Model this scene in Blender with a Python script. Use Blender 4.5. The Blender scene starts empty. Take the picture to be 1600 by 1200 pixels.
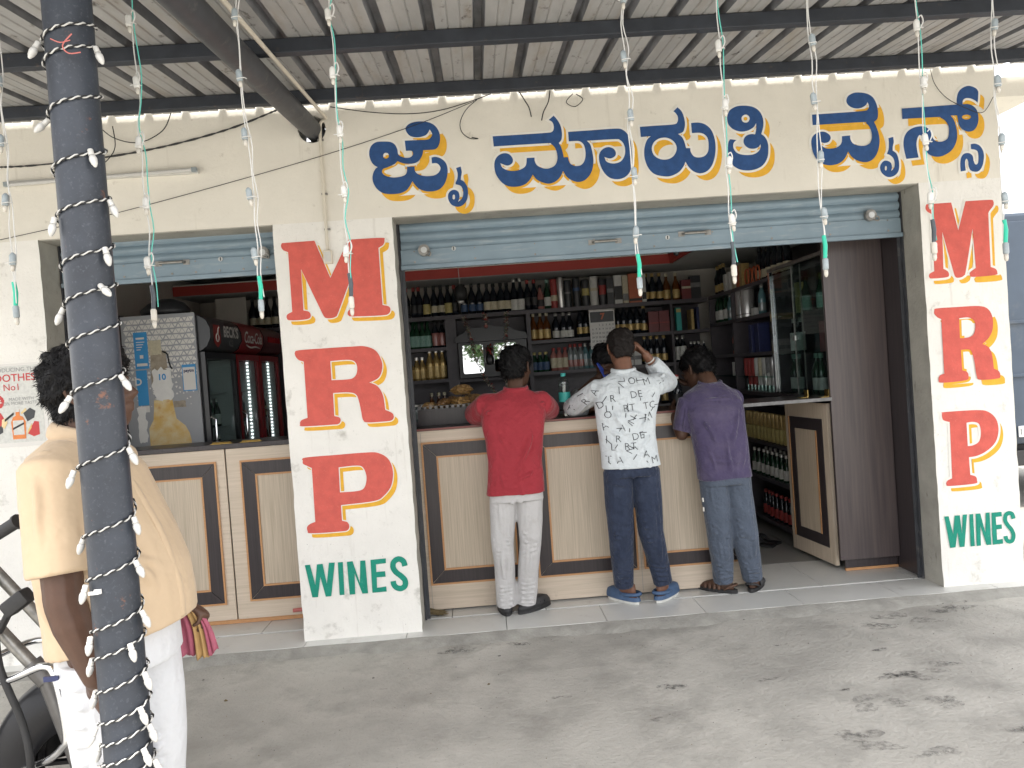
import bpy, bmesh, math, random
import numpy as np
from mathutils import Vector, Matrix
from mathutils.bvhtree import BVHTree
random.seed(7)
RNG = np.random.RandomState(7)
scene = bpy.context.scene
COL = scene.collection
PI = math.pi

# ---------------------------------------------------------------- camera
cam_d = bpy.data.cameras.new('camera')
cam = bpy.data.objects.new('camera', cam_d)
COL.objects.link(cam)
scene.camera = cam
CAM_POS = (1.1857, -4.6464, 1.5406)
pitch, yaw, roll = -0.0191, 0.0366, -0.0722
cam_d.sensor_width = 36.0
cam_d.lens = 1203.8 / 1600 * 36
cam_d.clip_end = 500
cam_d.clip_start = 0.05
fw = Vector((math.sin(yaw) * math.cos(pitch), math.cos(yaw) * math.cos(pitch), math.sin(pitch)))
rt = Vector((math.cos(yaw), -math.sin(yaw), 0))
up = rt.cross(fw)
r2 = math.cos(roll) * rt + math.sin(roll) * up
u2 = -math.sin(roll) * rt + math.cos(roll) * up
mw = Matrix((r2, u2, -fw)).transposed().to_4x4()
mw.translation = Vector(CAM_POS)
cam.matrix_world = mw

# ---------------------------------------------------------------- sky, sun, exposure
SUN_EL, SUN_AZ = math.radians(72), math.radians(172)      # azimuth: direction the sun stands in, clockwise from +Y
world = bpy.data.worlds.new('World')
scene.world = world
world.use_nodes = True
wn = world.node_tree
sky = wn.nodes.new('ShaderNodeTexSky')
sky.sky_type = 'NISHITA'
sky.sun_disc = False
sky.sun_elevation = SUN_EL
sky.sun_rotation = SUN_AZ
sky.air_density = 0.8
sky.dust_density = 6.0
sky.ozone_density = 0.3
bg = wn.nodes['Background']
# thin bright overcast veil over the clear-sky model
veil = wn.nodes.new('ShaderNodeMix'); veil.data_type = 'RGBA'
wtc = wn.nodes.new('ShaderNodeTexCoord'); wno = wn.nodes.new('ShaderNodeTexNoise'); wno.inputs['Scale'].default_value = 2.2; wno.inputs['Detail'].default_value = 6
wmr = wn.nodes.new('ShaderNodeMapRange'); wmr.inputs[3].default_value = .60; wmr.inputs[4].default_value = .92
wn.links.new(wtc.outputs['Generated'], wno.inputs[0]); wn.links.new(wno.outputs[0], wmr.inputs[0]); wn.links.new(wmr.outputs[0], veil.inputs[0])
wn.links.new(sky.outputs[0], veil.inputs[6]); veil.inputs[7].default_value = (8.2, 8.2, 8.3, 1)
wn.links.new(veil.outputs[2], bg.inputs[0])
bg.inputs[1].default_value = 0.15
sun_d = bpy.data.lights.new('sun', 'SUN')
sun_d.energy = 2.0
sun_d.angle = math.radians(8)
sun_d.color = (1.0, 0.96, 0.90)
sun = bpy.data.objects.new('sun', sun_d)
COL.objects.link(sun)
sd = Vector((math.sin(SUN_AZ) * math.cos(SUN_EL), math.cos(SUN_AZ) * math.cos(SUN_EL), math.sin(SUN_EL)))
sun.rotation_euler = (-sd).to_track_quat('-Z', 'Y').to_euler()
sun.location = sd * 30
scene.view_settings.view_transform = 'Standard'
scene.view_settings.look = 'None'
scene.view_settings.exposure = 1.42
scene.view_settings.gamma = 1.0
scene.render.engine = 'CYCLES'
scene.cycles.use_denoising = True
scene.cycles.max_bounces = 8
scene.cycles.diffuse_bounces = 5
scene.cycles.transparent_max_bounces = 12
scene.cycles.caustics_reflective = False
scene.cycles.caustics_refractive = False
scene.cycles.sample_clamp_indirect = 4

# ---------------------------------------------------------------- materials
MATS = {}
def mat(name, col, rough=.5, metal=0., var=.1, vs=5., bump=0., bs=60., spec=.5, col2=None, grain=None,
        spots=None, spots2=None, spots3=None, sheen=0., coat=0., emit=0., bgrain=None, bd=4, band=None):
    m = bpy.data.materials.new(name)
    m.use_nodes = True
    nt = m.node_tree
    N, L = nt.nodes, nt.links
    b = N['Principled BSDF']
    tc = N.new('ShaderNodeTexCoord')
    def noise(scale, detail=5, g=None, rough_=.6):
        n = N.new('ShaderNodeTexNoise')
        n.inputs['Scale'].default_value = scale
        n.inputs['Detail'].default_value = detail
        n.inputs['Roughness'].default_value = rough_
        if g:
            mp = N.new('ShaderNodeMapping')
            mp.inputs['Scale'].default_value = g
            L.new(tc.outputs['Object'], mp.inputs[0])
            L.new(mp.outputs[0], n.inputs[0])
        else:
            L.new(tc.outputs['Object'], n.inputs[0])
        return n
    def mix(f, a, bb):
        x = N.new('ShaderNodeMix')
        x.data_type = 'RGBA'
        if hasattr(f, 'is_linked') or not isinstance(f, (int, float)): L.new(f, x.inputs[0])
        else: x.inputs[0].default_value = f
        for i, v in ((6, a), (7, bb)):
            if isinstance(v, tuple): x.inputs[i].default_value = (*v, 1)
            else: L.new(v, x.inputs[i])
        return x.outputs[2]
    def ramp(src, lo, hi):
        r = N.new('ShaderNodeMapRange')
        r.inputs[1].default_value = lo
        r.inputs[2].default_value = hi
        L.new(src, r.inputs[0])
        return r.outputs[0]
    lo = tuple(c * (1 - var) for c in col)
    hi = col2 if col2 else tuple(min(1, c * (1 + var)) for c in col)
    if var or col2:
        n = noise(vs, 6, grain)
        out = mix(ramp(n.outputs[0], .32, .68), lo, hi)
    else:
        out = mix(0., col, col)
    for sp in (spots, spots2, spots3):
        if sp:
            c2, sc, t0, t1 = sp[:4]
            n2 = noise(sc, 8, sp[4] if len(sp) > 4 else None, .65)
            out = mix(ramp(n2.outputs[0], t0, t1), out, c2)
    L.new(out, b.inputs['Base Color'])
    b.inputs['Roughness'].default_value = rough
    b.inputs['Metallic'].default_value = metal
    b.inputs['Specular IOR Level'].default_value = spec
    if sheen:
        b.inputs['Sheen Weight'].default_value = sheen
        b.inputs['Sheen Roughness'].default_value = .4
    if coat:
        b.inputs['Coat Weight'].default_value = coat
        b.inputs['Coat Roughness'].default_value = .08
    if emit:
        L.new(out, b.inputs['Emission Color'])
        b.inputs['Emission Strength'].default_value = emit
    if bump:
        nb = noise(bs, bd, bgrain or grain)
        bp = N.new('ShaderNodeBump')
        bp.inputs['Strength'].default_value = 1.0
        bp.inputs['Distance'].default_value = bump
        L.new(nb.outputs[0], bp.inputs['Height'])
        L.new(bp.outputs[0], b.inputs['Normal'])
    MATS[name] = m
    return m

def glass_mat(name, tint, gloss=.08, rough=.02):
    m = bpy.data.materials.new(name)
    m.use_nodes = True
    nt = m.node_tree
    N, L = nt.nodes, nt.links
    N.remove(N['Principled BSDF'])
    tr = N.new('ShaderNodeBsdfTransparent'); tr.inputs[0].default_value = (*tint, 1)
    gl = N.new('ShaderNodeBsdfGlossy'); gl.inputs['Roughness'].default_value = rough
    lw = N.new('ShaderNodeLayerWeight'); lw.inputs[0].default_value = .5
    pw = N.new('ShaderNodeMath'); pw.operation = 'POWER'; pw.inputs[1].default_value = 4.0
    ad = N.new('ShaderNodeMath'); ad.operation = 'MULTIPLY_ADD'; ad.inputs[1].default_value = .45; ad.inputs[2].default_value = gloss
    L.new(lw.outputs['Facing'], pw.inputs[0]); L.new(pw.outputs[0], ad.inputs[0])
    mx = N.new('ShaderNodeMixShader')
    L.new(ad.outputs[0], mx.inputs[0]); L.new(tr.outputs[0], mx.inputs[1]); L.new(gl.outputs[0], mx.inputs[2])
    L.new(mx.outputs[0], N['Material Output'].inputs[0])
    MATS[name] = m
    return m

mat('wall_paint', (.80, .765, .68), .85, var=.05, vs=2.2, bump=.0025, bs=55, spec=.25, spots=((.40, .36, .29), 9, .63, .80), spots2=((.20, .18, .15), 70, .68, .77), spots3=((.58, .54, .46), 3.0, .60, .86, (5, 5, .6)))
mat('pillar_paint', (.84, .82, .77), .85, var=.05, vs=3, bump=.003, bs=60, spec=.25, spots=((.40, .38, .33), 7, .58, .80), spots2=((.16, .15, .13), 85, .645, .72), spots3=((.56, .53, .47), 3.2, .60, .84, (6, 6, .45)))
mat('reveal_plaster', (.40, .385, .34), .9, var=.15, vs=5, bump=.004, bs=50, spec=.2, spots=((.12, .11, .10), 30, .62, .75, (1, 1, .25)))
mat('paint_blue', (.030, .085, .235), .7, var=.14, vs=22, bump=.0012, bs=90, spec=.3, spots=((.10, .16, .30), 90, .66, .80))
mat('paint_yellow', (.80, .44, .045), .7, var=.08, vs=22, bump=.0012, bs=90, spec=.3)
mat('paint_white', (.84, .82, .76), .8, var=.03, vs=22, bump=.0012, bs=90, spec=.3)
mat('paint_red', (.64, .125, .10), .75, var=.10, vs=14, bump=.0015, bs=90, spec=.25, spots=((.75, .25, .2), 120, .60, .78))
mat('paint_green', (.018, .27, .19), .75, var=.10, vs=14, bump=.0015, bs=90, spec=.25, spots=((.3, .5, .42), 120, .62, .8))
mat('concrete', (.455, .44, .40), .9, var=.20, vs=1.3, bump=.007, bs=38, spec=.3, bd=10, spots=((.31, .30, .272), 2.9, .48, .72), spots2=((.27, .265, .25), 75, .60, .74))
mat('asphalt_far', (.28, .27, .25), .9, var=.15, vs=.6, bump=.004, bs=30)
mat('stain', (.20, .196, .185), .75, var=.2, vs=25, spec=.3)
mat('stain_dark', (.075, .074, .07), .6, var=.2, vs=40, spec=.4)
mat('stain_grit', (.12, .115, .105), .9, var=.3, vs=60)
mat('tile', (.67, .67, .64), .28, var=.05, vs=3, spec=.5, spots=((.36, .34, .30), 5, .60, .85))
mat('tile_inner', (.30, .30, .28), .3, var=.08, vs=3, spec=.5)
mat('grout', (.10, .10, .09), .9)
mat('kerb', (.33, .32, .29), .9, var=.2, vs=8, bump=.006, bs=40)
mat('sheet_metal', (.36, .358, .35), .55, var=.14, vs=3, metal=.0, spec=.5, grain=(2.5, .7, 1), spots=((.09, .08, .07), 16, .60, .69, (1, .5, 1)), spots2=((.30, .27, .23), 5, .52, .75, (2, .3, 1)))
mat('sheet_rib_shade', (.175, .18, .19), .6, var=.4, vs=9, grain=(1, .4, 1), spots=((.26, .26, .26), 6, .55, .8))  # rib faces: shade of the recess painted into the sheet colour, with paler mottling
mat('purlin_paint', (.028, .033, .043), .6, var=.2, vs=12, spots=((.11, .08, .06), 20, .62, .8))
mat('pipe_paint', (.028, .034, .046), .45, var=.25, vs=7, spec=.5, spots=((.11, .122, .14), 110, .56, .88), spots2=((.15, .065, .04), 16, .645, .70))
mat('rafter_paint', (.045, .048, .055), .5, var=.25, vs=9, spots=((.17, .16, .15), 14, .58, .85))
mat('shutter_paint', (.215, .29, .345), .45, var=.09, vs=4, spec=.5, spots=((.36, .41, .44), 10, .54, .8, (.4, 1, 3)), spots2=((.16, .12, .09), 60, .68, .74))
mat('steel', (.55, .55, .53), .3, metal=1, var=.1, vs=20)
mat('dull_steel', (.30, .29, .27), .45, metal=.8, var=.25, vs=30)
mat('chrome', (.75, .76, .78), .12, metal=1, var=.02)
mat('brass', (.60, .42, .14), .35, metal=1, var=.1, vs=30)
mat('beige_laminate', (.68, .575, .465), .38, var=.0, vs=3, col2=(.53, .44, .33), grain=(28, 28, .9), spec=.45)
mat('panel_laminate', (.64, .54, .425), .38, var=.0, vs=3, col2=(.46, .385, .285), grain=(45, 45, .8), spec=.45)
mat('beige_laminate_h', (.68, .575, .465), .38, var=.0, vs=3, col2=(.56, .47, .36), grain=(.9, 28, 28), spec=.45, spots=((.40, .33, .25), 14, .62, .80), spots2=((.22, .18, .14), 90, .70, .76))
mat('dark_laminate', (.052, .042, .044), .35, var=.0, vs=3, col2=(.032, .026, .028), grain=(30, 30, 1), spec=.5)
mat('wardrobe_laminate', (.112, .088, .084), .33, var=.0, vs=2.5, col2=(.072, .058, .060), grain=(26, 26, .7), spec=.5, spots=((.3, .28, .27), 40, .745, .77, (1, 1, .2)))
mat('shelf_laminate', (.080, .072, .080), .4, var=.15, vs=4, grain=(3, 3, 3), spec=.4)
mat('edge_wood', (.55, .29, .13), .5, var=.12, vs=10, grain=(3, 3, 20))
mat('red_edge', (.20, .055, .045), .4, var=.1)
mat('ceiling_paint', (.50, .51, .50), .85, var=.05)
mat('cove_red', (.48, .060, .045), .6, var=.06)
mat('room_paint', (.58, .55, .50), .9, var=.08, vs=3)
mat('grey_vinyl', (.36, .37, .39), .45, var=.05, vs=3)
mat('white_vinyl', (.72, .70, .66), .5, var=.03)
mat('paper', (.80, .79, .76), .7, var=.04, vs=30)
mat('old_tape', (.34, .29, .22), .45, var=.25, vs=25)
mat('sticker_blue', (.05, .30, .62), .5, var=.06)
mat('ink_black', (.02, .02, .022), .6, var=0)
mat('ink_grey', (.28, .28, .28), .6, var=0)
mat('ink_red', (.55, .05, .05), .6, var=0)
mat('amber_print', (.72, .44, .10), .5, var=.0, col2=(.80, .70, .45), vs=9, spots=((.55, .16, .05), 16, .6, .8))
mat('orange_print', (.72, .22, .05), .5, var=.1, vs=30)
mat('cooler_black', (.018, .020, .023), .28, var=.1, spec=.5)
mat('cooler_grey', (.075, .078, .082), .35, var=.08)
mat('cooler_red', (.30, .018, .022), .3, var=.06)
mat('cooler_maroon', (.12, .018, .022), .3, var=.06)
mat('cooler_in', (.66, .68, .68), .5, var=.05)
mat('led_white', (1, 1, 1), .5, var=0, emit=1.6)
mat('bottle_dark', (.010, .013, .018), .08, var=.1, spec=.6)
mat('bottle_green', (.012, .045, .022), .08, var=.1, spec=.6)
mat('bottle_amber', (.11, .035, .008), .1, var=.1, spec=.6)
mat('bottle_gold', (.42, .29, .11), .22, metal=.5, var=.15, vs=40)
mat('bottle_clear', (.20, .23, .23), .06, var=.1, spec=.7)
mat('bottle_aqua', (.10, .20, .22), .06, var=.1, spec=.7)
mat('bottle_pink', (.36, .15, .13), .12, var=.1)
mat('label_cream', (.55, .50, .36), .55, var=.12, vs=60)
mat('label_white', (.62, .62, .58), .5, var=.1, vs=60)
mat('label_gold', (.46, .33, .13), .35, metal=.3, var=.2, vs=60)
mat('label_green', (.20, .36, .30), .5, var=.2, vs=60)
mat('label_blue', (.045, .085, .17), .5, var=.3, vs=50)
mat('label_red', (.33, .045, .04), .5, var=.2, vs=50)
mat('label_black', (.02, .02, .02), .5, var=.3, vs=50)
mat('label_yellow', (.50, .42, .16), .5, var=.15, vs=60)
mat('cap_silver', (.62, .60, .56), .3, metal=.7, var=.1)
mat('box_white', (.58, .58, .55), .5, var=.08, vs=25)
mat('box_grey', (.20, .20, .20), .5, var=.2, vs=25)
mat('box_orange', (.48, .12, .05), .5, var=.1, vs=25)
mat('box_red', (.17, .03, .032), .4, var=.12, vs=25)
mat('box_navy', (.024, .032, .10), .4, var=.15, vs=25)
mat('box_dark', (.03, .032, .036), .4, var=.2, vs=25)
mat('tin_silver', (.62, .61, .60), .28, metal=.6, var=.08)
mat('teal_print', (.05, .42, .38), .5, var=.1)
mat('snack', (.24, .11, .03), .3, var=.0, col2=(.55, .34, .12), vs=70, bump=.012, bs=90, coat=.8)
mat('snack_dark', (.13, .055, .018), .3, var=.0, col2=(.42, .23, .08), vs=70, bump=.012, bs=90, coat=.8)
mat('mirror', (.86, .87, .87), .015, metal=1, var=0)
mat('black_wood', (.012, .012, .014), .3, var=.1)
mat('petal_white', (.52, .44, .36), .7, var=.2, vs=40)
mat('petal_red', (.30, .04, .03), .7, var=.2, vs=40)
mat('leaf_green', (.05, .12, .035), .6, var=.2, vs=30)
mat('plastic_white', (.60, .59, .555), .35, var=.06, vs=30)
mat('plastic_grey', (.28, .32, .335), .35, var=.15, vs=60)
mat('plastic_dark', (.05, .06, .07), .5, var=.2, vs=60)
mat('bulb_white', (.56, .555, .53), .3, var=.05, vs=40, spec=.5)
mat('lens_clear', (.50, .47, .41), .15, var=.1)
mat('wire_black', (.018, .018, .018), .5, var=0)
mat('wire_white', (.56, .555, .53), .45, var=.05)
mat('wire_green', (.10, .46, .38), .45, var=.05)
mat('tape_green', (.012, .40, .26), .4, var=.1)
mat('wire_pink', (.55, .16, .14), .45)
mat('pvc', (.68, .63, .53), .5, var=.06, vs=10)
mat('rubber', (.022, .022, .023), .6, var=.2, vs=20)
mat('gloss_black', (.011, .011, .013), .36, var=.2, vs=8, spec=.3, spots=((.07, .064, .057), 18, .60, .9))
mat('engine_grey', (.17, .165, .16), .45, metal=.6, var=.2, vs=12)
mat('skin_dark', (.085, .043, .027), .5, var=.10, vs=25, bump=.0006, bs=250, spec=.4)
mat('skin_brown', (.185, .088, .055), .5, var=.10, vs=25, bump=.0006, bs=250, spec=.4)
mat('hair_black', (.006, .0056, .006), .55, var=.3, vs=90, spec=.2)
mat('hair_short', (.014, .011, .010), .6, var=.3, vs=120, spec=.2)
mat('eye_white', (.7, .68, .64), .2, var=0)
mat('cloth_beige', (.57, .435, .295), .8, var=.04, vs=8, bump=.012, bs=9, bd=3, sheen=.15, spec=.2)
mat('cloth_white', (.64, .65, .67), .8, var=.03, vs=8, bump=.016, bs=11, bd=3, sheen=.15, spec=.2)
mat('cloth_red', (.33, .034, .046), .75, var=.06, vs=8, bump=.028, bs=13, bd=3, sheen=.2, spec=.2)
mat('cloth_offwhite', (.52, .51, .505), .8, var=.05, vs=6, bump=.018, bs=11, bd=3, sheen=.15, spec=.2, spots=((.40, .38, .35), 9, .6, .85))
mat('cloth_print', (.62, .665, .69), .8, var=.03, vs=8, bump=.028, bs=13, bd=3, sheen=.15, spec=.2)
mat('print_ink', (.05, .055, .06), .8, var=.2, vs=60)
mat('denim', (.030, .040, .070), .85, var=.16, vs=35, bump=.028, bs=13, bd=3, sheen=.2, spec=.2, spots=((.055, .070, .110), 7, .52, .8))
mat('cloth_purple', (.072, .058, .118), .8, var=.08, vs=6, bump=.028, bs=13, bd=3, sheen=.35, spec=.2, spots=((.125, .105, .165), 4, .48, .75))
mat('cloth_slate', (.088, .108, .145), .85, var=.08, vs=6, bump=.028, bs=13, bd=3, sheen=.25, spec=.2)
mat('cloth_pink', (.33, .085, .13), .8, var=.2, vs=22, bump=.001, bs=200)
mat('cloth_mustard', (.40, .25, .10), .8, var=.1, vs=22)
mat('shoe_black', (.03, .03, .032), .6, var=.2, vs=30)
mat('sandal_brown', (.12, .065, .042), .65, var=.25, vs=30)
mat('clog_blue', (.055, .105, .20), .6, var=.1, vs=30)
mat('sole_white', (.66, .66, .62), .6, var=.1, vs=30)
mat('phone_blue', (.03, .07, .42), .35, var=.05)
mat('water_plastic', (.42, .48, .47), .08, var=.05, spec=.6)
mat('truck_blue', (.040, .058, .085), .4, var=.15, vs=3, spots=((.10, .11, .12), 4, .55, .8))
mat('brush_fibre', (.16, .12, .06), .9, var=.3, vs=60)
mat('bark', (.10, .075, .05), .9, var=.2, vs=12, bump=.02, bs=14)
mat('leaf_a', (.06, .12, .03), .6, var=.2)
mat('leaf_b', (.035, .08, .02), .6, var=.2)
for nm, cover in (('stain', .45), ('stain_dark', .62)):      # patchy edges: the slab shows through the thin parts of a stain
    m = MATS[nm]; nt = m.node_tree; N, L = nt.nodes, nt.links
    tc = N.new('ShaderNodeTexCoord'); n = N.new('ShaderNodeTexNoise'); n.inputs['Scale'].default_value = 38; n.inputs['Detail'].default_value = 8; n.inputs['Roughness'].default_value = .7
    L.new(tc.outputs['Object'], n.inputs[0])
    mr = N.new('ShaderNodeMapRange'); mr.inputs[1].default_value = .42; mr.inputs[2].default_value = .62; mr.inputs[4].default_value = cover; L.new(n.outputs[0], mr.inputs[0])
    tr = N.new('ShaderNodeBsdfTransparent'); mx = N.new('ShaderNodeMixShader')
    L.new(mr.outputs[0], mx.inputs[0]); L.new(tr.outputs[0], mx.inputs[1]); L.new(N['Principled BSDF'].outputs[0], mx.inputs[2]); L.new(mx.outputs[0], N['Material Output'].inputs[0])
glass_mat('pane_glass', (.80, .86, .85), .03)
glass_mat('shelf_glass', (.55, .80, .72), .10)
glass_mat('clear_plastic', (.86, .95, .93), .10, .08)

# ---------------------------------------------------------------- mesh helpers
class MB:
    def __init__(s):
        s.v = []; s.f = []; s.m = []
    def add(s, verts, faces, mi=0):
        o = len(s.v)
        s.v.extend([tuple(p) for p in verts])
        s.f.extend([tuple(i + o for i in f) for f in faces])
        s.m.extend([mi] * len(faces))
        return s
    def box(s, x0, y0, z0, x1, y1, z1, mi=0, bev=0.):
        if x1 < x0: x0, x1 = x1, x0
        if y1 < y0: y0, y1 = y1, y0
        if z1 < z0: z0, z1 = z1, z0
        if bev <= 0:
            v = [(x0, y0, z0), (x1, y0, z0), (x1, y1, z0), (x0, y1, z0), (x0, y0, z1), (x1, y0, z1), (x1, y1, z1), (x0, y1, z1)]
            return s.add(v, [(3, 2, 1, 0), (4, 5, 6, 7), (0, 1, 5, 4), (1, 2, 6, 5), (2, 3, 7, 6), (3, 0, 4, 7)], mi)
        b = min(bev, (x1 - x0) / 2.01, (y1 - y0) / 2.01, (z1 - z0) / 2.01)
        bm = bmesh.new()
        bmesh.ops.create_cube(bm, size=1)
        for v in bm.verts:
            v.co = ((x0 + x1) / 2 + v.co.x * (x1 - x0), (y0 + y1) / 2 + v.co.y * (y1 - y0), (z0 + z1) / 2 + v.co.z * (z1 - z0))
        bmesh.ops.bevel(bm, geom=bm.edges[:], offset=b, segments=2, affect='EDGES', profile=.5)
        return s.bm(bm, mi)
    def bm(s, bm, mi=0):
        bm.verts.index_update()
        s.add([v.co[:] for v in bm.verts], [[v.index for v in f.verts] for f in bm.faces], mi)
        bm.free()
        return s
    def xf(s, M, start=0):
        for i in range(start, len(s.v)): s.v[i] = tuple(M @ Vector(s.v[i]))
        return s
    def prism(s, pts, a, b, axis='y', mi=0):
        n = len(pts)
        def P(p, t):
            return {'y': (p[0], t, p[1]), 'x': (t, p[0], p[1]), 'z': (p[0], p[1], t)}[axis]
        v = [P(p, a) for p in pts] + [P(p, b) for p in pts]
        f = [tuple(range(n))[::-1], tuple(range(n, 2 * n))] + [(i, (i + 1) % n, n + (i + 1) % n, n + i) for i in range(n)]
        return s.add(v, f, mi)
    def lathe(s, prof, c=(0, 0, 0), n=16, mi=0, caps=True):
        v = []; f = []
        k = len(prof)
        for r, z in prof:
            for i in range(n):
                a = 2 * PI * i / n
                v.append((c[0] + r * math.cos(a), c[1] + r * math.sin(a), c[2] + z))
        for j in range(k - 1):
            for i in range(n):
                f.append((j * n + i, j * n + (i + 1) % n, (j + 1) * n + (i + 1) % n, (j + 1) * n + i))
        if caps:
            f.append(tuple(range(n))[::-1]); f.append(tuple((k - 1) * n + i for i in range(n)))
        return s.add(v, f, mi)
    def tube(s, pts, r, n=8, mi=0, smooth=0, cap=True, flat=None, round_=False):
        P = [Vector(p) for p in pts]
        R = [r] * len(P) if isinstance(r, (int, float)) else list(r)
        if smooth:
            P, R = spline(P, R, smooth)
        if round_:
            d0 = (P[0] - P[1]).normalized(); d1 = (P[-1] - P[-2]).normalized()
            q0, q1, ra, rb = P[0], P[-1], R[0], R[-1]
            A = [(q0 + d0 * ra * .98, ra * .15), (q0 + d0 * ra * .8, ra * .6), (q0 + d0 * ra * .45, ra * .89)]
            B = [(q1 + d1 * rb * .45, rb * .89), (q1 + d1 * rb * .8, rb * .6), (q1 + d1 * rb * .98, rb * .15)]
            P = [a[0] for a in A] + P + [b[0] for b in B]
            R = [a[1] for a in A] + R + [b[1] for b in B]
        k = len(P)
        T = [(P[min(i + 1, k - 1)] - P[max(i - 1, 0)]).normalized() for i in range(k)]
        a = Vector((0, 0, 1)) if abs(T[0].z) < .9 else Vector((1, 0, 0))
        if flat: a = Vector(flat[0])
        U = (a - T[0] * a.dot(T[0])).normalized()
        v = []; f = []
        for i in range(k):
            U = (U - T[i] * U.dot(T[i])).normalized()
            W = T[i].cross(U)
            ru = R[i] * (flat[1] if flat else 1)
            for j in range(n):
                t = 2 * PI * j / n
                v.append(P[i] + U * (math.cos(t) * ru) + W * (math.sin(t) * R[i]))
        for i in range(k - 1):
            for j in range(n):
                f.append((i * n + j, i * n + (j + 1) % n, (i + 1) * n + (j + 1) % n, (i + 1) * n + j))
        if cap:
            f.append(tuple(range(n))[::-1]); f.append(tuple((k - 1) * n + j for j in range(n)))
        return s.add(v, f, mi)
    def ball(s, c, r, n=12, mi=0, M=None):
        rx, ry, rz = (r, r, r) if isinstance(r, (int, float)) else r
        v = []; f = []
        h = max(4, n // 2)
        v.append((0, 0, rz))
        for j in range(1, h):
            a = PI * j / h
            for i in range(n):
                t = 2 * PI * i / n
                v.append((rx * math.sin(a) * math.cos(t), ry * math.sin(a) * math.sin(t), rz * math.cos(a)))
        v.append((0, 0, -rz))
        for i in range(n): f.append((0, 1 + i, 1 + (i + 1) % n))
        for j in range(h - 2):
            for i in range(n):
                f.append((1 + j * n + i, 1 + (j + 1) * n + i, 1 + (j + 1) * n + (i + 1) % n, 1 + j * n + (i + 1) % n))
        e = len(v) - 1
        for i in range(n): f.append((e, 1 + (h - 2) * n + (i + 1) % n, 1 + (h - 2) * n + i))
        c = Vector(c)
        v = [(M @ Vector(p) if M else Vector(p)) + c for p in v]
        return s.add(v, f, mi)
    def loft(s, rings, n=28, mi=0, M=None):
        # rings: (cx, cy, cz, half width, half depth [, exponent [, tilt vector]])
        v = []; f = []
        for q in rings:
            cx, cy, cz, a, b = q[:5]
            e = q[5] if len(q) > 5 else 2.2
            sl = q[6] if len(q) > 6 else (0, 0)
            for i in range(n):
                t = 2 * PI * i / n
                c_, s_ = math.cos(t), math.sin(t)
                x = a * math.copysign(abs(c_) ** (2 / e), c_); y = b * math.copysign(abs(s_) ** (2 / e), s_)
                v.append((cx + x, cy + y, cz + sl[0] * x + sl[1] * y))
        k = len(rings)
        for j in range(k - 1):
            for i in range(n):
                f.append((j * n + i, j * n + (i + 1) % n, (j + 1) * n + (i + 1) % n, (j + 1) * n + i))
        f.append(tuple(range(n))[::-1]); f.append(tuple((k - 1) * n + i for i in range(n)))
        if M: v = [M @ Vector(p) for p in v]
        return s.add(v, f, mi)
    def build(s, name, mats, parent=None, smooth=False, auto=None, at=None):
        me = bpy.data.meshes.new(name)
        o = ORG.get(parent.name, Vector((0, 0, 0))) if parent else Vector(at if at else (0, 0, 0))
        me.from_pydata([tuple(Vector(p) - o) for p in s.v], [], s.f)
        return finish(me, name, mats, parent, smooth, s.m, o if not parent else None, o)

ORG = {}
def finish(me, name, mats, parent, smooth=False, mi=None, loc=None, org=None):
    if not isinstance(mats, (list, tuple)): mats = [mats]
    for m in mats: me.materials.append(MATS[m])
    if mi is not None and len(mats) > 1: me.polygons.foreach_set('material_index', mi)
    bm = bmesh.new(); bm.from_mesh(me)
    bmesh.ops.recalc_face_normals(bm, faces=bm.faces[:])
    bm.to_mesh(me); bm.free()
    if smooth:
        me.polygons.foreach_set('use_smooth', [True] * len(me.polygons))
        if smooth != 'all':
            me.set_sharp_from_angle(angle=math.radians(40 if smooth is True else smooth))
    me.update()
    ob = bpy.data.objects.new(name, me)
    COL.objects.link(ob)
    if parent:
        ob.parent = parent
    elif loc is not None:
        ob.location = loc
    ORG[ob.name] = org if org is not None else Vector((0, 0, 0))
    return ob

def thing(name, label, cat, loc=(0, 0, 0), group=None, kind=None):
    o = bpy.data.objects.new(name, None)
    o.empty_display_size = .1
    COL.objects.link(o)
    o.location = loc
    ORG[o.name] = Vector(loc)
    return tag(o, label, cat, group, kind)

def tag(o, label=None, cat=None, group=None, kind=None):
    if label: o['label'] = label
    if cat: o['category'] = cat
    if group: o['group'] = group
    if kind: o['kind'] = kind
    return o

def copy_tree(o, parent=None):
    c = o.copy(); COL.objects.link(c)
    if parent: c.parent = parent
    for ch in list(o.children): copy_tree(ch, c)
    return c

def spline(P, R, k):
    P = [Vector(p) for p in P]
    out = []; ro = []
    n = len(P)
    for i in range(n - 1):
        p0, p1, p2, p3 = P[max(i - 1, 0)], P[i], P[i + 1], P[min(i + 2, n - 1)]
        for j in range(k):
            t = j / k
            out.append(.5 * ((2 * p1) + (p2 - p0) * t + (2 * p0 - 5 * p1 + 4 * p2 - p3) * t * t + (-p0 + 3 * p1 - 3 * p2 + p3) * t ** 3))
            ro.append(R[i] * (1 - t) + R[i + 1] * t)
    out.append(P[-1]); ro.append(R[-1])
    return out, ro

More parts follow.
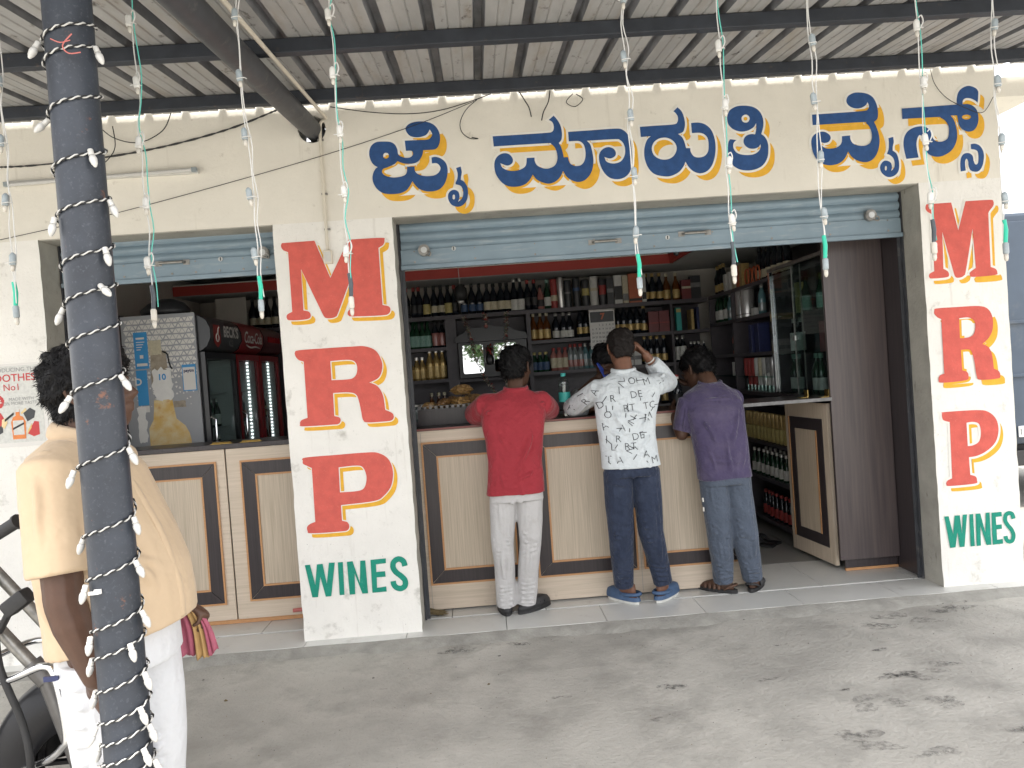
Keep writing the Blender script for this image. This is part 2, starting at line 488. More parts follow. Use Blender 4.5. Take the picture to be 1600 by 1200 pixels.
def smooth_contour(flat_, k=5):
    pts = [(flat_[i] / 1000, flat_[i + 1] / 1000, flat_[i + 2]) for i in range(0, len(flat_), 3)]
    n = len(pts)
    out = []
    for i in range(n):
        p1, p2 = pts[i], pts[(i + 1) % n]
        if p1[2] and p2[2]:
            out.append((p1[0], p1[1])); continue
        p0 = p1 if p1[2] else pts[i - 1]
        p3 = p2 if p2[2] else pts[(i + 2) % n]
        for j in range(k):
            t = j / k
            out.append(tuple(.5 * (2 * p1[d] + (p2[d] - p0[d]) * t + (2 * p0[d] - 5 * p1[d] + 4 * p2[d] - p3[d]) * t * t + (-p0[d] + 3 * p1[d] - 3 * p2[d] + p3[d]) * t ** 3) for d in (0, 1)))
    return out

def offset_contour(c, d, hole=False):
    p = np.array(c)
    a = np.roll(p, 1, 0); b = np.roll(p, -1, 0)
    area = .5 * np.sum(p[:, 0] * b[:, 1] - b[:, 0] * p[:, 1])
    e1 = p - a; e2 = b - p
    e1 /= np.linalg.norm(e1, axis=1)[:, None] + 1e-9; e2 /= np.linalg.norm(e2, axis=1)[:, None] + 1e-9
    n1 = np.stack([e1[:, 1], -e1[:, 0]], 1); n2 = np.stack([e2[:, 1], -e2[:, 0]], 1)
    n = n1 + n2
    n /= np.linalg.norm(n, axis=1)[:, None] + 1e-9
    cs = np.clip(np.sum(n * n1, 1), .6, 1)
    s = (1 if area > 0 else -1) * (-1 if hole else 1)
    return [tuple(q) for q in p + n * (d * s / cs)[:, None]]

def flat_mesh(contours, extrude=0.):
    cu = bpy.data.curves.new('outline', 'CURVE')
    cu.dimensions = '2D'; cu.fill_mode = 'BOTH'; cu.extrude = extrude
    for c in contours:
        sp = cu.splines.new('POLY')
        sp.points.add(len(c) - 1)
        sp.points.foreach_set('co', [x for p in c for x in (p[0], p[1], 0, 1)])
        sp.use_cyclic_u = True
    ob = bpy.data.objects.new('outline', cu)
    me = bpy.data.meshes.new_from_object(ob)
    bpy.data.objects.remove(ob); bpy.data.curves.remove(cu)
    v = [x.co[:] for x in me.vertices]; f = [tuple(p.vertices) for p in me.polygons]
    bpy.data.meshes.remove(me)
    return v, f

def text_mesh(body, size, weight=0., spacing=1., shear=0., align='CENTER', res=3):
    cu = bpy.data.curves.new('lettering', 'FONT')
    cu.body = body; cu.size = size; cu.offset = weight; cu.space_character = spacing; cu.shear = shear
    cu.align_x = align; cu.align_y = 'CENTER'; cu.resolution_u = res
    ob = bpy.data.objects.new('lettering', cu)
    me = bpy.data.meshes.new_from_object(ob)
    bpy.data.objects.remove(ob); bpy.data.curves.remove(cu)
    v = [x.co[:] for x in me.vertices]; f = [tuple(p.vertices) for p in me.polygons]
    bpy.data.meshes.remove(me)
    return v, f

def front(mb, vf, y, mi=0, origin=(0, 0), M=None, skew=0.):
    """lay an x-y outline on a plane facing -Y at depth y (x -> X, y -> Z)"""
    v, f = vf
    pts = [Vector((origin[0] + p[0], y, origin[1] + p[1] + p[0] * skew)) for p in v]
    if M: pts = [M @ p for p in pts]
    mb.add(pts, f, mi)
    return mb

ORD = ['first', 'second', 'third', 'fourth', 'fifth', 'sixth', 'seventh', 'eighth', 'ninth', 'tenth', 'eleventh', 'twelfth', 'thirteenth', 'fourteenth', 'fifteenth', 'sixteenth', 'seventeenth', 'eighteenth', 'nineteenth', 'twentieth']

GLYPHS={"sign":[[[822,2947,1,896,2946,0,956,2945,0,978,2957,0,987,2978,0,974,3005,1,964,2987,0,944,2970,0,903,2962,0,866,2968,0,843,2986,0,831,3016,0,844,3037,0,872,3051,0,921,3056,0,969,3048,0,1005,3027,0,1027,2993,0,1033,2958,0,1027,2921,0,1012,2894,0,989,2884,0,927,2884,1,920,2857,0,904,2831,0,881,2813,0,846,2808,0,805,2813,0,770,2829,1,751,2813,0,712,2797,0,682,2788,0,673,2772,0,679,2756,0,697,2744,0,735,2733,0,772,2734,0,805,2742,0,820,2760,0,824,2792,1,869,2791,1,868,2768,0,877,2751,0,902,2736,0,940,2728,0,983,2731,0,1009,2746,0,1022,2769,0,1015,2790,0,999,2802,0,973,2802,1,973,2837,1,997,2840,0,1029,2828,0,1054,2803,0,1064,2767,0,1059,2724,0,1042,2681,0,1015,2651,0,982,2638,0,938,2637,0,896,2650,0,871,2671,0,849,2704,1,833,2678,0,810,2653,0,776,2638,0,727,2635,0,674,2643,0,638,2669,0,619,2703,0,614,2735,0,621,2767,0,636,2791,0,650,2800,1,627,2816,0,611,2844,0,605,2876,0,610,2908,0,626,2934,0,654,2949,0,691,2950,0,734,2945,0,760,2929,0,774,2898,0,776,2871,0,790,2856,0,819,2845,0,846,2846,0,863,2860,0,864,2876,0,854,2885,0,824,2886,1],[721,2864,0,719,2856,0,714,2851,0,706,2848,0,699,2848,0,692,2852,0,688,2858,0,687,2866,0,689,2873,0,694,2879,0,701,2882,0,709,2881,0,716,2878,0,720,2871,0]],[[1115,2766,1,1143,2773,1,1147,2740,0,1141,2713,0,1138,2694,1,1156,2682,0,1173,2651,0,1175,2613,0,1165,2571,0,1138,2542,0,1105,2535,0,1073,2549,0,1056,2578,0,1056,2610,0,1071,2631,0,1096,2637,0,1117,2625,0,1123,2603,0,1121,2584,0,1112,2564,1,1132,2578,0,1145,2604,0,1145,2637,0,1133,2659,0,1106,2669,1,1106,2680,0,1117,2701,0,1122,2731,0],[1096,2594,0,1095,2587,0,1092,2582,0,1089,2580,0,1086,2580,0,1083,2583,0,1081,2588,0,1081,2595,0,1082,2601,0,1085,2607,0,1088,2609,0,1091,2609,0,1094,2606,0,1096,2601,0]],[[1347,2941,1,1512,2941,0,1669,2942,0,1704,2946,0,1716,2962,0,1717,2988,0,1708,3007,0,1690,3018,1,1722,3042,1,1746,3009,0,1761,2971,0,1764,2930,0,1758,2896,0,1741,2877,1,1752,2856,0,1759,2827,0,1765,2789,1,1791,2789,1,1794,2767,0,1806,2746,0,1834,2733,0,1866,2737,0,1888,2761,0,1898,2801,0,1894,2848,0,1879,2872,0,1856,2882,0,1802,2883,1,1802,2940,1,1948,2941,0,2094,2942,0,2134,2931,0,2161,2903,0,2175,2865,0,2178,2819,0,2178,2761,0,2173,2715,0,2157,2675,0,2126,2648,0,2084,2638,0,2038,2648,0,2005,2679,0,1985,2721,0,1977,2767,0,1984,2802,0,2007,2826,0,2039,2834,0,2068,2823,0,2081,2801,0,2076,2779,0,2052,2766,0,2032,2768,0,2011,2777,1,2018,2753,0,2038,2739,0,2073,2734,0,2109,2745,0,2132,2775,0,2139,2815,0,2131,2850,0,2112,2872,0,2083,2879,0,1911,2880,1,1930,2857,0,1939,2816,0,1943,2764,0,1934,2712,0,1914,2673,0,1880,2644,0,1839,2637,0,1799,2652,0,1772,2676,0,1755,2709,1,1737,2676,0,1706,2649,0,1664,2638,0,1619,2651,0,1591,2670,0,1571,2698,1,1550,2667,0,1520,2643,0,1472,2632,0,1421,2638,0,1382,2663,0,1353,2708,0,1344,2755,0,1350,2795,0,1370,2822,0,1403,2836,0,1435,2830,0,1456,2805,0,1457,2782,0,1442,2766,0,1418,2762,0,1382,2778,1,1391,2752,0,1422,2733,0,1462,2727,0,1503,2734,0,1533,2755,0,1542,2799,1,1589,2799,1,1590,2774,0,1603,2750,0,1636,2732,0,1671,2729,0,1707,2744,0,1725,2777,0,1726,2818,0,1714,2853,0,1693,2874,0,1664,2880,0,1349,2880,1]],[[2238,2944,1,2338,2945,0,2443,2946,0,2468,2959,0,2473,2988,0,2462,3012,0,2448,3025,1,2475,3047,1,2498,3021,0,2511,2980,0,2513,2939,0,2499,2899,0,2467,2887,1,2491,2865,0,2503,2835,0,2510,2799,1,2536,2797,1,2537,2775,0,2553,2748,0,2582,2738,0,2618,2744,0,2642,2769,0,2649,2809,0,2646,2850,0,2627,2875,0,2598,2886,0,2552,2887,1,2551,2948,1,2596,2948,0,2637,2934,0,2670,2901,0,2687,2853,0,2691,2795,0,2682,2737,0,2661,2686,0,2629,2653,0,2587,2642,0,2547,2656,0,2519,2684,0,2501,2718,1,2484,2686,0,2453,2656,0,2404,2637,0,2357,2639,0,2306,2656,0,2273,2693,0,2256,2741,0,2253,2787,0,2262,2833,0,2279,2866,0,2301,2884,1,2239,2882,1],[2453,2800,0,2446,2777,0,2432,2758,0,2411,2744,0,2385,2738,0,2359,2740,0,2335,2749,0,2315,2765,0,2304,2786,0,2301,2809,0,2307,2831,0,2321,2850,0,2343,2864,0,2368,2870,0,2394,2869,0,2419,2859,0,2438,2843,0,2450,2823,0]],[[2775,2938,0,2775,2975,0,2792,3009,0,2832,3030,0,2885,3033,0,2938,3021,0,2974,2993,0,2992,2951,0,2992,2904,0,2976,2856,1,2999,2834,0,3013,2798,0,3013,2752,0,3002,2706,0,2973,2667,0,2930,2646,0,2877,2641,0,2824,2653,0,2785,2684,0,2767,2732,0,2766,2784,0,2772,2819,0,2783,2836,1,2821,2829,1,2802,2811,0,2800,2782,0,2819,2752,0,2859,2737,0,2913,2735,0,2949,2750,0,2967,2775,0,2966,2795,1,2954,2779,0,2927,2770,0,2892,2776,0,2867,2801,0,2867,2831,0,2885,2852,0,2915,2859,0,2938,2856,1,2946,2884,0,2949,2924,1,2930,2899,0,2893,2881,0,2851,2878,0,2811,2892,0,2786,2914,0],[2911,2953,0,2907,2942,0,2900,2934,0,2890,2930,0,2879,2931,0,2869,2936,0,2863,2945,0,2861,2956,0,2864,2966,0,2872,2974,0,2882,2978,0,2893,2978,0,2903,2972,0,2909,2963,0]],[[3296,2954,1,3449,2955,0,3613,2957,0,3644,2966,0,3652,2987,0,3644,3009,1,3632,2991,0,3603,2977,0,3569,2975,0,3536,2988,0,3517,3009,0,3515,3031,0,3529,3055,0,3564,3070,0,3603,3070,0,3648,3059,0,3680,3035,0,3697,3001,0,3705,2962,0,3704,2924,0,3697,2902,0,3677,2887,1,3693,2847,0,3703,2802,0,3703,2758,0,3690,2709,0,3665,2669,0,3632,2649,0,3593,2648,0,3554,2662,0,3524,2686,0,3505,2718,1,3482,2678,0,3446,2650,0,3400,2641,0,3356,2647,0,3318,2671,0,3292,2712,0,3281,2762,0,3284,2806,0,3303,2832,0,3335,2846,0,3368,2845,0,3395,2826,0,3402,2804,0,3387,2783,0,3361,2778,0,3334,2787,1,3346,2761,0,3373,2744,0,3412,2742,0,3447,2752,0,3468,2775,0,3472,2812,1,3524,2814,1,3524,2791,0,3538,2765,0,3571,2750,0,3610,2746,0,3642,2759,0,3657,2788,0,3658,2822,0,3646,2861,0,3625,2883,0,3603,2890,0,3296,2890,1]],[[3760,2783,1,3790,2789,1,3792,2758,0,3784,2731,0,3782,2706,1,3805,2685,0,3816,2646,0,3816,2602,0,3803,2569,0,3773,2549,0,3739,2548,0,3709,2570,0,3697,2598,0,3702,2625,0,3723,2646,0,3748,2645,0,3767,2630,0,3771,2605,0,3764,2583,1,3782,2598,0,3789,2626,0,3783,2659,0,3764,2679,0,3744,2688,1,3757,2716,0,3761,2755,0],[3739,2601,0,3738,2595,0,3736,2590,0,3733,2588,0,3730,2588,0,3727,2591,0,3726,2596,0,3726,2602,0,3727,2608,0,3729,2612,0,3732,2615,0,3735,2615,0,3737,2612,0,3739,2607,0]],[[3855,2958,1,4026,2959,0,4201,2962,1,4201,2994,0,4212,3032,0,4237,3058,0,4277,3071,0,4317,3059,0,4338,3036,0,4337,3003,0,4331,2965,1,4312,2982,0,4284,2995,0,4256,2996,0,4239,2983,0,4236,2961,1,4276,2959,0,4309,2940,0,4327,2909,0,4330,2864,0,4319,2826,0,4298,2800,0,4266,2792,0,4232,2804,0,4208,2833,0,4202,2867,0,4198,2896,1,4157,2897,1,4176,2868,0,4188,2823,0,4191,2778,0,4182,2735,0,4157,2692,0,4121,2666,0,4080,2652,0,4040,2654,0,4007,2669,0,3989,2694,0,3981,2728,0,3972,2770,0,3958,2791,0,3942,2774,0,3933,2739,0,3935,2694,0,3941,2654,1,3864,2650,1,3853,2710,0,3853,2755,0,3864,2793,0,3892,2824,0,3938,2841,0,3984,2841,0,4017,2822,0,4032,2794,0,4041,2760,0,4069,2743,0,4103,2744,0,4130,2760,0,4140,2793,0,4140,2831,0,4122,2866,0,4095,2886,0,4067,2893,0,3854,2894,1],[4284,2880,0,4281,2874,0,4273,2869,0,4261,2867,0,4249,2867,0,4237,2871,0,4230,2877,0,4227,2883,0,4231,2890,0,4239,2894,0,4250,2896,0,4263,2896,0,4274,2892,0,4282,2887,0]],[[4272,2715,1,4301,2716,0,4329,2701,0,4347,2669,0,4350,2630,0,4338,2581,0,4316,2551,0,4290,2545,0,4262,2555,0,4250,2583,0,4249,2611,0,4241,2628,0,4232,2618,0,4229,2593,0,4231,2556,1,4199,2553,1,4199,2600,0,4208,2639,0,4229,2660,0,4258,2661,0,4279,2643,0,4284,2612,0,4293,2590,0,4308,2594,0,4315,2621,0,4315,2660,0,4301,2678,0,4272,2685,1]]],"price_a":[[[50,2387,1,243,2389,1,320,2162,1,444,2382,1,638,2380,0,657,2365,0,648,2338,0,618,2321,1,617,1980,1,653,1969,0,662,1947,0,647,1924,0,604,1918,0,442,1923,0,410,1932,0,407,1951,0,422,1969,0,439,1975,1,437,2145,1,353,1957,0,332,1928,0,296,1922,0,270,1929,0,257,1953,1,151,2226,1,147,1980,1,178,1970,0,188,1947,0,175,1929,0,130,1924,0,60,1927,0,45,1941,0,50,1962,0,80,1976,1,83,2331,1,55,2345,0,44,2368,0]],[[77,1733,0,100,1745,0,245,1746,0,407,1745,0,493,1741,0,556,1710,0,586,1648,0,585,1593,0,559,1546,0,504,1523,1,550,1498,0,579,1441,0,586,1353,1,625,1331,0,634,1306,0,619,1287,0,578,1283,0,475,1285,0,449,1303,0,442,1353,0,433,1419,0,418,1458,0,375,1473,0,284,1476,1,281,1338,1,310,1328,0,317,1308,0,302,1289,0,264,1287,0,92,1290,0,75,1306,0,84,1327,0,122,1339,1,125,1675,1,95,1688,0,79,1711,0],[282,1667,1,379,1668,0,422,1657,0,438,1626,0,432,1582,0,409,1557,0,371,1551,0,281,1553,1]],[[74,1084,0,90,1103,0,271,1105,0,452,1106,0,524,1098,0,582,1057,0,604,982,0,588,897,0,541,840,0,479,811,0,280,802,1,279,708,1,310,697,0,320,671,0,306,648,0,260,644,0,91,647,0,70,663,0,70,688,0,89,704,0,120,714,1,124,1037,1,98,1052,0,75,1066,0],[283,1029,1,386,1032,0,427,1018,0,444,964,0,431,904,0,393,880,0,280,879,1]]],"price_b":[[[3971,2366,1,4127,2367,1,4161,2194,1,4218,2369,1,4369,2368,0,4392,2358,0,4391,2332,0,4365,2302,0,4356,2287,1,4351,1956,1,4380,1943,0,4390,1922,0,4376,1905,0,4238,1903,0,4217,1916,0,4220,1933,0,4257,1957,1,4251,2199,1,4195,1951,0,4179,1915,0,4151,1904,0,4125,1911,0,4112,1956,1,4060,2191,1,4053,1965,1,4079,1948,0,4086,1927,0,4071,1912,0,3980,1910,0,3961,1919,0,3965,1940,0,3995,1954,1,4001,2304,1,3973,2322,0,3964,2343,0]],[[3980,1713,0,3995,1725,0,4119,1725,0,4259,1722,0,4317,1700,0,4343,1646,0,4339,1572,0,4311,1521,0,4269,1487,1,4307,1464,0,4326,1415,0,4332,1330,1,4363,1312,0,4370,1285,0,4355,1267,0,4241,1268,0,4221,1295,0,4211,1391,0,4198,1445,0,4178,1460,0,4132,1460,1,4132,1334,1,4163,1321,0,4170,1294,0,4150,1271,0,3998,1267,0,3980,1287,0,3990,1312,0,4018,1321,1,4020,1658,1,3997,1670,0,3979,1692,0],[4133,1655,1,4190,1656,0,4226,1633,0,4231,1590,0,4215,1549,0,4182,1533,0,4130,1532,1]],[[3989,1077,0,4004,1085,0,4210,1082,0,4282,1065,0,4328,1016,0,4338,944,0,4313,874,0,4255,825,0,4193,800,0,4141,795,1,4143,685,1,4175,673,0,4183,648,0,4168,629,0,4012,626,0,3988,637,0,3996,660,0,4027,672,1,4034,1021,1,3995,1035,0,3987,1060,0],[4139,1009,1,4182,1011,0,4217,995,0,4226,941,0,4211,888,0,4173,867,0,4138,864,1]]],"wines_a":[[[38,459,1,69,460,1,91,335,1,110,458,1,144,459,1,160,337,1,182,462,1,217,461,1,181,260,1,148,260,1,125,381,1,102,261,1,68,262,1]],[[235,460,1,265,460,1,260,262,1,231,262,1]],[[289,459,1,323,460,1,357,327,1,369,459,1,399,459,1,401,260,1,367,260,1,330,385,1,324,260,1,291,260,1]],[[430,459,1,522,461,1,521,432,1,461,430,1,460,383,1,512,384,1,513,351,1,460,351,1,457,288,1,512,292,1,513,261,1,427,260,1]],[[649,408,1,649,412,1,648,418,1,646,426,1,644,436,1,639,445,1,632,452,1,625,458,1,617,463,1,608,466,1,597,468,1,587,466,1,578,463,1,569,458,1,562,452,1,555,445,1,550,436,1,547,427,1,546,418,1,545,409,1,546,400,1,548,391,1,551,383,1,555,376,1,559,369,1,564,362,1,571,356,1,577,350,1,584,345,1,589,340,1,594,335,1,599,331,1,603,325,1,607,321,1,610,317,1,611,314,1,612,311,1,612,306,1,612,302,1,612,299,1,611,297,1,610,295,1,608,293,1,605,291,1,601,289,1,599,289,1,597,288,1,594,289,1,591,290,1,587,291,1,584,292,1,582,294,1,580,296,1,578,299,1,576,302,1,574,305,1,574,307,1,573,310,1,573,314,1,573,318,1,572,322,1,540,319,1,540,317,1,540,312,1,541,306,1,542,299,1,544,292,1,548,285,1,551,279,1,556,274,1,561,269,1,568,264,1,574,261,1,581,258,1,589,256,1,597,255,1,606,256,1,614,259,1,621,262,1,628,267,1,635,273,1,640,281,1,643,290,1,645,298,1,645,307,1,644,316,1,642,325,1,638,334,1,633,341,1,628,347,1,623,353,1,617,359,1,611,365,1,604,370,1,598,375,1,593,379,1,590,384,1,586,388,1,583,393,1,581,397,1,579,401,1,578,405,1,578,409,1,578,414,1,579,419,1,580,423,1,582,425,1,584,428,1,587,430,1,592,433,1,596,434,1,598,435,1,599,434,1,603,433,1,607,431,1,610,428,1,612,426,1,613,424,1,614,419,1,615,413,1,616,407,1,617,403,1]]],"wines_b":[[[3963,440,1,3990,440,1,4012,327,1,4028,441,1,4061,440,1,4068,326,1,4080,442,1,4107,443,1,4079,243,1,4048,243,1,4040,340,1,4022,244,1,3988,243,1]],[[4122,441,1,4146,442,1,4144,242,1,4117,242,1]],[[4162,442,1,4191,442,1,4216,320,1,4226,443,1,4250,443,1,4249,242,1,4219,242,1,4187,365,1,4183,242,1,4156,241,1]],[[4262,440,1,4326,441,1,4326,413,1,4287,412,1,4288,362,1,4322,363,1,4323,336,1,4288,334,1,4288,269,1,4323,272,1,4324,243,1,4258,241,1]],[[4412,394,1,4412,398,1,4411,404,1,4409,411,1,4407,419,1,4404,427,1,4398,433,1,4392,437,1,4386,440,1,4379,442,1,4372,442,1,4365,441,1,4358,439,1,4351,435,1,4345,430,1,4340,424,1,4337,416,1,4335,408,1,4334,399,1,4333,391,1,4334,382,1,4336,374,1,4339,367,1,4343,360,1,4346,354,1,4350,348,1,4354,342,1,4358,336,1,4363,331,1,4366,327,1,4369,323,1,4372,317,1,4375,311,1,4377,306,1,4379,300,1,4380,295,1,4380,290,1,4380,283,1,4379,277,1,4377,272,1,4376,269,1,4375,267,1,4373,266,1,4371,265,1,4369,264,1,4367,264,1,4366,265,1,4365,265,1,4362,267,1,4360,269,1,4359,270,1,4358,273,1,4357,277,1,4356,282,1,4355,287,1,4355,290,1,4329,287,1,4330,283,1,4331,278,1,4332,272,1,4334,265,1,4337,258,1,4341,252,1,4346,247,1,4352,244,1,4359,241,1,4366,239,1,4373,240,1,4380,241,1,4387,244,1,4393,249,1,4398,256,1,4401,263,1,4404,271,1,4405,280,1,4406,289,1,4405,298,1,4404,306,1,4401,314,1,4398,321,1,4395,328,1,4391,335,1,4387,341,1,4382,347,1,4378,352,1,4375,356,1,4371,361,1,4368,366,1,4365,372,1,4362,377,1,4360,381,1,4359,386,1,4359,391,1,4359,397,1,4360,403,1,4361,408,1,4362,411,1,4364,413,1,4366,414,1,4369,416,1,4372,417,1,4374,417,1,4375,417,1,4377,417,1,4379,416,1,4381,414,1,4382,413,1,4383,411,1,4384,406,1,4385,400,1,4386,394,1,4387,390,1]]]}
# ================================================================ GROUND AND FLOOR
ZG = -.035
mb = MB()
nx, ny = 90, 60
gx = list(np.concatenate([np.linspace(-90, -5, 12), np.linspace(-4.6, 7, 60), np.linspace(8, 90, 12)]))
gy = list(np.concatenate([np.linspace(-120, -7, 10), np.linspace(-6, -.14, 46), np.linspace(1, 90, 10)]))
def gz(x, y):
    return ZG + .007 * math.sin(x * 2.1 + 1.3 * y) * math.sin(y * 1.7) + .004 * math.sin(x * 5.3 + 2) * math.sin(y * 6.1) if -6 < y < -.3 and -4.6 < x < 7 else ZG
mb.add([(x, y, gz(x, y)) for y in gy for x in gx], [(j * len(gx) + i, j * len(gx) + i + 1, (j + 1) * len(gx) + i + 1, (j + 1) * len(gx) + i) for j in range(len(gy) - 1) for i in range(len(gx) - 1)])
tag(mb.build('ground', 'concrete', smooth='all'), kind='structure')

# wet and oily spots on the concrete: irregular outlines 4 mm above the slab
def blot(x, y, r, ar=.6, seed=0):
    rr = random.Random(seed)
    ph = [rr.random() * 6.3 for _ in range(5)]
    n = 26
    out = []
    for i in range(n):
        t = 2 * PI * i / n
        k = 1 + .22 * math.sin(2 * t + ph[0]) + .16 * math.sin(3 * t + ph[1]) + .12 * math.sin(5 * t + ph[2]) + .07 * math.sin(8 * t + ph[3])
        out.append((x + r * k * math.cos(t), y + r * ar * k * math.sin(t)))
    return out
STAINS = json_stains = [(1.98, -1.02, .075), (2.45, -1.05, .05), (2.66, -.62, .035), (2.95, -.78, .035), (3.13, -.78, .075), (2.42, -.42, .03), (1.83, -1.32, .04), (2.42, -1.42, .03),
    (3.05, -1.10, .12), (3.3, -1.04, .10), (2.72, -1.22, .05), (2.86, -1.38, .12), (3.1, -1.42, .10), (2.60, -1.62, .15), (3.2, -1.70, .12), (2.78, -1.82, .10), (.55, -.72, .04), (1.42, -1.0, .05), (1.95, -1.0, .07), (.2, -.45, .02), (2.2, -1.3, .02), (1.1, -1.35, .02),
    (3.4, -.35, .2), (3.75, -.25, .18), (.9, -.28, .12), (1.25, -.26, .08)]
mb = MB()
for k, (x, y, r) in enumerate(STAINS):
    for q in range(4 if r > .06 else 2):
        a = random.random() * 6.28
        d = r * random.random() * 1.2
        v, f = flat_mesh([blot(x + d * math.cos(a), y + d * .6 * math.sin(a), r * random.uniform(.25, .6), .5, k * 7 + q)])
        mb.add([(p[0], p[1], gz(p[0], p[1]) + .003 + .0004 * q + .00005 * k) for p in v], f, 1 if (r < .055 and q == 0 and k % 3 != 0) or k == 8 else 0)
tag(mb.build('wet_stains', ['stain', 'stain_dark']), kind='structure')

# broken edge of concrete that meets the tiles, then the tiled shop floor
mb = MB()
xs = np.linspace(-4.2, 4.7, 120)
edge = [(-.155 + .03 * math.sin(x * 3.1) * math.sin(x * 7.7) + .012 * math.sin(x * 23)) for x in xs]
v = []
for x, e in zip(xs, edge):
    v += [(x, e - .05, ZG - .004), (x, e, ZG + .018 + .005 * math.sin(x * 17)), (x, -.0955, -.0015 + .0012 * math.sin(x * 11))]
f = []
for i in range(len(xs) - 1):
    for k in range(2): f.append((i * 3 + k, (i + 1) * 3 + k, (i + 1) * 3 + k + 1, i * 3 + k + 1))
mb.add(v, f)
tag(mb.build('path_edge', 'kerb', smooth='all'), kind='structure')
mb = MB()
def tile_row(xa, xb, w, y0, y1, mi, ph=0.):
    x = xa - ph
    while x < xb:
        a, b = max(x, xa), min(x + w - .004, xb)
        if b - a > .02: mb.box(a, y0, -.05, b, y1 - .004, 0 + random.uniform(-.0008, .0008), mi, .001)
        x += w
tile_row(-4, 4.6, .6, -.095, .215, 0, .18)
tile_row(-1.7, 4.1, .6, .235, .83, 0, .42)
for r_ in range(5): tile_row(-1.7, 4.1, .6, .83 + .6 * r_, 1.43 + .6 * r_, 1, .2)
mb.box(-4, -.09, -.06, 4.55, 3.9, -.008, 2)
tag(mb.build('floor', ['tile', 'tile_inner', 'grout']), kind='structure')

# ================================================================ SHOP BUILDING
shop = thing('shop_building', 'cream painted roadside wine shop with big blue lettering and two open bays', 'building', (1.5, 0, 0))
W0, W1 = .713, 3.932
def rough_box(x0, x1, y0, y1, z0, z1, seed, chip=.008, cell=.03):
    mb = MB()
    rr = np.random.RandomState(seed)
    nx, nz, nyy = max(2, int((x1 - x0) / cell)), max(2, int((z1 - z0) / cell)), max(2, int((y1 - y0) / .06))
    def face(fn, nu, nv, mi):
        v = []
        for j in range(nv + 1):
            for i in range(nu + 1): v.append(fn(i / nu, j / nv))
        mb.add(v, [(j * (nu + 1) + i, j * (nu + 1) + i + 1, (j + 1) * (nu + 1) + i + 1, (j + 1) * (nu + 1) + i) for j in range(nv) for i in range(nu)], mi)
    chl = np.convolve(rr.rand(nz + 5) ** 4, [.3, .5, .3], 'same') * chip
    chr_ = np.convolve(rr.rand(nz + 5) ** 4, [.3, .5, .3], 'same') * chip
    def px(u, w): 
        j = int(round(w * nz))
        a, b = x0 + chl[j], x1 - chr_[j]
        return a + (b - a) * u
    face(lambda u, w: (px(u, w), y0 + .0008 * math.sin(u * 40 + w * 90 + seed), z0 + w * (z1 - z0)), nx, nz, 0)
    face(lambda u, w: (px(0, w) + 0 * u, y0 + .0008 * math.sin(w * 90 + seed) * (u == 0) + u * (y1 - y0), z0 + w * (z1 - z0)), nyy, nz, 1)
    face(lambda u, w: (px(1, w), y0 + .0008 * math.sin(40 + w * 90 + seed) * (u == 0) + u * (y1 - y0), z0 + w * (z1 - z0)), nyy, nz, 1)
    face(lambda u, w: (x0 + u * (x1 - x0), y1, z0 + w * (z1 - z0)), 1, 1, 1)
    return mb
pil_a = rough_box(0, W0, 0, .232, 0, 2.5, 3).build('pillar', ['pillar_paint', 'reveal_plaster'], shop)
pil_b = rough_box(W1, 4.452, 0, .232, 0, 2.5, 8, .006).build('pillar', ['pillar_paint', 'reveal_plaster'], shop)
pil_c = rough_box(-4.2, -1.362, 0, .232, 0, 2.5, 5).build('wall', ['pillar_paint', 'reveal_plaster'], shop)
# facade above the bays with the round hole that takes the pipe rafter
hole = [(.277 + .082 * math.cos(2 * PI * i / 24), 3.05 + .082 * math.sin(2 * PI * i / 24)) for i in range(24)]
v, f = flat_mesh([[(-4.2, 2.5), (4.452, 2.5), (4.452, 3.75), (-4.2, 3.75)], hole], .116)
mb = MB(); mb.add([(p[0], .116 - p[2], p[1]) for p in v], f)
fac = mb.build('facade_wall', 'wall_paint', shop)
mb = MB()
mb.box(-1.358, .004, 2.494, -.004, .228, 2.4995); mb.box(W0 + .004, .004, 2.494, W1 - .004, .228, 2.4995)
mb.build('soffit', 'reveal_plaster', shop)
# side wall, room walls, roof slab, ceiling
mb = MB()
mb.box(4.23, .236, 0, 4.45, 6, 3.75); mb.build('side_wall', 'wall_paint', shop)
mb = MB(); mb.box(-1.95, .236, 0, -1.75, 4, 2.8); mb.box(-1.75, 3.62, 0, 4.22, 3.8, 2.8); mb.box(4.1, .236, 0, 4.225, 3.6, 2.8)
mb.build('room_wall', 'room_paint', shop)
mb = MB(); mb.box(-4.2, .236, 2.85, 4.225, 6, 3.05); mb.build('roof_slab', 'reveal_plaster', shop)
mb = MB(); mb.box(-1.74, .24, 2.66, 4.09, 3.61, 2.70); mb.build('ceiling', 'ceiling_paint', shop)
mb = MB()
mb.box(-1.74, 2.92, 2.475, 3.40, 2.95, 2.565, 0); mb.box(3.10, .30, 2.475, 3.13, 2.90, 2.565, 0)
mb.box(-1.74, 2.925, 2.567, 3.09, 2.945, 2.577, 1)
mb.build('ceiling_cove', ['cove_red', 'paint_white'], shop)
mb = MB(); mb.box(-1.74, 2.955, 2.47, 4.09, 3.615, 2.50); mb.box(3.14, .30, 2.47, 4.09, 2.95, 2.50); mb.build('dropped_soffit', 'ceiling_paint', shop)
mb = MB(); mb.box(4.455, .02, 3.0, 4.75, 6, 3.12); mb.build('eave_slab', 'wall_paint', shop)
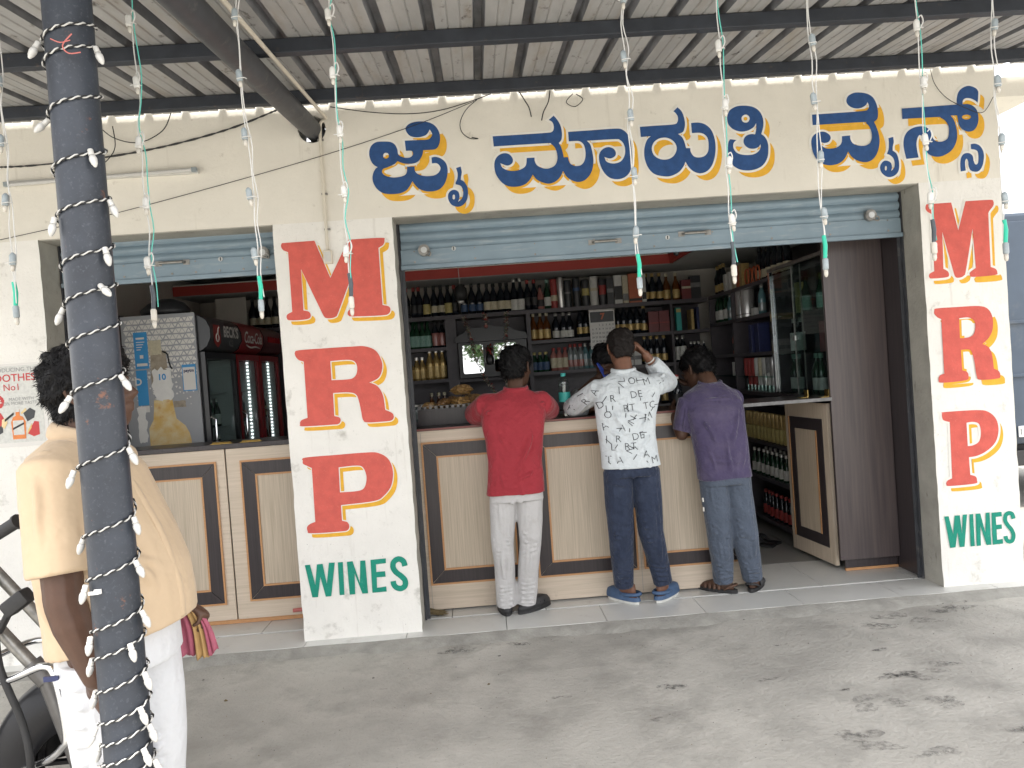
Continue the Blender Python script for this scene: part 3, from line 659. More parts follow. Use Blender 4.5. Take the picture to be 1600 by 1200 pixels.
# door frame at the far side of the left bay
mb = MB(); mb.box(-1.60, 1.03, 0, -1.40, 1.09, 2.13); mb.build('door_frame', 'dark_laminate', shop)
mb = MB(); mb.box(-1.452, 1.015, .05, -1.425, 1.028, 1.98); mb.build('door_trim', 'edge_wood', shop)

# ---------------------------------------------------------------- painted lettering
def painted(key, mats, parent, name, sh, out, pairs=()):
    G = GLYPHS[key]
    i = 0
    while i < len(G):
        n = 2 if i in pairs else 1            # a letter and its subscript sign are one part
        main, shade, rim = MB(), MB(), MB()
        for g in G[i:i + n]:
            cs = [smooth_contour(c) for c in g]
            ar = [abs(sum(c[k][0] * c[(k + 1) % len(c)][1] - c[(k + 1) % len(c)][0] * c[k][1] for k in range(len(c)))) for c in cs]
            big = ar.index(max(ar))
            front(main, flat_mesh(cs), -.0046)
            if sh:
                front(shade, flat_mesh([[(p[0] + sh[0], p[1] + sh[1]) for p in c] for c in cs]), -.0016)
                front(rim, flat_mesh([offset_contour(c, out, k != big) for k, c in enumerate(cs)]), -.0030)
        o = main.build(name, mats[0], parent)
        if sh:
            shade.build('letter_shadow', 'paint_yellow', o)
            rim.build('letter_outline', 'paint_white', o)
        i += n
painted('sign', ['paint_blue'], fac, 'shop_name_letter', (.037, -.044), .013, (0, 5, 7))
painted('price_a', ['paint_red'], pil_a, 'price_letter', (.024, -.029), .006)
painted('price_b', ['paint_red'], pil_b, 'price_letter', (.030, -.036), .014)
painted('wines_a', ['paint_green'], pil_a, 'wines_letter', None, 0)
painted('wines_b', ['paint_green'], pil_b, 'wines_letter', None, 0)

# ================================================================ ROLLING SHUTTERS
def shutter(x0, x1, zb, label, locks, handles, keyholes):
    t = thing('rolling_shutter', label, 'shutter', ((x0 + x1) / 2, .2, zb), 'half raised blue shutters')
    mb = MB()
    # curtain: rounded slats above the flat bottom rail
    prof = []
    z = zb + .125
    while z < 2.51:
        for k in range(7):
            a = PI * k / 6
            prof.append((.205 - .014 * math.sin(a), z + .048 * k / 6))
        prof.append((.209, z + .052)); z += .056
    v = [(x, p[0], p[1]) for x in (x0 + .02, x1 - .02) for p in prof]
    n = len(prof)
    mb.add(v, [(i, i + 1, n + i + 1, n + i) for i in range(n - 1)])
    mb.build('slat_curtain', 'shutter_paint', t, 35)
    mb = MB(); mb.box(x0 + .015, .196, zb + .028, x1 - .015, .208, zb + .124, 0, .002); mb.box(x0 + .012, .180, zb, x1 - .012, .212, zb + .027, 0, .003)
    mb.build('bottom_rail', 'shutter_paint', t)
    for s, x in ((1, x0), (-1, x1)):
        mb = MB(); mb.box(x + s * .001, .200, 0.002, x + s * .010, .231, 2.493); mb.box(x + s * .010, .225, 0.002, x + s * .03, .231, 2.493)
        mb.build('guide_rail', 'rafter_paint', t)
    for (x, z) in locks:
        mb = MB()
        mb.tube([(x, .195, z), (x, .165, z)], .036, 20); 
        mb.tube([(x, .165, z), (x, .160, z)], .029, 20)
        l = mb.build('round_lock', 'dull_steel', t, 30)
        mb = MB(); mb.tube([(x, .1595, z), (x, .157, z)], .019, 18); mb.build('lock_face', 'steel', l, 30)
        mb = MB(); mb.tube([(x + .022, .160, z - .008), (x + .04, .150, z - .02), (x + .036, .150, z - .04), (x + .012, .155, z - .032)], .005, 6, smooth=4); mb.build('shackle', 'dull_steel', l, True)
    for (x, z) in handles:
        mb = MB(); mb.tube([(x - .075, .196, z), (x - .07, .165, z), (x + .07, .165, z), (x + .075, .196, z)], .009, 8)
        for s in (-1, 1): mb.box(x + s * .085 - .02, .192, z - .016, x + s * .085 + .02, .1955, z + .016)
        mb.build('pull_handle', 'dull_steel', t, True)
    for (x, z) in keyholes:
        mb = MB(); mb.tube([(x, .1955, z), (x, .192, z)], .014, 12, 0); mb.box(x - .003, .189, z - .01, x + .003, .1915, z + .01, 1); mb.build('keyhole', ['steel', 'ink_black'], t)
    for i in range(9):
        x = x0 + .1 + (x1 - x0 - .2) * i / 8
        for dz, r in ((.045, .007), (.112, .005)):
            mb = MB(); mb.tube([(x, .196, zb + dz), (x, .1925, zb + dz)], r, 8); mb.build('rivet', 'dull_steel', t)
    return t
shutter(W0, W1, 2.205, 'wide half raised blue shutter over the main counter bay', [(.876, 2.318), (3.712, 2.352)], [(2.012, 2.30), (2.585, 2.315)], [(1.06, 2.32), (2.41, 2.30)])
shutter(-1.362, 0, 2.235, 'narrow half raised blue shutter over the bay with the coolers', [(-.112, 2.37)], [(-.674, 2.345)], [(-.38, 2.35)])

# ================================================================ CANOPY
canopy = thing('canopy', 'corrugated metal canopy on dark tubes over the forecourt', 'canopy', (1.5, -2, 0))
SL = .105
def zr(y): return 3.187 + SL * y
prof = []
x = -4.2
PITCH = .216
x = 1.062 - PITCH * 20
while x < 5.7:
    prof += [(x - .027, 0), (x - .016, .042), (x + .016, .042), (x + .027, 0), (x + .075, 0), (x + .081, .005), (x + .087, 0), (x + .130, 0), (x + .136, .005), (x + .142, 0)]
    x += PITCH
mb = MB()
ys = [-3.3, -2.3, -1.7, -.9, -.010]
v = [(p[0], y, zr(y) + p[1]) for y in ys for p in prof]
n = len(prof)
for j in range(len(ys) - 1):
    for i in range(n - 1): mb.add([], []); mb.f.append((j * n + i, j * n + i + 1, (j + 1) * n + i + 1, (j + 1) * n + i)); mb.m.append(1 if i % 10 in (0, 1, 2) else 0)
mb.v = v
rs = mb.build('roof_sheet', ['sheet_metal', 'sheet_rib_shade'], canopy)
so = rs.modifiers.new('thickness', 'SOLIDIFY'); so.thickness = .0012; so.offset = 1
for y in (-.376, -1.222, -2.07, -2.90, -3.25):
    mb = MB(); mb.box(-3.2, y, zr(y) - .066, 5.65, y + .05, zr(y) - .003, 0, .004); mb.build('purlin', 'purlin_paint', canopy)
mb = MB(); mb.tube([(.277, .35, zr(.35) - .137), (.285, -3.25, zr(-3.25) - .137)], .0575, 24); mb.build('rafter', 'rafter_paint', canopy, True)
mb = MB(); mb.tube([(.372, -.03, zr(-.02) - .085), (.372, -3.25, zr(-3.25) - .085)], .010, 8); mb.build('conduit', 'pvc', canopy, True)
mb = MB(); mb.tube([(5.5, -2.87, ZG), (5.5, -2.87, zr(-2.87) - .07)], .05, 16); mb.build('end_post', 'rafter_paint', canopy, True)

# the post in front with its own foot plate
post = thing('steel_post', 'dark grey round steel post in front of the man in beige', 'post', (.209, -2.65, ZG))
mb = MB(); mb.tube([(.209, -2.65, ZG), (.209, -2.65, zr(-2.65) - .19)], .0575, 32); mb.build('shaft', 'pipe_paint', post, True)
mb = MB(); mb.box(.10, -2.76, ZG, .32, -2.54, ZG + .012, 0, .003); mb.build('foot_plate', 'pipe_paint', post)
mb = MB(); mb.box(.172, -2.711, 1.058, .197, -2.7075, 1.066); mb.box(.188, -2.7135, 1.060, .205, -2.7085, 1.071); mb.build('torn_sticker', 'paper', post)

# conduit down the facade with the little socket box; tube light; loose wires
t = thing('socket_box', 'small cream switch box at the foot of the thin conduit on the pillar', 'switch box', (.317, 0, 2.28))
mb = MB(); mb.box(.292, -.030, 2.245, .344, 0, 2.325, 0, .004); b_ = mb.build('box', 'pvc', t)
mb = MB(); mb.box(.299, -.033, 2.255, .337, -.0302, 2.315, 0, .002); mb.build('faceplate', 'plastic_white', t)
mb = MB(); mb.tube([(.372, -.03, 3.10), (.345, -.014, 3.09), (.328, -.012, 3.04), (.322, -.012, 2.75), (.318, -.012, 2.33)], .0095, 8, smooth=5); mb.build('conduit', 'pvc', t, True)
for z in (2.98, 2.66, 2.45):
    mb = MB(); mb.box(.308, -.016, z - .005, .342, -.0015, z + .005); mb.build('clip', 'dull_steel', t)
t = thing('tube_light', 'unlit white tube light batten on the wall above the left bay', 'lamp', (-.93, 0, 2.84))
mb = MB(); mb.box(-1.51, -.028, 2.826, -.40, -.001, 2.848, 0, .003); mb.build('batten', 'plastic_white', t)
mb = MB(); mb.tube([(-1.48, -.040, 2.822), (-.43, -.040, 2.843)], .012, 12); mb.build('tube', 'bulb_white', t, True)
for x, z in ((-1.495, 2.824), (-.415, 2.842)):
    mb = MB(); mb.box(x - .016, -.05, z - .014, x + .016, -.028, z + .014, 0, .003); mb.build('end_holder', 'plastic_grey', t)

def cable(name, label, pts, r, m, twist=False, k=6, group=None):
    if not twist:
        mb = MB(); mb.tube(pts, r, 6, smooth=k); o = mb.build(name, m, smooth=True)
    else:
        P, _ = spline(pts, [r] * len(pts), 10)
        mb = MB()
        for ph, mi in ((0, 0), (PI, 1)):
            L = 0; q = []
            for i, p in enumerate(P):
                if i: L += (P[i] - P[i - 1]).length
                a = L / .022 * 2 * PI / 2 + ph
                q.append(p + Vector((math.cos(a) * r, math.cos(a) * .3 * r, math.sin(a) * r)))
            mb.tube(q, r, 5, mi)
        o = mb.build(name, m, smooth=True)
    return tag(o, label, 'cable', group)
cable('twisted_cable', 'black twisted flex sagging along the upper wall from the pipe hole', [(-1.6, -.02, 2.935), (-1.35, -.02, 2.93), (-.9, -.02, 2.955), (-.55, -.02, 3.0), (-.2, -.03, 3.07), (.1, -.05, 3.16)], .0035, ['wire_black', 'wire_black'], True)
cable('thin_wire', 'long thin black wire rising across the wall from lower left to canopy', [(-1.62, -.03, 2.50), (-1.0, -.03, 2.60), (-.3, -.03, 2.74), (.35, -.03, 2.885), (.9, -.03, 3.03), (1.25, -.05, 3.14)], .0022, 'wire_black')
cable('loose_wire', 'thin wires drooping under the canopy edge above the first letter', [(.40, -.03, 3.165), (.62, -.035, 3.12), (.85, -.035, 3.095), (1.05, -.035, 3.105), (1.25, -.04, 3.15), (1.35, -.1, 3.16)], .0028, 'wire_black')
cable('hanging_wire', 'black looped wire dangling between the first two words', [(1.27, -.05, 3.15), (1.20, -.03, 3.10), (1.16, -.03, 3.03), (1.165, -.03, 2.97), (1.21, -.03, 2.93), (1.26, -.03, 2.925), (1.22, -.03, 2.935)], .0026, 'wire_black')
cable('cable_stub', 'short frayed cable stub hanging left of centre above second word', [(1.52, -.1, 3.16), (1.555, -.05, 3.12), (1.575, -.03, 3.09), (1.585, -.03, 3.035)], .0035, 'wire_black')
cable('cable_stub', 'short frayed cable stub slanting down toward the second word', [(1.70, -.1, 3.16), (1.69, -.05, 3.11), (1.66, -.03, 3.06), (1.645, -.03, 3.01)], .0035, 'wire_black')
cable('wire_loop', 'tiny ring of black wire tucked under the canopy edge', [(1.84, -.05, 3.15), (1.80, -.03, 3.11), (1.85, -.03, 3.08), (1.90, -.03, 3.12), (1.86, -.04, 3.15)], .0026, 'wire_black')
cable('loose_wire', 'tangled thin wire hanging across the last blue letter', [(4.02, -.05, 3.17), (4.06, -.02, 3.09), (4.13, -.02, 3.0), (4.25, -.02, 2.93), (4.35, -.02, 2.90), (4.42, -.02, 2.99)], .002, 'wire_black')
cable('loose_wire', 'dark wire loops dangling beside the lit post above left bay', [(-.95, -.1, 3.15), (-.87, -.04, 3.06), (-.72, -.04, 3.02), (-.58, -.04, 3.08), (-.5, -.1, 3.16)], .003, 'wire_black')
cable('loose_wire', 'frayed wire end dropping below the twisted flex', [(-.86, -.05, 3.12), (-.86, -.04, 3.0), (-.92, -.04, 2.92), (-1.0, -.04, 2.88), (-.96, -.04, 2.89)], .003, 'wire_black')

# ================================================================ COUNTERS
def counter_panel(t, x0, x1, z0, z1, y, flip=False):
    """dark picture-frame border with wood edging round a light panel, proud of the carcass"""
    w = .082
    mb = MB()
    for q in ([(x0, z0), (x1, z0), (x1 - w, z0 + w), (x0 + w, z0 + w)], [(x1, z0), (x1, z1), (x1 - w, z1 - w), (x1 - w, z0 + w)], [(x1, z1), (x0, z1), (x0 + w, z1 - w), (x1 - w, z1 - w)], [(x0, z1), (x0, z0), (x0 + w, z0 + w), (x0 + w, z1 - w)]):
        c = (sum(p[0] for p in q) / 4, sum(p[1] for p in q) / 4)
        mb.prism([(p[0] + (c[0] - p[0]) * .006, p[1] + (c[1] - p[1]) * .006) for p in q], y - .008, y - .0005)
    o = mb.build('panel_border', 'dark_laminate', t)
    mb = MB()
    def ring(a0, a1, b0, b1, e):
        mb.box(a0, y - .0105, b0, a1, y - .001, b0 + e); mb.box(a0, y - .0105, b1 - e, a1, y - .001, b1); mb.box(a0, y - .0105, b0 + e, a0 + e, y - .001, b1 - e); mb.box(a1 - e, y - .0105, b0 + e, a1, y - .001, b1 - e)
    ring(x0 - .012, x1 + .012, z0 - .012, z1 + .012, .0115)
    ring(x0 + w - .0002, x1 - w + .0002, z0 + w - .0002, z1 - w + .0002, .0115)
    mb.build('edging', 'edge_wood', o)
    mb = MB(); mb.box(x0 + w + .012, y - .005, z0 + w + .012, x1 - w - .012, y - .0006, z1 - w - .012)
    mb.build('centre_panel', 'panel_laminate', t)

t = counter = thing('shop_counter', 'long beige counter with dark framed panels behind the three customers', 'counter', (1.75, .366, 0))
mb = MB()
CX0, CX1 = .715, 2.825
mb.box(CX0, .37, .012, CX1, .39, 1.180, 0)
mb.build('front_board', 'beige_laminate_h', t)
for x in (CX0 + .036, 1.44, 2.135):
    mb = MB(); mb.box(x - .001, .3685, .02, x + .001, .3698, 1.17); mb.build('joint', 'ink_grey', t)
mb = MB(); mb.box(CX0 + .002, .392, .012, CX0 + .03, .85, 1.17); mb.box(CX1 - .03, .392, .012, CX1 - .002, .85, 1.17); mb.build('end_board', 'beige_laminate', t)
counter_panel(t, .762, 1.412, .185, 1.095, .37)
counter_panel(t, 1.468, 2.105, .178, 1.098, .37)
counter_panel(t, 2.165, 2.79, .18, 1.10, .37)
mb = MB(); mb.box(CX0 - .002, .355, 1.181, CX1 + .004, .9, 1.197, 0, .003); mb.build('countertop', 'dark_laminate', t)
mb = MB(); mb.box(CX0 - .002, .3505, 1.183, CX1 + .004, .3545, 1.196); mb.build('top_edging', 'red_edge', t)
mb = MB(); mb.box(CX0 + .01, .60, 1.199, 1.62, .63, 1.305, 0); mb.box(CX0 + .01, .632, 1.285, 1.62, .95, 1.305, 0); mb.build('raised_shelf', 'dark_laminate', t)

t = thing('side_counter', 'shorter beige counter with dark framed doors under the coolers bay', 'counter', (-.7, .44, 0))
for a, b in ((-1.36, -.537), (-.527, -.004 + .32)):
    mb = MB(); mb.box(a, .444, .035, b, .462, 1.155, 0); mb.build('front_board', 'beige_laminate_h', t)
counter_panel(t, -1.30, -.605, .15, 1.066, .444)
counter_panel(t, -.428, .26, .16, 1.062, .444)
mb = MB(); mb.box(-1.36, .425, 1.158, .33, .80, 1.19, 0, .003); mb.build('countertop', 'dark_laminate', t)
mb = MB(); mb.box(-1.36, .463, .003, .33, .48, .034); mb.build('plinth', 'edge_wood', t)
for x in (-.55, -.36):
    mb = MB(); mb.box(x - .07, .44, 1.1905, x + .07, .475, 1.194, 0, .001); mb.tube([(x - .06, .455, 1.198), (x + .06, .455, 1.198)], .005, 8); mb.build('hinge', 'brass', t)

# flap over the doorway, half door standing open, tall cabinet end
t = thing('counter_flap', 'dark counter flap bridging the gap between counter and tall cabinet', 'counter flap', (3.16, .5, 1.2))
mb = MB(); mb.box(2.835, .455, 1.174, 3.515, .93, 1.198, 0, .002); mb.build('flap_board', 'wardrobe_laminate', t)
mb = MB(); mb.box(2.835, .4515, 1.175, 3.515, .4545, 1.197); mb.build('front_edging', 'box_grey', t)
for x, y in ((3.36, .62), (3.46, .52)):
    mb = MB(); mb.box(x, y - .03, 1.1985, x + .05, y + .03, 1.2005); mb.box(x + .0505, y - .03, 1.1985, x + .053, y + .03, 1.25); mb.tube([(x + .05, y - .03, 1.203), (x + .05, y + .03, 1.203)], .005, 8); mb.build('hinge', 'brass', t)
t = thing('half_door', 'open beige half door with dark frame below the counter flap', 'door', (3.53, .545, .03))
M = Matrix.Translation((3.53, .545, 0)) @ Matrix.Rotation(math.radians(95.5), 4, 'Z')
def dbox(mb, x0, y0, z0, x1, y1, z1):
    s = len(mb.v); mb.box(x0, y0, z0, x1, y1, z1); mb.xf(M, s)
D = .60
mb = MB(); dbox(mb, .01, -.013, .03, D, .013, 1.15); mb.build('door_leaf', 'beige_laminate', t)
mb = MB()
for a in ((.075, .15, .14, 1.04), (D - .14, D - .07, .14, 1.04)): dbox(mb, a[0], .0132, a[2], a[1], .019, a[3])
dbox(mb, .1505, .0132, .14, D - .1405, .019, .22); dbox(mb, .1505, .0132, .955, D - .1405, .019, 1.04)
mb.build('panel_border', 'dark_laminate', t)
mb = MB(); dbox(mb, .1512, .0132, .222, .165, .023, .953); dbox(mb, D - .068, .0132, .14, D - .055, .023, 1.04); mb.build('edging', 'edge_wood', t)
mb = MB(); dbox(mb, .166, .0132, .222, D - .142, .016, .953); mb.build('centre_panel', 'panel_laminate', t)
for z in (.22, 1.02):
    mb = MB(); mb.box(3.532, .515, z - .05, 3.545, .530, z + .05, 0, .002); mb.build('hinge', 'brass', t)

# ================================================================ BACK SHELVES AND SIDE CABINET
t = thing('back_shelf', 'dark open shelving across the back wall crowded with bottles', 'shelf', (1, 3.35, 0))
BY0, BY1 = 3.2, 3.56
mb = MB(); mb.box(-1.74, BY1, 0, 3.54, BY1 + .02, 2.13); mb.build('back_board', 'shelf_laminate', t)
def board(x0, x1, z, th=.034):
    mb = MB(); mb.box(x0, BY0, z - th, x1, BY1 - .001, z); mb.build('shelf_board', 'shelf_laminate', t)
board(-1.74, 3.54, 2.132, .04)
for z in (1.815, 1.492): board(-.6, .834, z); board(1.705, 3.148, z); board(3.172, 3.54, z)
board(.947, 1.664, 1.478); 
for z in (1.075,): board(-.6, .834, z); board(.947, 1.664, z); board(1.705, 3.148, z); board(3.172, 3.54, z)
for a, b in ((.835, .946), (1.665, 1.704), (3.149, 3.171)):
    mb = MB(); mb.box(a, BY0 + .002, 0, b, BY1 - .002, 2.091); mb.build('upright', 'shelf_laminate', t)
mb = MB(); mb.box(-.6, BY0 + .03, .02, 3.54, BY0 + .05, 1.03); mb.build('base_cupboard', 'shelf_laminate', t)

t = thing('side_cabinet', 'tall dark cabinet along the right wall with plain wood end panel', 'cabinet', (3.8, 1.6, 0))
mb = MB(); mb.box(3.515, .470, .085, 3.925, .492, 2.46, 0, .002); mb.build('end_panel', 'wardrobe_laminate', t)
mb = MB(); mb.box(3.56, .505, .022, 3.925, .52, .084); mb.build('toe_board', 'dark_laminate', t)
mb = MB(); mb.box(3.56, .500, .003, 3.925, .52, .021); mb.build('toe_edging', 'edge_wood', t)
mb = MB(); mb.box(3.928, .236, .004, 3.95, .50, 2.46); mb.build('jamb_board', 'dark_laminate', t)
mb = MB(); mb.box(4.07, .493, .003, 4.09, 3.19, 2.46); mb.build('back_board', 'shelf_laminate', t)
for z, y0 in ((.10, .56), (.455, .56), (.765, .56), (1.12, .56), (1.535, 1.51), (1.855, 1.51), (2.135, .50)):
    mb = MB(); mb.box(3.545, y0, z - .03, 4.069, 3.19, z); mb.build('shelf_board', 'shelf_laminate', t)
mb = MB(); mb.box(3.53, .56, 1.165, 4.069, 3.19, 1.195); mb.build('ledge', 'dark_laminate', t)
for y, z0, z1 in ((1.485, 1.196, 2.104), (2.475, 1.196, 2.104), (3.17, 1.196, 2.104), (1.30, .003, 1.164), (2.42, .003, 1.164)):
    mb = MB(); mb.box(3.547, y, z0, 4.068, y + .02, z1); mb.build('upright', 'shelf_laminate', t)
mb = MB(); mb.box(3.56, 1.51, 1.318, 4.06, 3.15, 1.326); mb.build('glass_shelf', 'shelf_glass', t)
mb = MB(); mb.box(3.522, 1.445, 1.20, 3.545, 1.482, 2.165); mb.build('aluminium_profile', 'chrome', t)
mb = MB(); mb.box(3.520, .497, 2.165, 3.546, 1.484, 2.19); mb.build('door_track', 'dull_steel', t)
mb = MB(); mb.box(3.522, .497, 1.20, 3.543, .510, 2.164); mb.build('door_stile', 'dull_steel', t)
for i, (a, b, x) in enumerate(((.512, 1.02, 3.526), (.90, 1.44, 3.536))):
    mb = MB(); mb.box(x, a, 1.205, x + .005, b, 2.16); p = mb.build('sliding_door', 'pane_glass', t)
    mb = MB(); mb.box(x - .003, a - .004 if i else b, 1.205, x + .008, a if i else b + .006, 2.16); mb.build('edge_strip', 'dull_steel', p)
mb = MB(); mb.box(3.515, 1.0, 1.60, 3.53, 1.05, 1.64, 0, .003); mb.build('door_lock', 'steel', t)
for z in (1.50, 1.80):
    mb = MB(); mb.box(3.56, .52, z, 4.06, 1.48, z + .006); mb.build('glass_shelf', 'shelf_glass', t)

# ---------------------------------------------------------------- bottles
KINDS = {
 # body radius, height, shoulder height, neck radius, body mat, label mat, (label z0,z1), cap mat
 'wine': (.037, .315, .19, .0145, 'bottle_dark', 'label_cream', (.04, .11), 'label_black'),
 'wine_plain': (.037, .31, .19, .0145, 'bottle_dark', 'label_black', (.05, .13), 'label_red'),
 'wine_yellow': (.037, .31, .19, .0145, 'bottle_dark', 'label_yellow', (.03, .13), 'label_black'),
 'wine_blue': (.037, .31, .19, .0145, 'bottle_dark', 'label_blue', (.03, .10), 'label_black'),
 'oval': (.040, .30, .185, .015, 'bottle_dark', 'label_cream', (.03, .115), 'label_black'),
 'silver': (.039, .335, .19, .015, 'bottle_dark', 'label_white', (.01, .12), 'cap_silver'),
 'pale': (.038, .27, .16, .015, 'bottle_green', 'label_green', (.02, .13), 'bottle_green'),
 'pinkline': (.036, .27, .17, .014, 'bottle_dark', 'bottle_pink', (.02, .15), 'label_black'),
 'gold': (.040, .235, .14, .017, 'bottle_gold', 'label_gold', (.02, .11), 'cap_silver'),
 'gold_tall': (.042, .31, .18, .018, 'bottle_gold', 'label_gold', (.02, .14), 'cap_silver'),
 'amber': (.038, .28, .16, .014, 'bottle_amber', 'label_gold', (.02, .11), 'label_cream'),
 'black_white': (.039, .27, .16, .015, 'bottle_dark', 'label_white', (.015, .085), 'cap_silver'),
 'black_gold': (.038, .33, .19, .014, 'bottle_dark', 'label_gold', (.04, .105), 'cap_silver'),
 'lime': (.036, .20, .12, .015, 'bottle_green', 'label_blue', (.02, .10), 'label_yellow'),
 'pink': (.034, .235, .16, .014, 'bottle_pink', 'label_cream', (.03, .13), 'label_red'),
 'clear_red': (.034, .26, .17, .014, 'bottle_clear', 'bottle_pink', (.03, .10), 'label_red'),
 'aqua': (.034, .26, .17, .014, 'bottle_aqua', 'bottle_clear', (.03, .10), 'cap_silver'),
 'small_black': (.030, .20, .12, .012, 'bottle_dark', 'label_white', (.02, .06), 'cap_silver'),
 'silver_label': (.034, .27, .17, .013, 'bottle_dark', 'label_white', (.02, .16), 'cap_silver'),
 'green': (.036, .30, .18, .014, 'bottle_green', 'label_white', (.03, .12), 'label_green'),
 'rum': (.036, .29, .175, .015, 'bottle_dark', 'label_gold', (.03, .10), 'label_gold'),
 'rose': (.036, .25, .15, .015, 'bottle_pink', 'label_black', (.03, .10), 'label_black'),
 'beer': (.030, .225, .13, .012, 'bottle_green', 'label_white', (.02, .10), 'cap_silver'),
 'beer_red': (.030, .225, .13, .012, 'bottle_dark', 'label_red', (.02, .10), 'label_red'),
 'jar': (.045, .17, .13, .036, 'bottle_clear', 'bottle_clear', (.02, .04), 'cap_silver'),
}
PROTO = {}
def bottle_proto(kind):
    r, h, sh, rn, bm_, lm, lz, cm = KINDS[kind]
    prof = [(r * .86, 0), (r, .008), (r, sh * .92), (r * .93, sh), (r * .62, sh + (h - sh) * .28), (rn * 1.12, sh + (h - sh) * .45), (rn, sh + (h - sh) * .6), (rn, h * .985), (rn * .9, h * .986)]
    mb = MB(); mb.lathe(prof, n=14)
    o = mb.build('bottle', bm_, smooth=50)
    mb = MB(); mb.lathe([(r * 1.012, lz[0]), (r * 1.018, lz[0] + .002), (r * 1.018, lz[1] - .002), (r * 1.012, lz[1])], n=14, caps=False)
    c = mb.build('paper_label', lm, smooth=50); c.parent = o
    mb = MB(); mb.lathe([(rn * 1.12, h * .88), (rn * 1.25, h * .885), (rn * 1.25, h), (rn * 1.1, h + .002)], n=12)
    c = mb.build('cap', cm, smooth=50); c.parent = o
    return o
def put_bottle(kind, pos, label, group, rz=0.):
    if kind in PROTO: o = copy_tree(PROTO[kind])
    else: o = PROTO[kind] = bottle_proto(kind)
    o.location = pos; o.rotation_euler = (0, 0, rz)
    return tag(o, label, 'bottle', group)
def row(kind, xs, z, desc, where, group, y=3.285):
    n = len(xs)
    for i, x in enumerate(xs):
        lab = desc + (', ' + ORD[i] + ' from left ' if n > 1 else ' ') + where
        put_bottle(kind, (x + random.uniform(-.004, .004), y + random.uniform(-.012, .012), z + .0006), lab, group, random.uniform(0, 6))
TOPZ = 2.132
G = 'bottles on the top back shelf'
row('wine_plain', [.461, .538, .59], TOPZ, 'dark bottle with red neck', 'at left end of top shelf', G)
row('wine_yellow', [.661], TOPZ, 'dark wine bottle with broad yellow label', 'on the top back shelf', G)
row('wine', [.738, .815], TOPZ, 'dark wine bottle with cream label', 'beside yellow label, top shelf', G)
row('wine_yellow', [.886], TOPZ, 'dark bottle with yellow label just left of the hanging lamp', 'on top shelf', G)
row('wine_plain', [.945], TOPZ, 'dark bottle with small red label behind the hanging lamp', 'on top shelf', G)
row('wine_blue', [1.048, 1.126, 1.203], TOPZ, 'dark bottle with blue label', 'right of the hanging lamp, top shelf', G)
row('oval', [1.281, 1.353, 1.424, 1.489], TOPZ, 'dark bottle with oval cream label', 'above the mirror cupboard', G)
row('silver', [1.567, 1.632], TOPZ, 'tall silver capped bottle with white label', 'near middle of top shelf', G)
row('wine_plain', [1.704, 1.769], TOPZ, 'plain dark bottle', 'right of the silver capped pair, top shelf', G)
row('rose', [1.834], TOPZ, 'reddish bottle beside a green one', 'on the top shelf', G)
row('green', [1.906], TOPZ, 'green bottle beside a reddish one', 'on the top shelf', G)
row('rum', [2.929, 2.995, 3.074], TOPZ, 'tall gold labelled bottle', 'right of the cartons, top shelf', G)
row('amber', [3.146, 3.239], TOPZ, 'short amber bottle', 'near right end of top shelf', G)
row('wine', [-1.10, -1.02, -.95, -.87], TOPZ, 'dark wine bottle', 'above the red coolers', 'bottles above the coolers')
A = 1.815
row('pale', [.498, .543, .601, .646], A, 'green bottle with pale label', 'on left middle shelf', 'pale label bottles on the left middle shelf')
row('pale', [.446], A, 'green bottle half hidden by the pillar', 'on left middle shelf', 'pale label bottles on the left middle shelf')
row('pinkline', [.73, .795], A, 'dark bottle with narrow pink label', 'on left middle shelf', 'pink label bottles on the left middle shelf')
row('amber', [1.737, 1.815, 1.88], A, 'amber bottle with bright gold label', 'left of the calendar', 'gold label bottles left of the calendar')
row('black_white', [1.972, 2.05, 2.115], A, 'black bottle with white label', 'left of the calendar', 'black bottles left of the calendar')
row('black_gold', [2.227, 2.29], A, 'black and gold bottle', 'at left edge of the calendar', 'bottles beside the calendar')
row('black_gold', [2.614, 2.68, 2.746, 2.818], A, 'black bottle with gold band and long neck', 'right of the calendar', 'gold band bottles right of the calendar')
row('rum', [2.884], A, 'dark gold label bottle touching the red cartons', 'right of the calendar', 'gold band bottles right of the calendar')
B = 1.492
row('gold', [.448, .513, .571], B, 'short gold bottle', 'on lower left shelf', 'short gold bottles on the lower left shelf')
row('gold_tall', [.655, .719, .784], B, 'taller gold bottle', 'on lower left shelf', 'tall gold bottles on the lower left shelf')
row('lime', [1.729, 1.787, 1.846], B, 'small yellow capped bottle with blue label', 'beside red shirt man', 'small blue label bottles')
row('pink', [1.924, 1.983, 2.049], B, 'pink bottle with red cap', 'on lower right shelf', 'pink bottles on the lower right shelf')
row('clear_red', [2.101, 2.153, 2.206], B, 'clear bottle with red cap', 'on lower right shelf', 'clear bottles on the lower right shelf')
row('aqua', [2.258, 2.317, 2.37], B, 'bluish clear bottle', 'behind the shopkeeper', 'bluish bottles behind the shopkeeper')
row('rum', [2.877, 2.943, 3.009, 3.081], B, 'black bottle with gold cap', 'below the red cartons', 'gold cap bottles below the red cartons')
row('silver_label', [3.215, 3.275], B, 'slim black bottle with silver label', 'in corner shelf', 'slim bottles in the corner shelf')
row('small_black', [3.36, 3.40, 3.445, 3.49], B, 'tiny white capped bottle', 'in corner shelf', 'tiny bottles in the corner shelf')
C_ = 1.075
row('amber', [.643, .715, .779], C_, 'gold necked bottle behind the snack packets', 'on bottom left shelf', 'bottles behind the snack packets', 3.27)
row('jar', [.47, .55], C_, 'clear glass jar', 'on bottom shelf by the pillar', 'jars by the pillar')
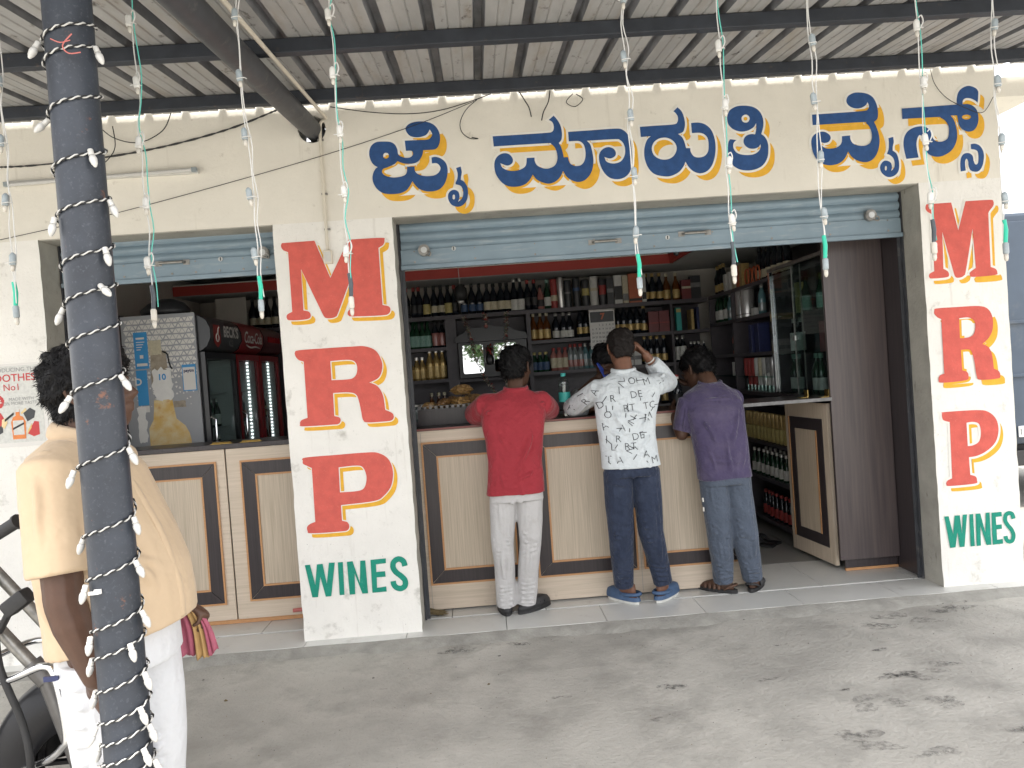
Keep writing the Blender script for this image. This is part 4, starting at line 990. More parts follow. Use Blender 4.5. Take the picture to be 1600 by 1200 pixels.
row('small_black', [1.74, 1.80], C_, 'small dark bottle', 'on bottom shelf right of red shirt man', 'small dark bottles on the bottom shelf')
row('rum', [2.95, 3.05], C_, 'dark gold bottle', 'between printed shirt and purple shirt men', 'bottles between the customers')

# cartons and tins standing among the bottles
def carton(x0, x1, y, z, h, m, label, d=.075, text=None, tm='ink_black', name='carton', band=None):
    mb = MB(); mb.box(x0, y - d / 2, z + .0006, x1, y + d / 2, z + h, 0, .002)
    o = mb.build(name, m, at=((x0 + x1) / 2, y, z))
    if band:
        mb = MB(); mb.box(x0 + .001, y - d / 2 - .0006, z + h * band[1], x1 - .001, y - d / 2 - .0001, z + h * band[2]); c = mb.build('printed_band', band[0], at=((x0 + x1) / 2, y, z)); c.parent = o; c.location = (0, 0, 0)
    if text:
        mb = MB(); front(mb, text_mesh(text, .02), y - d / 2 - .001, 0, ((x0 + x1) / 2, z + h * .25)); c = mb.build('lettering', tm, at=((x0 + x1) / 2, y, z)); c.parent = o; c.location = (0, 0, 0)
    return tag(o, label, 'carton' if name == 'carton' else name.replace('_', ' '), 'cartons among the shelf bottles' if name == 'carton' else None)
def canister(x, y, z, r, h, m, label, lid='cap_silver', band=None):
    mb = MB(); mb.lathe([(r * .97, 0.0006), (r, .004), (r, h - .03)], (x, y, z), 18); o = mb.build('canister', m, smooth=50, at=(x, y, z))
    mb = MB(); mb.lathe([(r * 1.02, h - .03), (r * 1.02, h - .003), (r * .95, h)], (x, y, z), 18); c = mb.build('lid', lid, smooth=50, at=(x, y, z)); c.parent = o; c.location = (0, 0, 0)
    if band:
        mb = MB(); mb.lathe([(r * 1.006, h * band[1]), (r * 1.006, h * band[2])], (x, y, z), 18, caps=False); c = mb.build('printed_band', band[0], smooth=50, at=(x, y, z)); c.parent = o; c.location = (0, 0, 0)
    return tag(o, label, 'canister', 'canisters on the top back shelf')
Y_ = 3.27
canister(1.971, Y_, TOPZ, .034, .30, 'label_red', 'slim red canister on the top shelf', 'label_red', ('label_cream', .25, .45))
canister(2.043, Y_, TOPZ, .032, .315, 'tin_silver', 'tall silver canister on the top shelf')
canister(2.115, Y_, TOPZ, .036, .28, 'box_dark', 'dark canister right beside the tall silver one', 'box_dark', ('box_grey', .5, .56))
canister(2.206, Y_, TOPZ, .038, .295, 'box_dark', 'dark canister left of the yellow labelled one', 'box_dark', ('label_blue', .55, .66))
canister(2.298, Y_, TOPZ, .038, .275, 'box_dark', 'dark canister with yellow square label', 'box_dark', ('label_yellow', .40, .66))
canister(2.385, Y_, TOPZ, .043, .30, 'box_white', 'thick white canister on the top shelf', 'box_white', ('label_cream', .5, .6))
canister(2.475, Y_, TOPZ, .038, .27, 'box_dark', 'dark canister with red band by the thick white one', 'box_dark', ('label_red', .4, .75))
carton(2.515, 2.585, Y_, TOPZ, .27, 'box_dark', 'dark grey carton left of the pictured carton', band=('box_grey', .45, .6))
carton(2.592, 2.672, Y_, TOPZ, .295, 'box_white', 'white carton with black figure on the top shelf', band=('label_black', .15, .62))
carton(2.678, 2.735, Y_, TOPZ, .285, 'label_cream', 'cream carton between white and orange cartons', band=('box_grey', .1, .35))
carton(2.742, 2.872, Y_, TOPZ, .30, 'box_orange', 'orange carton behind the bulb string, top shelf', band=('label_black', .06, .15))
carton(2.878, 2.92, Y_, TOPZ, .29, 'box_white', 'narrow grey carton right of the orange one', band=('label_black', .1, .35))
carton(3.29, 3.385, Y_, TOPZ, .20, 'box_red', 'red carton at right end of top shelf', band=('label_cream', .55, .66))
carton(3.395, 3.50, Y_ + .04, TOPZ, .24, 'box_dark', 'black carton in the corner of top shelf', band=('box_grey', .5, .7))
for i, x in enumerate((2.925, 3.035)):
    carton(x, x + .105, Y_, A, .215, 'box_red', ('left', 'right')[i] + ' one of two dark red cartons right of the calendar', band=('label_red', .42, .47))
carton(3.215, 3.265, Y_, A, .235, 'teal_print', 'slim teal carton with yellow top in the corner shelf', band=('label_yellow', .8, .95))
carton(3.37, 3.40, Y_ + .05, A, .21, 'label_gold', 'thin brown folder standing in the corner shelf', d=.16)
carton(3.43, 3.455, Y_ + .05, A, .23, 'box_navy', 'thin dark blue folder standing in the corner shelf', d=.16)
carton(2.665, 2.74, Y_ - .02, B, .16, 'box_white', 'white carton behind printed shirt man, left one', band=('box_grey', .35, .6))
carton(2.748, 2.82, Y_ - .02, B, .16, 'box_white', 'white carton behind printed shirt man, right one', band=('box_grey', .35, .6))
for i, x in enumerate((.985, 1.065)):
    carton(x, x + .074, Y_ - .01, C_, .19, 'box_white', ('left', 'right')[i] + ' one of two white cartons below the mirror cupboard', band=('box_grey', .55, .62))
for i, x in enumerate((1.16, 1.245)):
    carton(x, x + .078, Y_ - .01, C_, .17, 'box_grey', ('left', 'right')[i] + ' one of two grey cartons below the mirror cupboard')
carton(1.36, 1.53, Y_ + .02, C_, .19, 'leaf_green', 'green framed box below the mirror cupboard', band=('label_green', .25, .9))

# ---------------------------------------------------------------- side cabinet stock (rows run away along Y)
def side_row(kind, ys_, z, desc, where, group, x=3.62):
    n = len(ys_)
    for i, y in enumerate(ys_):
        put_bottle(kind, (x + random.uniform(-.006, .006), y, z + .0006), desc + (', ' + ORD[i] + ' from the back ' if n > 1 else ' ') + where, group, random.uniform(0, 6))
side_row('rum', [3.08, 2.97, 2.86], 2.135, 'gold necked bottle', 'on top of side cabinet corner', 'bottles on top of the side cabinet')
side_row('wine', [2.05, 1.93, 1.81, 1.69, 1.57, 1.45], 2.135, 'dark bottle', 'on top of side cabinet', 'bottles on top of the side cabinet', 3.68)
side_row('black_white', [2.76, 2.64], 2.135, 'white labelled bottle', 'on top of side cabinet', 'bottles on top of the side cabinet', 3.70)
for i, (y, m) in enumerate(((2.73, 'box_white'), (2.61, 'box_white'), (2.49, 'label_cream'), (2.36, 'box_orange'), (2.27, 'label_gold'))):
    carton(3.575, 3.65, y, 2.135, .17 + .01 * i, m, ORD[i] + ' carton from the back along top of the side cabinet', d=.07)
for i, y in enumerate((2.17, 2.09, 1.98, 1.90)):
    mb = MB(); mb.tube([(3.60, y + .05 * math.cos(a), 2.135 + .075 + .07 * math.sin(a)) for a in np.linspace(0, 2 * PI, 17)], .007, 6); tag(mb.build('round_gift_tin', 'box_orange', smooth=True), ORD[i] + ' copper ring shaped pack on top of the side cabinet', 'gift pack', 'ring packs')
side_row('green', [3.10, 3.0, 2.86], 1.855, 'pale green bottle with orange cap', 'in side cabinet', 'pale bottles in the side cabinet')
side_row('aqua', [2.72, 2.62], 1.855, 'clear bottle with pale label', 'left of the big white tins', 'pale bottles in the side cabinet')
for i, y in enumerate((2.42, 2.28)):
    mb = MB(); mb.lathe([(.062, .0006), (.063, .01), (.063, .24), (.058, .25)], (3.63, y, 1.855), 20); o = mb.build('tin', 'tin_silver', smooth=50, at=(3.63, y, 1.855))
    mb = MB(); mb.lathe([(.0635, .03), (.0635, .036)], (3.63, y, 1.855), 20, caps=False); c = mb.build('band', 'ink_black', smooth=50, at=(3.63, y, 1.855)); c.parent = o; c.location = (0, 0, 0)
    tag(o, ('far', 'near')[i] + ' one of two big silver tins in the side cabinet', 'tin', 'big silver tins')
side_row('aqua', [1.88], 1.855, 'clear bottle with lime strip near the aluminium profile', 'in side cabinet', 'pale bottles in the side cabinet')
carton(3.59, 3.68, 2.06, 1.855, .07, 'box_white', 'low white carton right of the silver tins')
side_row('rose', [2.62], 1.535, 'rose bottle alone on side cabinet shelf', 'beside purple shirt man', 'loose bottles in the side cabinet')
carton(3.56, 3.66, 2.08, 1.535, .245, 'box_navy', 'tall navy carton with white emblem in the side cabinet', d=.07)
carton(3.57, 3.67, 1.95, 1.535, .25, 'box_navy', 'nearer tall navy carton beside the aluminium profile', d=.10)
carton(3.58, 3.66, 2.64, 1.326, .13, 'box_white', 'small white carton on the green glass shelf')
def can(x, y, z, m, label, group, r=.024, h=.12):
    if m not in CANS:
        mb = MB(); mb.lathe([(r * .85, 0), (r, .008), (r, h - .012), (r * .84, h), (r * .8, h - .002)], n=12); CANS[m] = o = mb.build('can', m, smooth=50)
    else:
        o = CANS[m].copy(); COL.objects.link(o)
    o.location = (x, y, z + .0006)
    return tag(o, label, 'can', group)
CANS = {}
for i, y in enumerate((2.36, 2.27, 2.18, 2.09, 2.0, 1.91, 1.82, 1.73)):
    m = ('label_red', 'label_red', 'label_red', 'box_white', 'label_cream', 'box_white', 'box_grey', 'tin_silver')[i]
    can(3.62, y, 1.326, m, ORD[i] + ' can from the back on the green glass shelf', 'cans on the glass shelf', .033, .16)
for i, y in enumerate((2.38, 2.26, 2.14, 2.02, 1.91, 1.81, 1.72)):
    can(3.62, y, 1.195, ('label_black', 'label_red', 'label_red', 'box_white', 'tin_silver', 'box_white', 'tin_silver')[i], ORD[i] + ' can from the back below the green glass shelf', 'cans below the glass shelf', .03, .115)
for k, z in enumerate((.765, .887)):
    for i, y in enumerate(np.linspace(2.36, 1.40, 12)):
        can(3.60, y, z, 'label_gold' if k else 'label_yellow', 'gold can, ' + ORD[i] + ' from the back in ' + ('lower', 'upper')[k] + ' layer', 'gold beer cans', .030, .118)
for i, y in enumerate(np.linspace(2.25, 1.42, 9)):
    side_row('beer', [y], .455, 'silver capped beer bottle, ' + ORD[i] + ' from the back, front line', '', 'beer bottles in the lower cabinet', 3.60)
for i, y in enumerate(np.linspace(2.21, 1.46, 8)):
    side_row('beer', [y], .455, 'silver capped beer bottle, ' + ORD[i] + ' from the back, second line', '', 'beer bottles in the lower cabinet', 3.69)
for i, y in enumerate(np.linspace(2.06, 1.42, 8)):
    side_row('beer_red', [y], .10, 'red topped beer bottle, ' + ORD[i] + ' from the back, bottom shelf', '', 'red beer bottles in the lower cabinet', 3.60)
side_row('green', [1.40, 1.32, .98, .9], 1.196, 'green bottle', 'behind lower sliding glass', 'bottles behind the sliding glass', 3.66)
side_row('silver_label', [1.36, 1.22], 1.506, 'slim dark bottle', 'behind middle of sliding glass', 'bottles behind the sliding glass', 3.66)
side_row('pale', [1.25, 1.13, .86, .76, .66], 1.806, 'green bottle', 'behind upper sliding glass', 'bottles behind the sliding glass', 3.68)
carton(3.62, 3.72, .72, 1.506, .22, 'box_red', 'dark red carton behind the sliding glass door', d=.2)
carton(3.62, 3.70, 1.18, 1.806, .24, 'label_yellow', 'pale yellow carton behind the sliding glass door', d=.05)
# glasses lined up on the flap and ledge
for i in range(9):
    mb = MB(); x, y = 3.56, 2.2 - i * .085; mb.lathe([(.016, .0006), (.022, .055), (.020, .055), (.014, .008)], (x, y, 1.1955), 12)
    tag(mb.build('shot_glass', 'clear_plastic', smooth=True), 'small glass, ' + ORD[i] + ' from the back on the cabinet ledge', 'glass', 'small glasses on the ledge')

# ---------------------------------------------------------------- shrine cupboard with two mirrors, garlands, lamp, calendar
t = thing('mirror_cupboard', 'black wooden cupboard with carved top and two mirror doors', 'cupboard', (1.27, 3.15, 1.48))
mb = MB(); mb.box(.955, 3.10, 1.480, 1.648, 3.36, 1.84, 0, .004); mb.build('carcass', 'black_wood', t)
mb = MB(); mb.prism([(.925, 1.842), (.94, 1.90), (1.02, 1.935), (1.08, 1.985), (1.17, 1.975), (1.23, 1.99), (1.27, 2.02), (1.31, 1.99), (1.38, 1.975), (1.47, 1.985), (1.53, 1.935), (1.645, 1.90), (1.66, 1.842)], 3.085, 3.12); mb.build('pediment', 'black_wood', t)
for a, b in ((.985, 1.215), (1.30, 1.625)):
    b = min(b, 1.55)
    mb = MB(); mb.box(a, 3.090, 1.515, b, 3.0985, 1.825, 0, .002); d = mb.build('mirror_frame', 'black_wood', t)
    mb = MB()
    r_ = .02; c_ = []
    for (cx, cz, a0) in ((b - .012 - r_, 1.813 - r_, 0), (a + .012 + r_, 1.813 - r_, 90), (a + .012 + r_, 1.527 + r_, 180), (b - .012 - r_, 1.527 + r_, 270)):
        for q in range(5): c_.append((cx + r_ * math.cos(math.radians(a0 + q * 22.5)), cz + r_ * math.sin(math.radians(a0 + q * 22.5))))
    mb.prism(c_, 3.0875, 3.0895); mb.build('mirror', 'mirror', d)
mb = MB(); mb.lathe([(.0, 1.60), (.04, 1.61), (.05, 1.66), (.035, 1.70), (.03, 1.73)], (1.265, 3.06, 0), 12); mb.build('ornament', 'black_wood', t, True)
def garland(pts, label, n, w=.022, mats=('petal_white', 'petal_red', 'leaf_green')):
    P, _ = spline(pts, [1] * len(pts), 8)
    mb = MB(); rr = random.Random(len(pts) + n)
    for k in range(n):
        u = k / n * (len(P) - 1.001); i = int(u)
        c = P[i].lerp(P[i + 1], u - i)
        d = Vector((rr.gauss(0, 1), rr.gauss(0, .6), rr.gauss(0, .6))); d.normalize()
        q = d.cross(Vector((0, 0, 1)))
        if q.length < .1: q = Vector((1, 0, 0))
        q = q.normalized() * w * .45; o_ = c + d * w * rr.uniform(.1, .6); L = w * rr.uniform(.6, 1.1)
        mi = 0 if rr.random() < .62 else (1 if rr.random() < .7 else 2)
        mb.add([o_ - q, o_ + d * L * .5 - q * .4 + Vector((0, 0, .004)), o_ + d * L, o_ + d * L * .5 + q * .4, o_ + q], [(0, 1, 2, 3, 4)], mi)
    mb.tube(pts, .002, 5, 2, smooth=4)
    return tag(mb.build('flower_garland', list(mats)), label, 'garland', 'garlands on the mirror cupboard')
garland([(1.03, 3.05, 2.10), (1.06, 3.04, 1.99), (1.10, 3.03, 1.84), (1.12, 3.02, 1.68), (1.19, 3.01, 1.50), (1.27, 3.0, 1.36), (1.33, 3.0, 1.22)], 'dried flower garland hanging in front of the left mirror', 260, .028)
garland([(1.46, 3.05, 2.12), (1.455, 3.04, 2.0), (1.44, 3.03, 1.85), (1.43, 3.02, 1.68), (1.42, 3.01, 1.50), (1.41, 3.0, 1.36), (1.40, 3.0, 1.20)], 'dried flower garland hanging in front of the right mirror', 260, .028)
garland([(1.24, 3.05, 2.12), (1.25, 3.04, 2.07), (1.25, 3.03, 2.02)], 'short flower tuft hung over the cupboard peak', 50, .03)
garland([(1.265, 3.04, 1.78), (1.27, 3.03, 1.73)], 'red flower tuft between the two mirrors', 60, .04, ('petal_red', 'petal_red', 'leaf_green'))
mb = MB(); mb.ball((1.25, 3.03, 1.985), .02, 12); tag(mb.build('pink_pendant', 'phone_blue' if False else 'bottle_pink', smooth=True), 'small pink ball hanging at the cupboard peak', 'ornament')
t = thing('pendant_lamp', 'unlit hanging lamp with patterned glass shade before the top shelf', 'lamp', (1.03, 2.6, 2.2))
mb = MB(); mb.tube([(1.02, 2.6, 2.655), (1.03, 2.6, 2.36)], .003, 6); mb.build('cord', 'wire_white', t)
mb = MB(); mb.lathe([(.02, .10), (.028, .085), (.06, .06), (.065, .0), (.055, -.04), (.03, -.055)], (1.03, 2.6, 2.27), 18); mb.build('lamp_shade', 'label_black', t, 50)
mb = MB(); mb.lathe([(.03, -.056), (.028, -.075), (.0, -.085)], (1.03, 2.6, 2.27), 14); mb.build('bulb', 'bulb_white', t, 50)
t = thing('calendar', 'wall calendar with dark header and number 7 hanging on the shelf edge', 'calendar', (2.44, 3.18, 1.88))
mb = MB(); mb.box(2.305, 3.176, 1.685, 2.565, 3.180, 2.075); mb.build('sheet', 'paper', t)
mb = MB(); mb.box(2.315, 3.1745, 1.955, 2.555, 3.1757, 2.062); mb.build('header_print', 'box_dark', t)
mb = MB(); front(mb, text_mesh('7', .085, .004), 3.1735, 0, (2.44, 2.01)); mb.build('numeral', 'box_orange', t)
mb = MB()
for r_ in range(6):
    for c_ in range(7):
        k = r_ * 7 + c_ - 1
        if 1 <= k <= 31: front(mb, text_mesh(str(k), .026, .0008, res=1), 3.1750, 0, (2.335 + c_ * .035, 1.925 - r_ * .041))
mb.build('date_print', 'ink_grey', t)
mb = MB(); mb.box(2.30, 3.172, 2.072, 2.57, 3.184, 2.084); mb.build('binding', 'dull_steel', t)

# small camera under the shutter
t = thing('security_camera', 'little dark dome camera under a white bracket inside the shutter', 'camera', (2.60, .9, 2.4))
mb = MB(); mb.box(2.42, .55, 2.262, 2.62, .60, 2.30, 0, .004); mb.build('bracket', 'plastic_white', t)
mb = MB(); mb.ball((2.56, .575, 2.25), .02, 14); mb.build('dome', 'label_black', t, True)

# ================================================================ LEFT BAY: partition and coolers
t = thing('partition_panel', 'grey vinyl covered partition with white triangle pattern and stickers', 'partition', (-1.13, 1.03, 0))
PX0, PX1, PY = -1.395, -.868, 1.02
mb = MB(); mb.box(PX0, PY, 0, PX1, PY + .02, 2.118); mb.build('board', 'grey_vinyl', t)
mb = MB()
s_ = .047; hh = s_ * math.sqrt(3) / 2
r_ = 0; z = 2.095
while z > 1.45:
    k = 0
    fade = max(0, min(1, (z - 1.50) / .35))
    for c_ in range(28):
        x = PX0 + .01 + c_ * s_ / 2
        upw = (c_ + r_) % 2 == 0
        g = s_ * (.40 if (c_ // 2 + r_) % 3 else .30) * (.35 + .65 * fade)
        if random.random() > fade + .25: continue
        cz = z - hh * (.62 if upw else .38)
        sg = 1 if upw else -1
        tri = [(x - g, cz - sg * g * .58), (x + g, cz - sg * g * .58), (x, cz + sg * g * 1.15)]
        if x - g < PX0 or x + g > PX1 or cz + g > 2.117: continue
        mb.add([(p[0], PY - .0008, p[1]) for p in tri], [(0, 1, 2)])
    z -= hh; r_ += 1
mb.build('triangle_pattern', 'white_vinyl', t)
def sheet(x0, x1, z0, z1, y, m, name, jag=0, seed=1):
    rr = random.Random(seed)
    pts = []
    for a, b in (((x0, z0), (x1, z0)), ((x1, z0), (x1, z1)), ((x1, z1), (x0, z1)), ((x0, z1), (x0, z0))):
        n = 9 if jag else 1
        for i in range(n):
            u = i / n
            pts.append((a[0] + (b[0] - a[0]) * u + rr.uniform(-jag, jag), a[1] + (b[1] - a[1]) * u + rr.uniform(-jag, jag)))
    mb = MB(); mb.prism(pts, y - .0012, y); return mb.build(name, m, t)
s1 = sheet(-1.312, -1.215, 1.735, 2.0, PY - .001, 'sticker_blue', 'blue_sticker')
mb = MB(); mb.box(-1.295, PY - .003, 1.948, -1.235, PY - .0025, 1.962); mb.box(-1.30, PY - .003, 1.755, -1.225, PY - .0025, 1.775); mb.box(-1.275, PY - .003, 1.81, -1.25, PY - .0025, 1.835)
for q in range(4): mb.box(-1.295, PY - .003, 1.925 - q * .018, -1.235 - .01 * q, PY - .0025, 1.931 - q * .018)
mb.build('sticker_print', 'white_vinyl', s1)
s2 = sheet(-1.312, -1.235, 1.47, 1.725, PY - .001, 'sticker_blue', 'blue_sticker'); 
mb = MB(); front(mb, text_mesh('D', .07, .002), PY - .003, 0, (-1.30, 1.64)); mb.build('sticker_print', 'white_vinyl', s2)
mb = MB(); mb.box(-1.312, PY - .0022, 1.42, -1.235, PY - .001, 1.465); mb.build('sticker_foot', 'white_vinyl', s2)
sheet(-1.205, -1.09, 1.62, 1.86, PY - .0015, 'old_tape', 'torn_tape', .006, 3)
sheet(-1.21, -1.12, 1.83, 1.935, PY - .003, 'label_cream', 'torn_paper', .003, 4)
s3 = sheet(-1.195, -1.055, 1.505, 1.73, PY - .0045, 'paper', 'torn_paper', .016, 9)
mb = MB(); front(mb, text_mesh('10', .06, .002), PY - .0065, 0, (-1.13, 1.665)); mb.build('number_print', 'sticker_blue', s3)
mb = MB(); mb.prism([(-1.13, 1.505), (-1.07, 1.505), (-1.062, 1.44), (-1.05, 1.36), (-.99, 1.305), (-.965, 1.25), (-.955, 1.195), (-.955, .9), (-1.25, .9), (-1.25, 1.30), (-1.215, 1.36), (-1.205, 1.44), (-1.20, 1.505)], PY - .002, PY - .0005); mb.build('bottle_print', 'amber_print', t)
sheet(-1.06, -.975, 1.44, 1.487, PY - .0035, 'old_tape', 'brown_tape', .003, 6)
sheet(-1.32, -1.262, 1.20, 1.46, PY - .003, 'paper', 'torn_paper', .008, 12)
mb = MB(); mb.prism([(-.983, 1.553), (-.885, 1.553), (-.885, 1.745), (-.983, 1.745)], PY - .006, PY - .001); pc = mb.build('payment_card', 'sticker_blue', t)
mb = MB(); mb.prism([(-.977, 1.560), (-.891, 1.560), (-.891, 1.725), (-.977, 1.725)], PY - .0075, PY - .0062); mb.build('card_face', 'white_vinyl', pc)
mb = MB(); front(mb, text_mesh('paytm', .030, .0012), PY - .0085, 0, (-.934, 1.700)); mb.build('card_print', 'box_navy', pc)
mb = MB(); mb.tube([(-1.11, PY - .01, 1.85), (-1.075, PY - .015, 1.83), (-1.07, PY - .012, 1.78), (-1.06, PY - .012, 1.74), (-1.05, PY - .01, 1.72)], .005, 6, smooth=4); mb.build('cable_end', 'wire_black', t)

mb = MB(); mb.loft([(-1.16, 1.25, 2.12, .17, .12), (-1.16, 1.25, 2.17, .18, .13), (-1.15, 1.25, 2.22, .13, .10), (-1.14, 1.25, 2.25, .05, .05)], 20)
tag(mb.build('cloth_bag', 'box_dark', smooth='all'), 'dark soft bag lying on top of the grey partition', 'bag')

def cooler(y0, y1, bodym, headm, label, light):
    t = thing('drinks_cooler', label, 'cooler', (-1.2, (y0 + y1) / 2, 0), 'glass door coolers in the left bay')
    X = -.86
    mb = MB(); mb.box(-1.52, y0, .02, -1.50, y1, 2.10); mb.box(-1.499, y0, .02, X, y0 + .03, 1.835); mb.box(-1.499, y1 - .03, .02, X, y1, 1.835); mb.box(-1.499, y0 + .031, .02, X, y1 - .031, .30); mb.box(-1.499, y0 + .031, 1.79, X, y1 - .031, 1.835)
    mb.build('case', bodym, t)
    pr = [(-1.499, 1.84), (X + .01, 1.84), (X + .055, 1.87), (X + .085, 1.93), (X + .085, 2.0), (X + .06, 2.06), (X, 2.10), (-1.499, 2.10)]
    mb = MB(); mb.prism([(p[0], p[1]) for p in pr], y0 + .002, y1 - .002)
    hd = mb.build('header', headm, t, 60)
    mb = MB(); mb.prism([(p[0], p[1]) for p in pr], y0 + .0002, y0 + .0016); mb.build('header_end', 'cooler_black', hd)
    mb = MB(); mb.box(-1.49, y0 + .035, .32, -1.48, y1 - .035, 1.78); mb.build('back_liner', 'cooler_in', t)
    mb = MB(); mb.box(-1.475, y1 - .034, .32, X - .005, y1 - .0305, 1.785); mb.build('side_liner', 'cooler_in', t)
    for z in (.62, .95, 1.25, 1.52):
        mb = MB(); mb.box(-1.47, y0 + .035, z - .006, X - .05, y1 - .035, z); mb.build('wire_shelf', 'cooler_in', t)
    f = .045
    mb = MB(); mb.box(X + .002, y0 + .004, .10, X + .035, y0 + f, 1.83); mb.box(X + .002, y1 - f, .10, X + .035, y1 - .004, 1.83); mb.box(X + .002, y0 + f + .001, .10, X + .035, y1 - f - .001, .17); mb.box(X + .002, y0 + f + .001, 1.78, X + .035, y1 - f - .001, 1.83)
    d = mb.build('door_frame', bodym, t)
    mb = MB(); mb.box(X + .012, y0 + f + .001, .171, X + .018, y1 - f - .001, 1.779); mb.build('door_glass', 'pane_glass', d)
    mb = MB(); mb.tube([(X + .036, y0 + .022, 1.35), (X + .07, y0 + .022, 1.33), (X + .07, y0 + .022, 1.0), (X + .036, y0 + .022, .98)], .009, 8); mb.build('door_handle', 'chrome', d, True)
    if light:
        mb = MB()
        for k in range(44): mb.box(X - .075, y1 - .040, 1.76 - k * .032, X - .058, y1 - .0345, 1.76 - k * .032 + .013)
        mb.build('led_strip', 'led_white', t)
    return t, hd
M90 = Matrix.Rotation(PI / 2, 4, 'Z')
def head_text(hd, body, size, yc, z, m, weight=.002, spacing=1., shear=0., name='lettering', dz=0.):
    v, f = text_mesh(body, size, weight, spacing, shear)
    mb = MB(); mb.add([(-.86 + .087, yc + p[0], z + p[1]) for p in v], f); return mb.build(name, m, hd)
t, hd = cooler(1.05, 1.765, 'cooler_black', 'cooler_grey', 'grey topped beer cooler nearest the partition', False)
head_text(hd, "BECK'S", .115, 1.52, 1.985, 'white_vinyl', .004); head_text(hd, 'ICE', .07, 1.50, 1.90, 'box_grey', .002)
mb = MB()
mb.add([(-.86 + .0865, y, z) for y, z in ((1.12, 2.03), (1.27, 2.03), (1.27, 1.90), (1.195, 1.86), (1.12, 1.90))], [(0, 1, 2, 3, 4)]); sh_ = mb.build('shield_emblem', 'label_red', hd)
mb = MB(); mb.tube([(-.86 + .0885, 1.195 + .03 * math.cos(a), 1.935 + .03 * math.sin(a)) for a in np.linspace(0, 2 * PI, 13)], .004, 5); mb.tube([(-.771, 1.20, 1.96), (-.771, 1.215, 2.0), (-.771, 1.235, 2.015)], .006, 5); mb.build('emblem_mark', 'white_vinyl', sh_)
t, hd = cooler(1.785, 2.415, 'cooler_red', 'cooler_red', 'bright red cola cooler with white script between two coolers', True)
head_text(hd, 'Coca-Cola', .135, 2.10, 1.965, 'white_vinyl', .002, .86, .35)
mb = MB(); mb.tube([(-.772, 1.90, 1.905), (-.772, 2.0, 1.885), (-.772, 2.15, 1.895), (-.772, 2.28, 1.885)], [.004, .008, .008, .003], 5, smooth=4); mb.build('script_tail', 'white_vinyl', hd)
t, hd = cooler(2.435, 3.08, 'cooler_red', 'cooler_maroon', 'maroon topped cooler farthest back beside the red one', True)
mb = MB()
for k in range(7): mb.tube([(-.772, 2.56 + .06 * k, 1.95), (-.772, 2.575 + .06 * k, 2.0), (-.772, 2.595 + .06 * k, 1.955)], .006, 5, smooth=3)
mb.build('faded_script', 'cooler_red', hd)
for z, nm in ((.30, 'lower'), (.95, 'middle'), (1.25, 'upper')):
    for c_, (ya, yb, kd) in enumerate(((1.15, 1.66, 'beer'), (1.88, 2.30, 'clear_red'), (2.53, 2.95, 'amber'))):
        for i, y in enumerate(np.linspace(ya, yb, 5)):
            put_bottle(kd, (-.98, y, z + .001), ORD[i] + ' bottle on ' + nm + ' shelf of the ' + ('grey topped', 'bright red', 'maroon topped')[c_] + ' cooler', 'bottles inside the coolers')
tag(MB().box(-1.42, 3.14, 2.133, -1.12, 3.16, 2.45).build('notice_board', 'room_paint'), 'pale board standing above the coolers', 'board')

# ================================================================ THINGS ON THE COUNTER
def packet(c, s, m, seed, rz):
    """crumpled clear pouch of fried snacks: creased facets, pinched corners"""
    rr = random.Random(seed)
    mb = MB(); mb.ball((0, 0, 0), (s, s * .75, s * .5), 18)
    R_ = Matrix.Rotation(rz, 3, 'Z') @ Matrix.Rotation(rr.uniform(-.4, .4), 3, 'X')
    vv = []
    for p in mb.v:
        k = rr.uniform(.84, 1.14)
        x, y, z = p[0] * k, p[1] * k, p[2] * k
        e = abs(x) / s
        if e > .7: z *= .45; x *= 1.18
        q = R_ @ Vector((x, y, z)) + Vector(c)
        vv.append((q.x, q.y, max(q.z, c[2] - s * .42)))
    mb.v = vv
    return mb.build('snack_packet', m, at=c)
PK = [(.80, .74, .05, 'snack', 'small yellowish snack packet at left end of the heap'), (.90, .72, .07, 'snack_dark', 'brown snack packet second from the left of the heap'), (1.02, .70, .075, 'snack', 'golden snack packet in front middle of the heap'), (1.13, .72, .07, 'snack_dark', 'dark brown snack packet touching the red shirt man'), (.97, .84, .08, 'snack_dark', 'brown snack packet at the back left of the heap'), (1.10, .84, .085, 'snack', 'large snack packet at the back right of the heap')]
for i, (x, y, s, m, lab) in enumerate(PK):
    tag(packet((x, y, 1.3055 + s * .42), s, m, i, i * 1.3), lab, 'snack packet', 'heap of snack packets')
tag(packet((1.03, .78, 1.3055 + .115), .075, 'snack', 17, .5), 'snack packet lying on top of the heap', 'snack packet', 'heap of snack packets')
t = thing('wire_rack', 'low metal rack strip along the front of the raised shelf', 'rack', (.9, .64, 1.306))
mb = MB(); mb.box(.72, .632, 1.3057, 1.30, .64, 1.309)
for i in range(15): mb.box(.725 + i * .038, .634, 1.3095, .745 + i * .038, .638, 1.325)
mb.box(.72, .632, 1.3255, 1.30, .64, 1.328)
mb.build('strip', 'engine_grey', t)
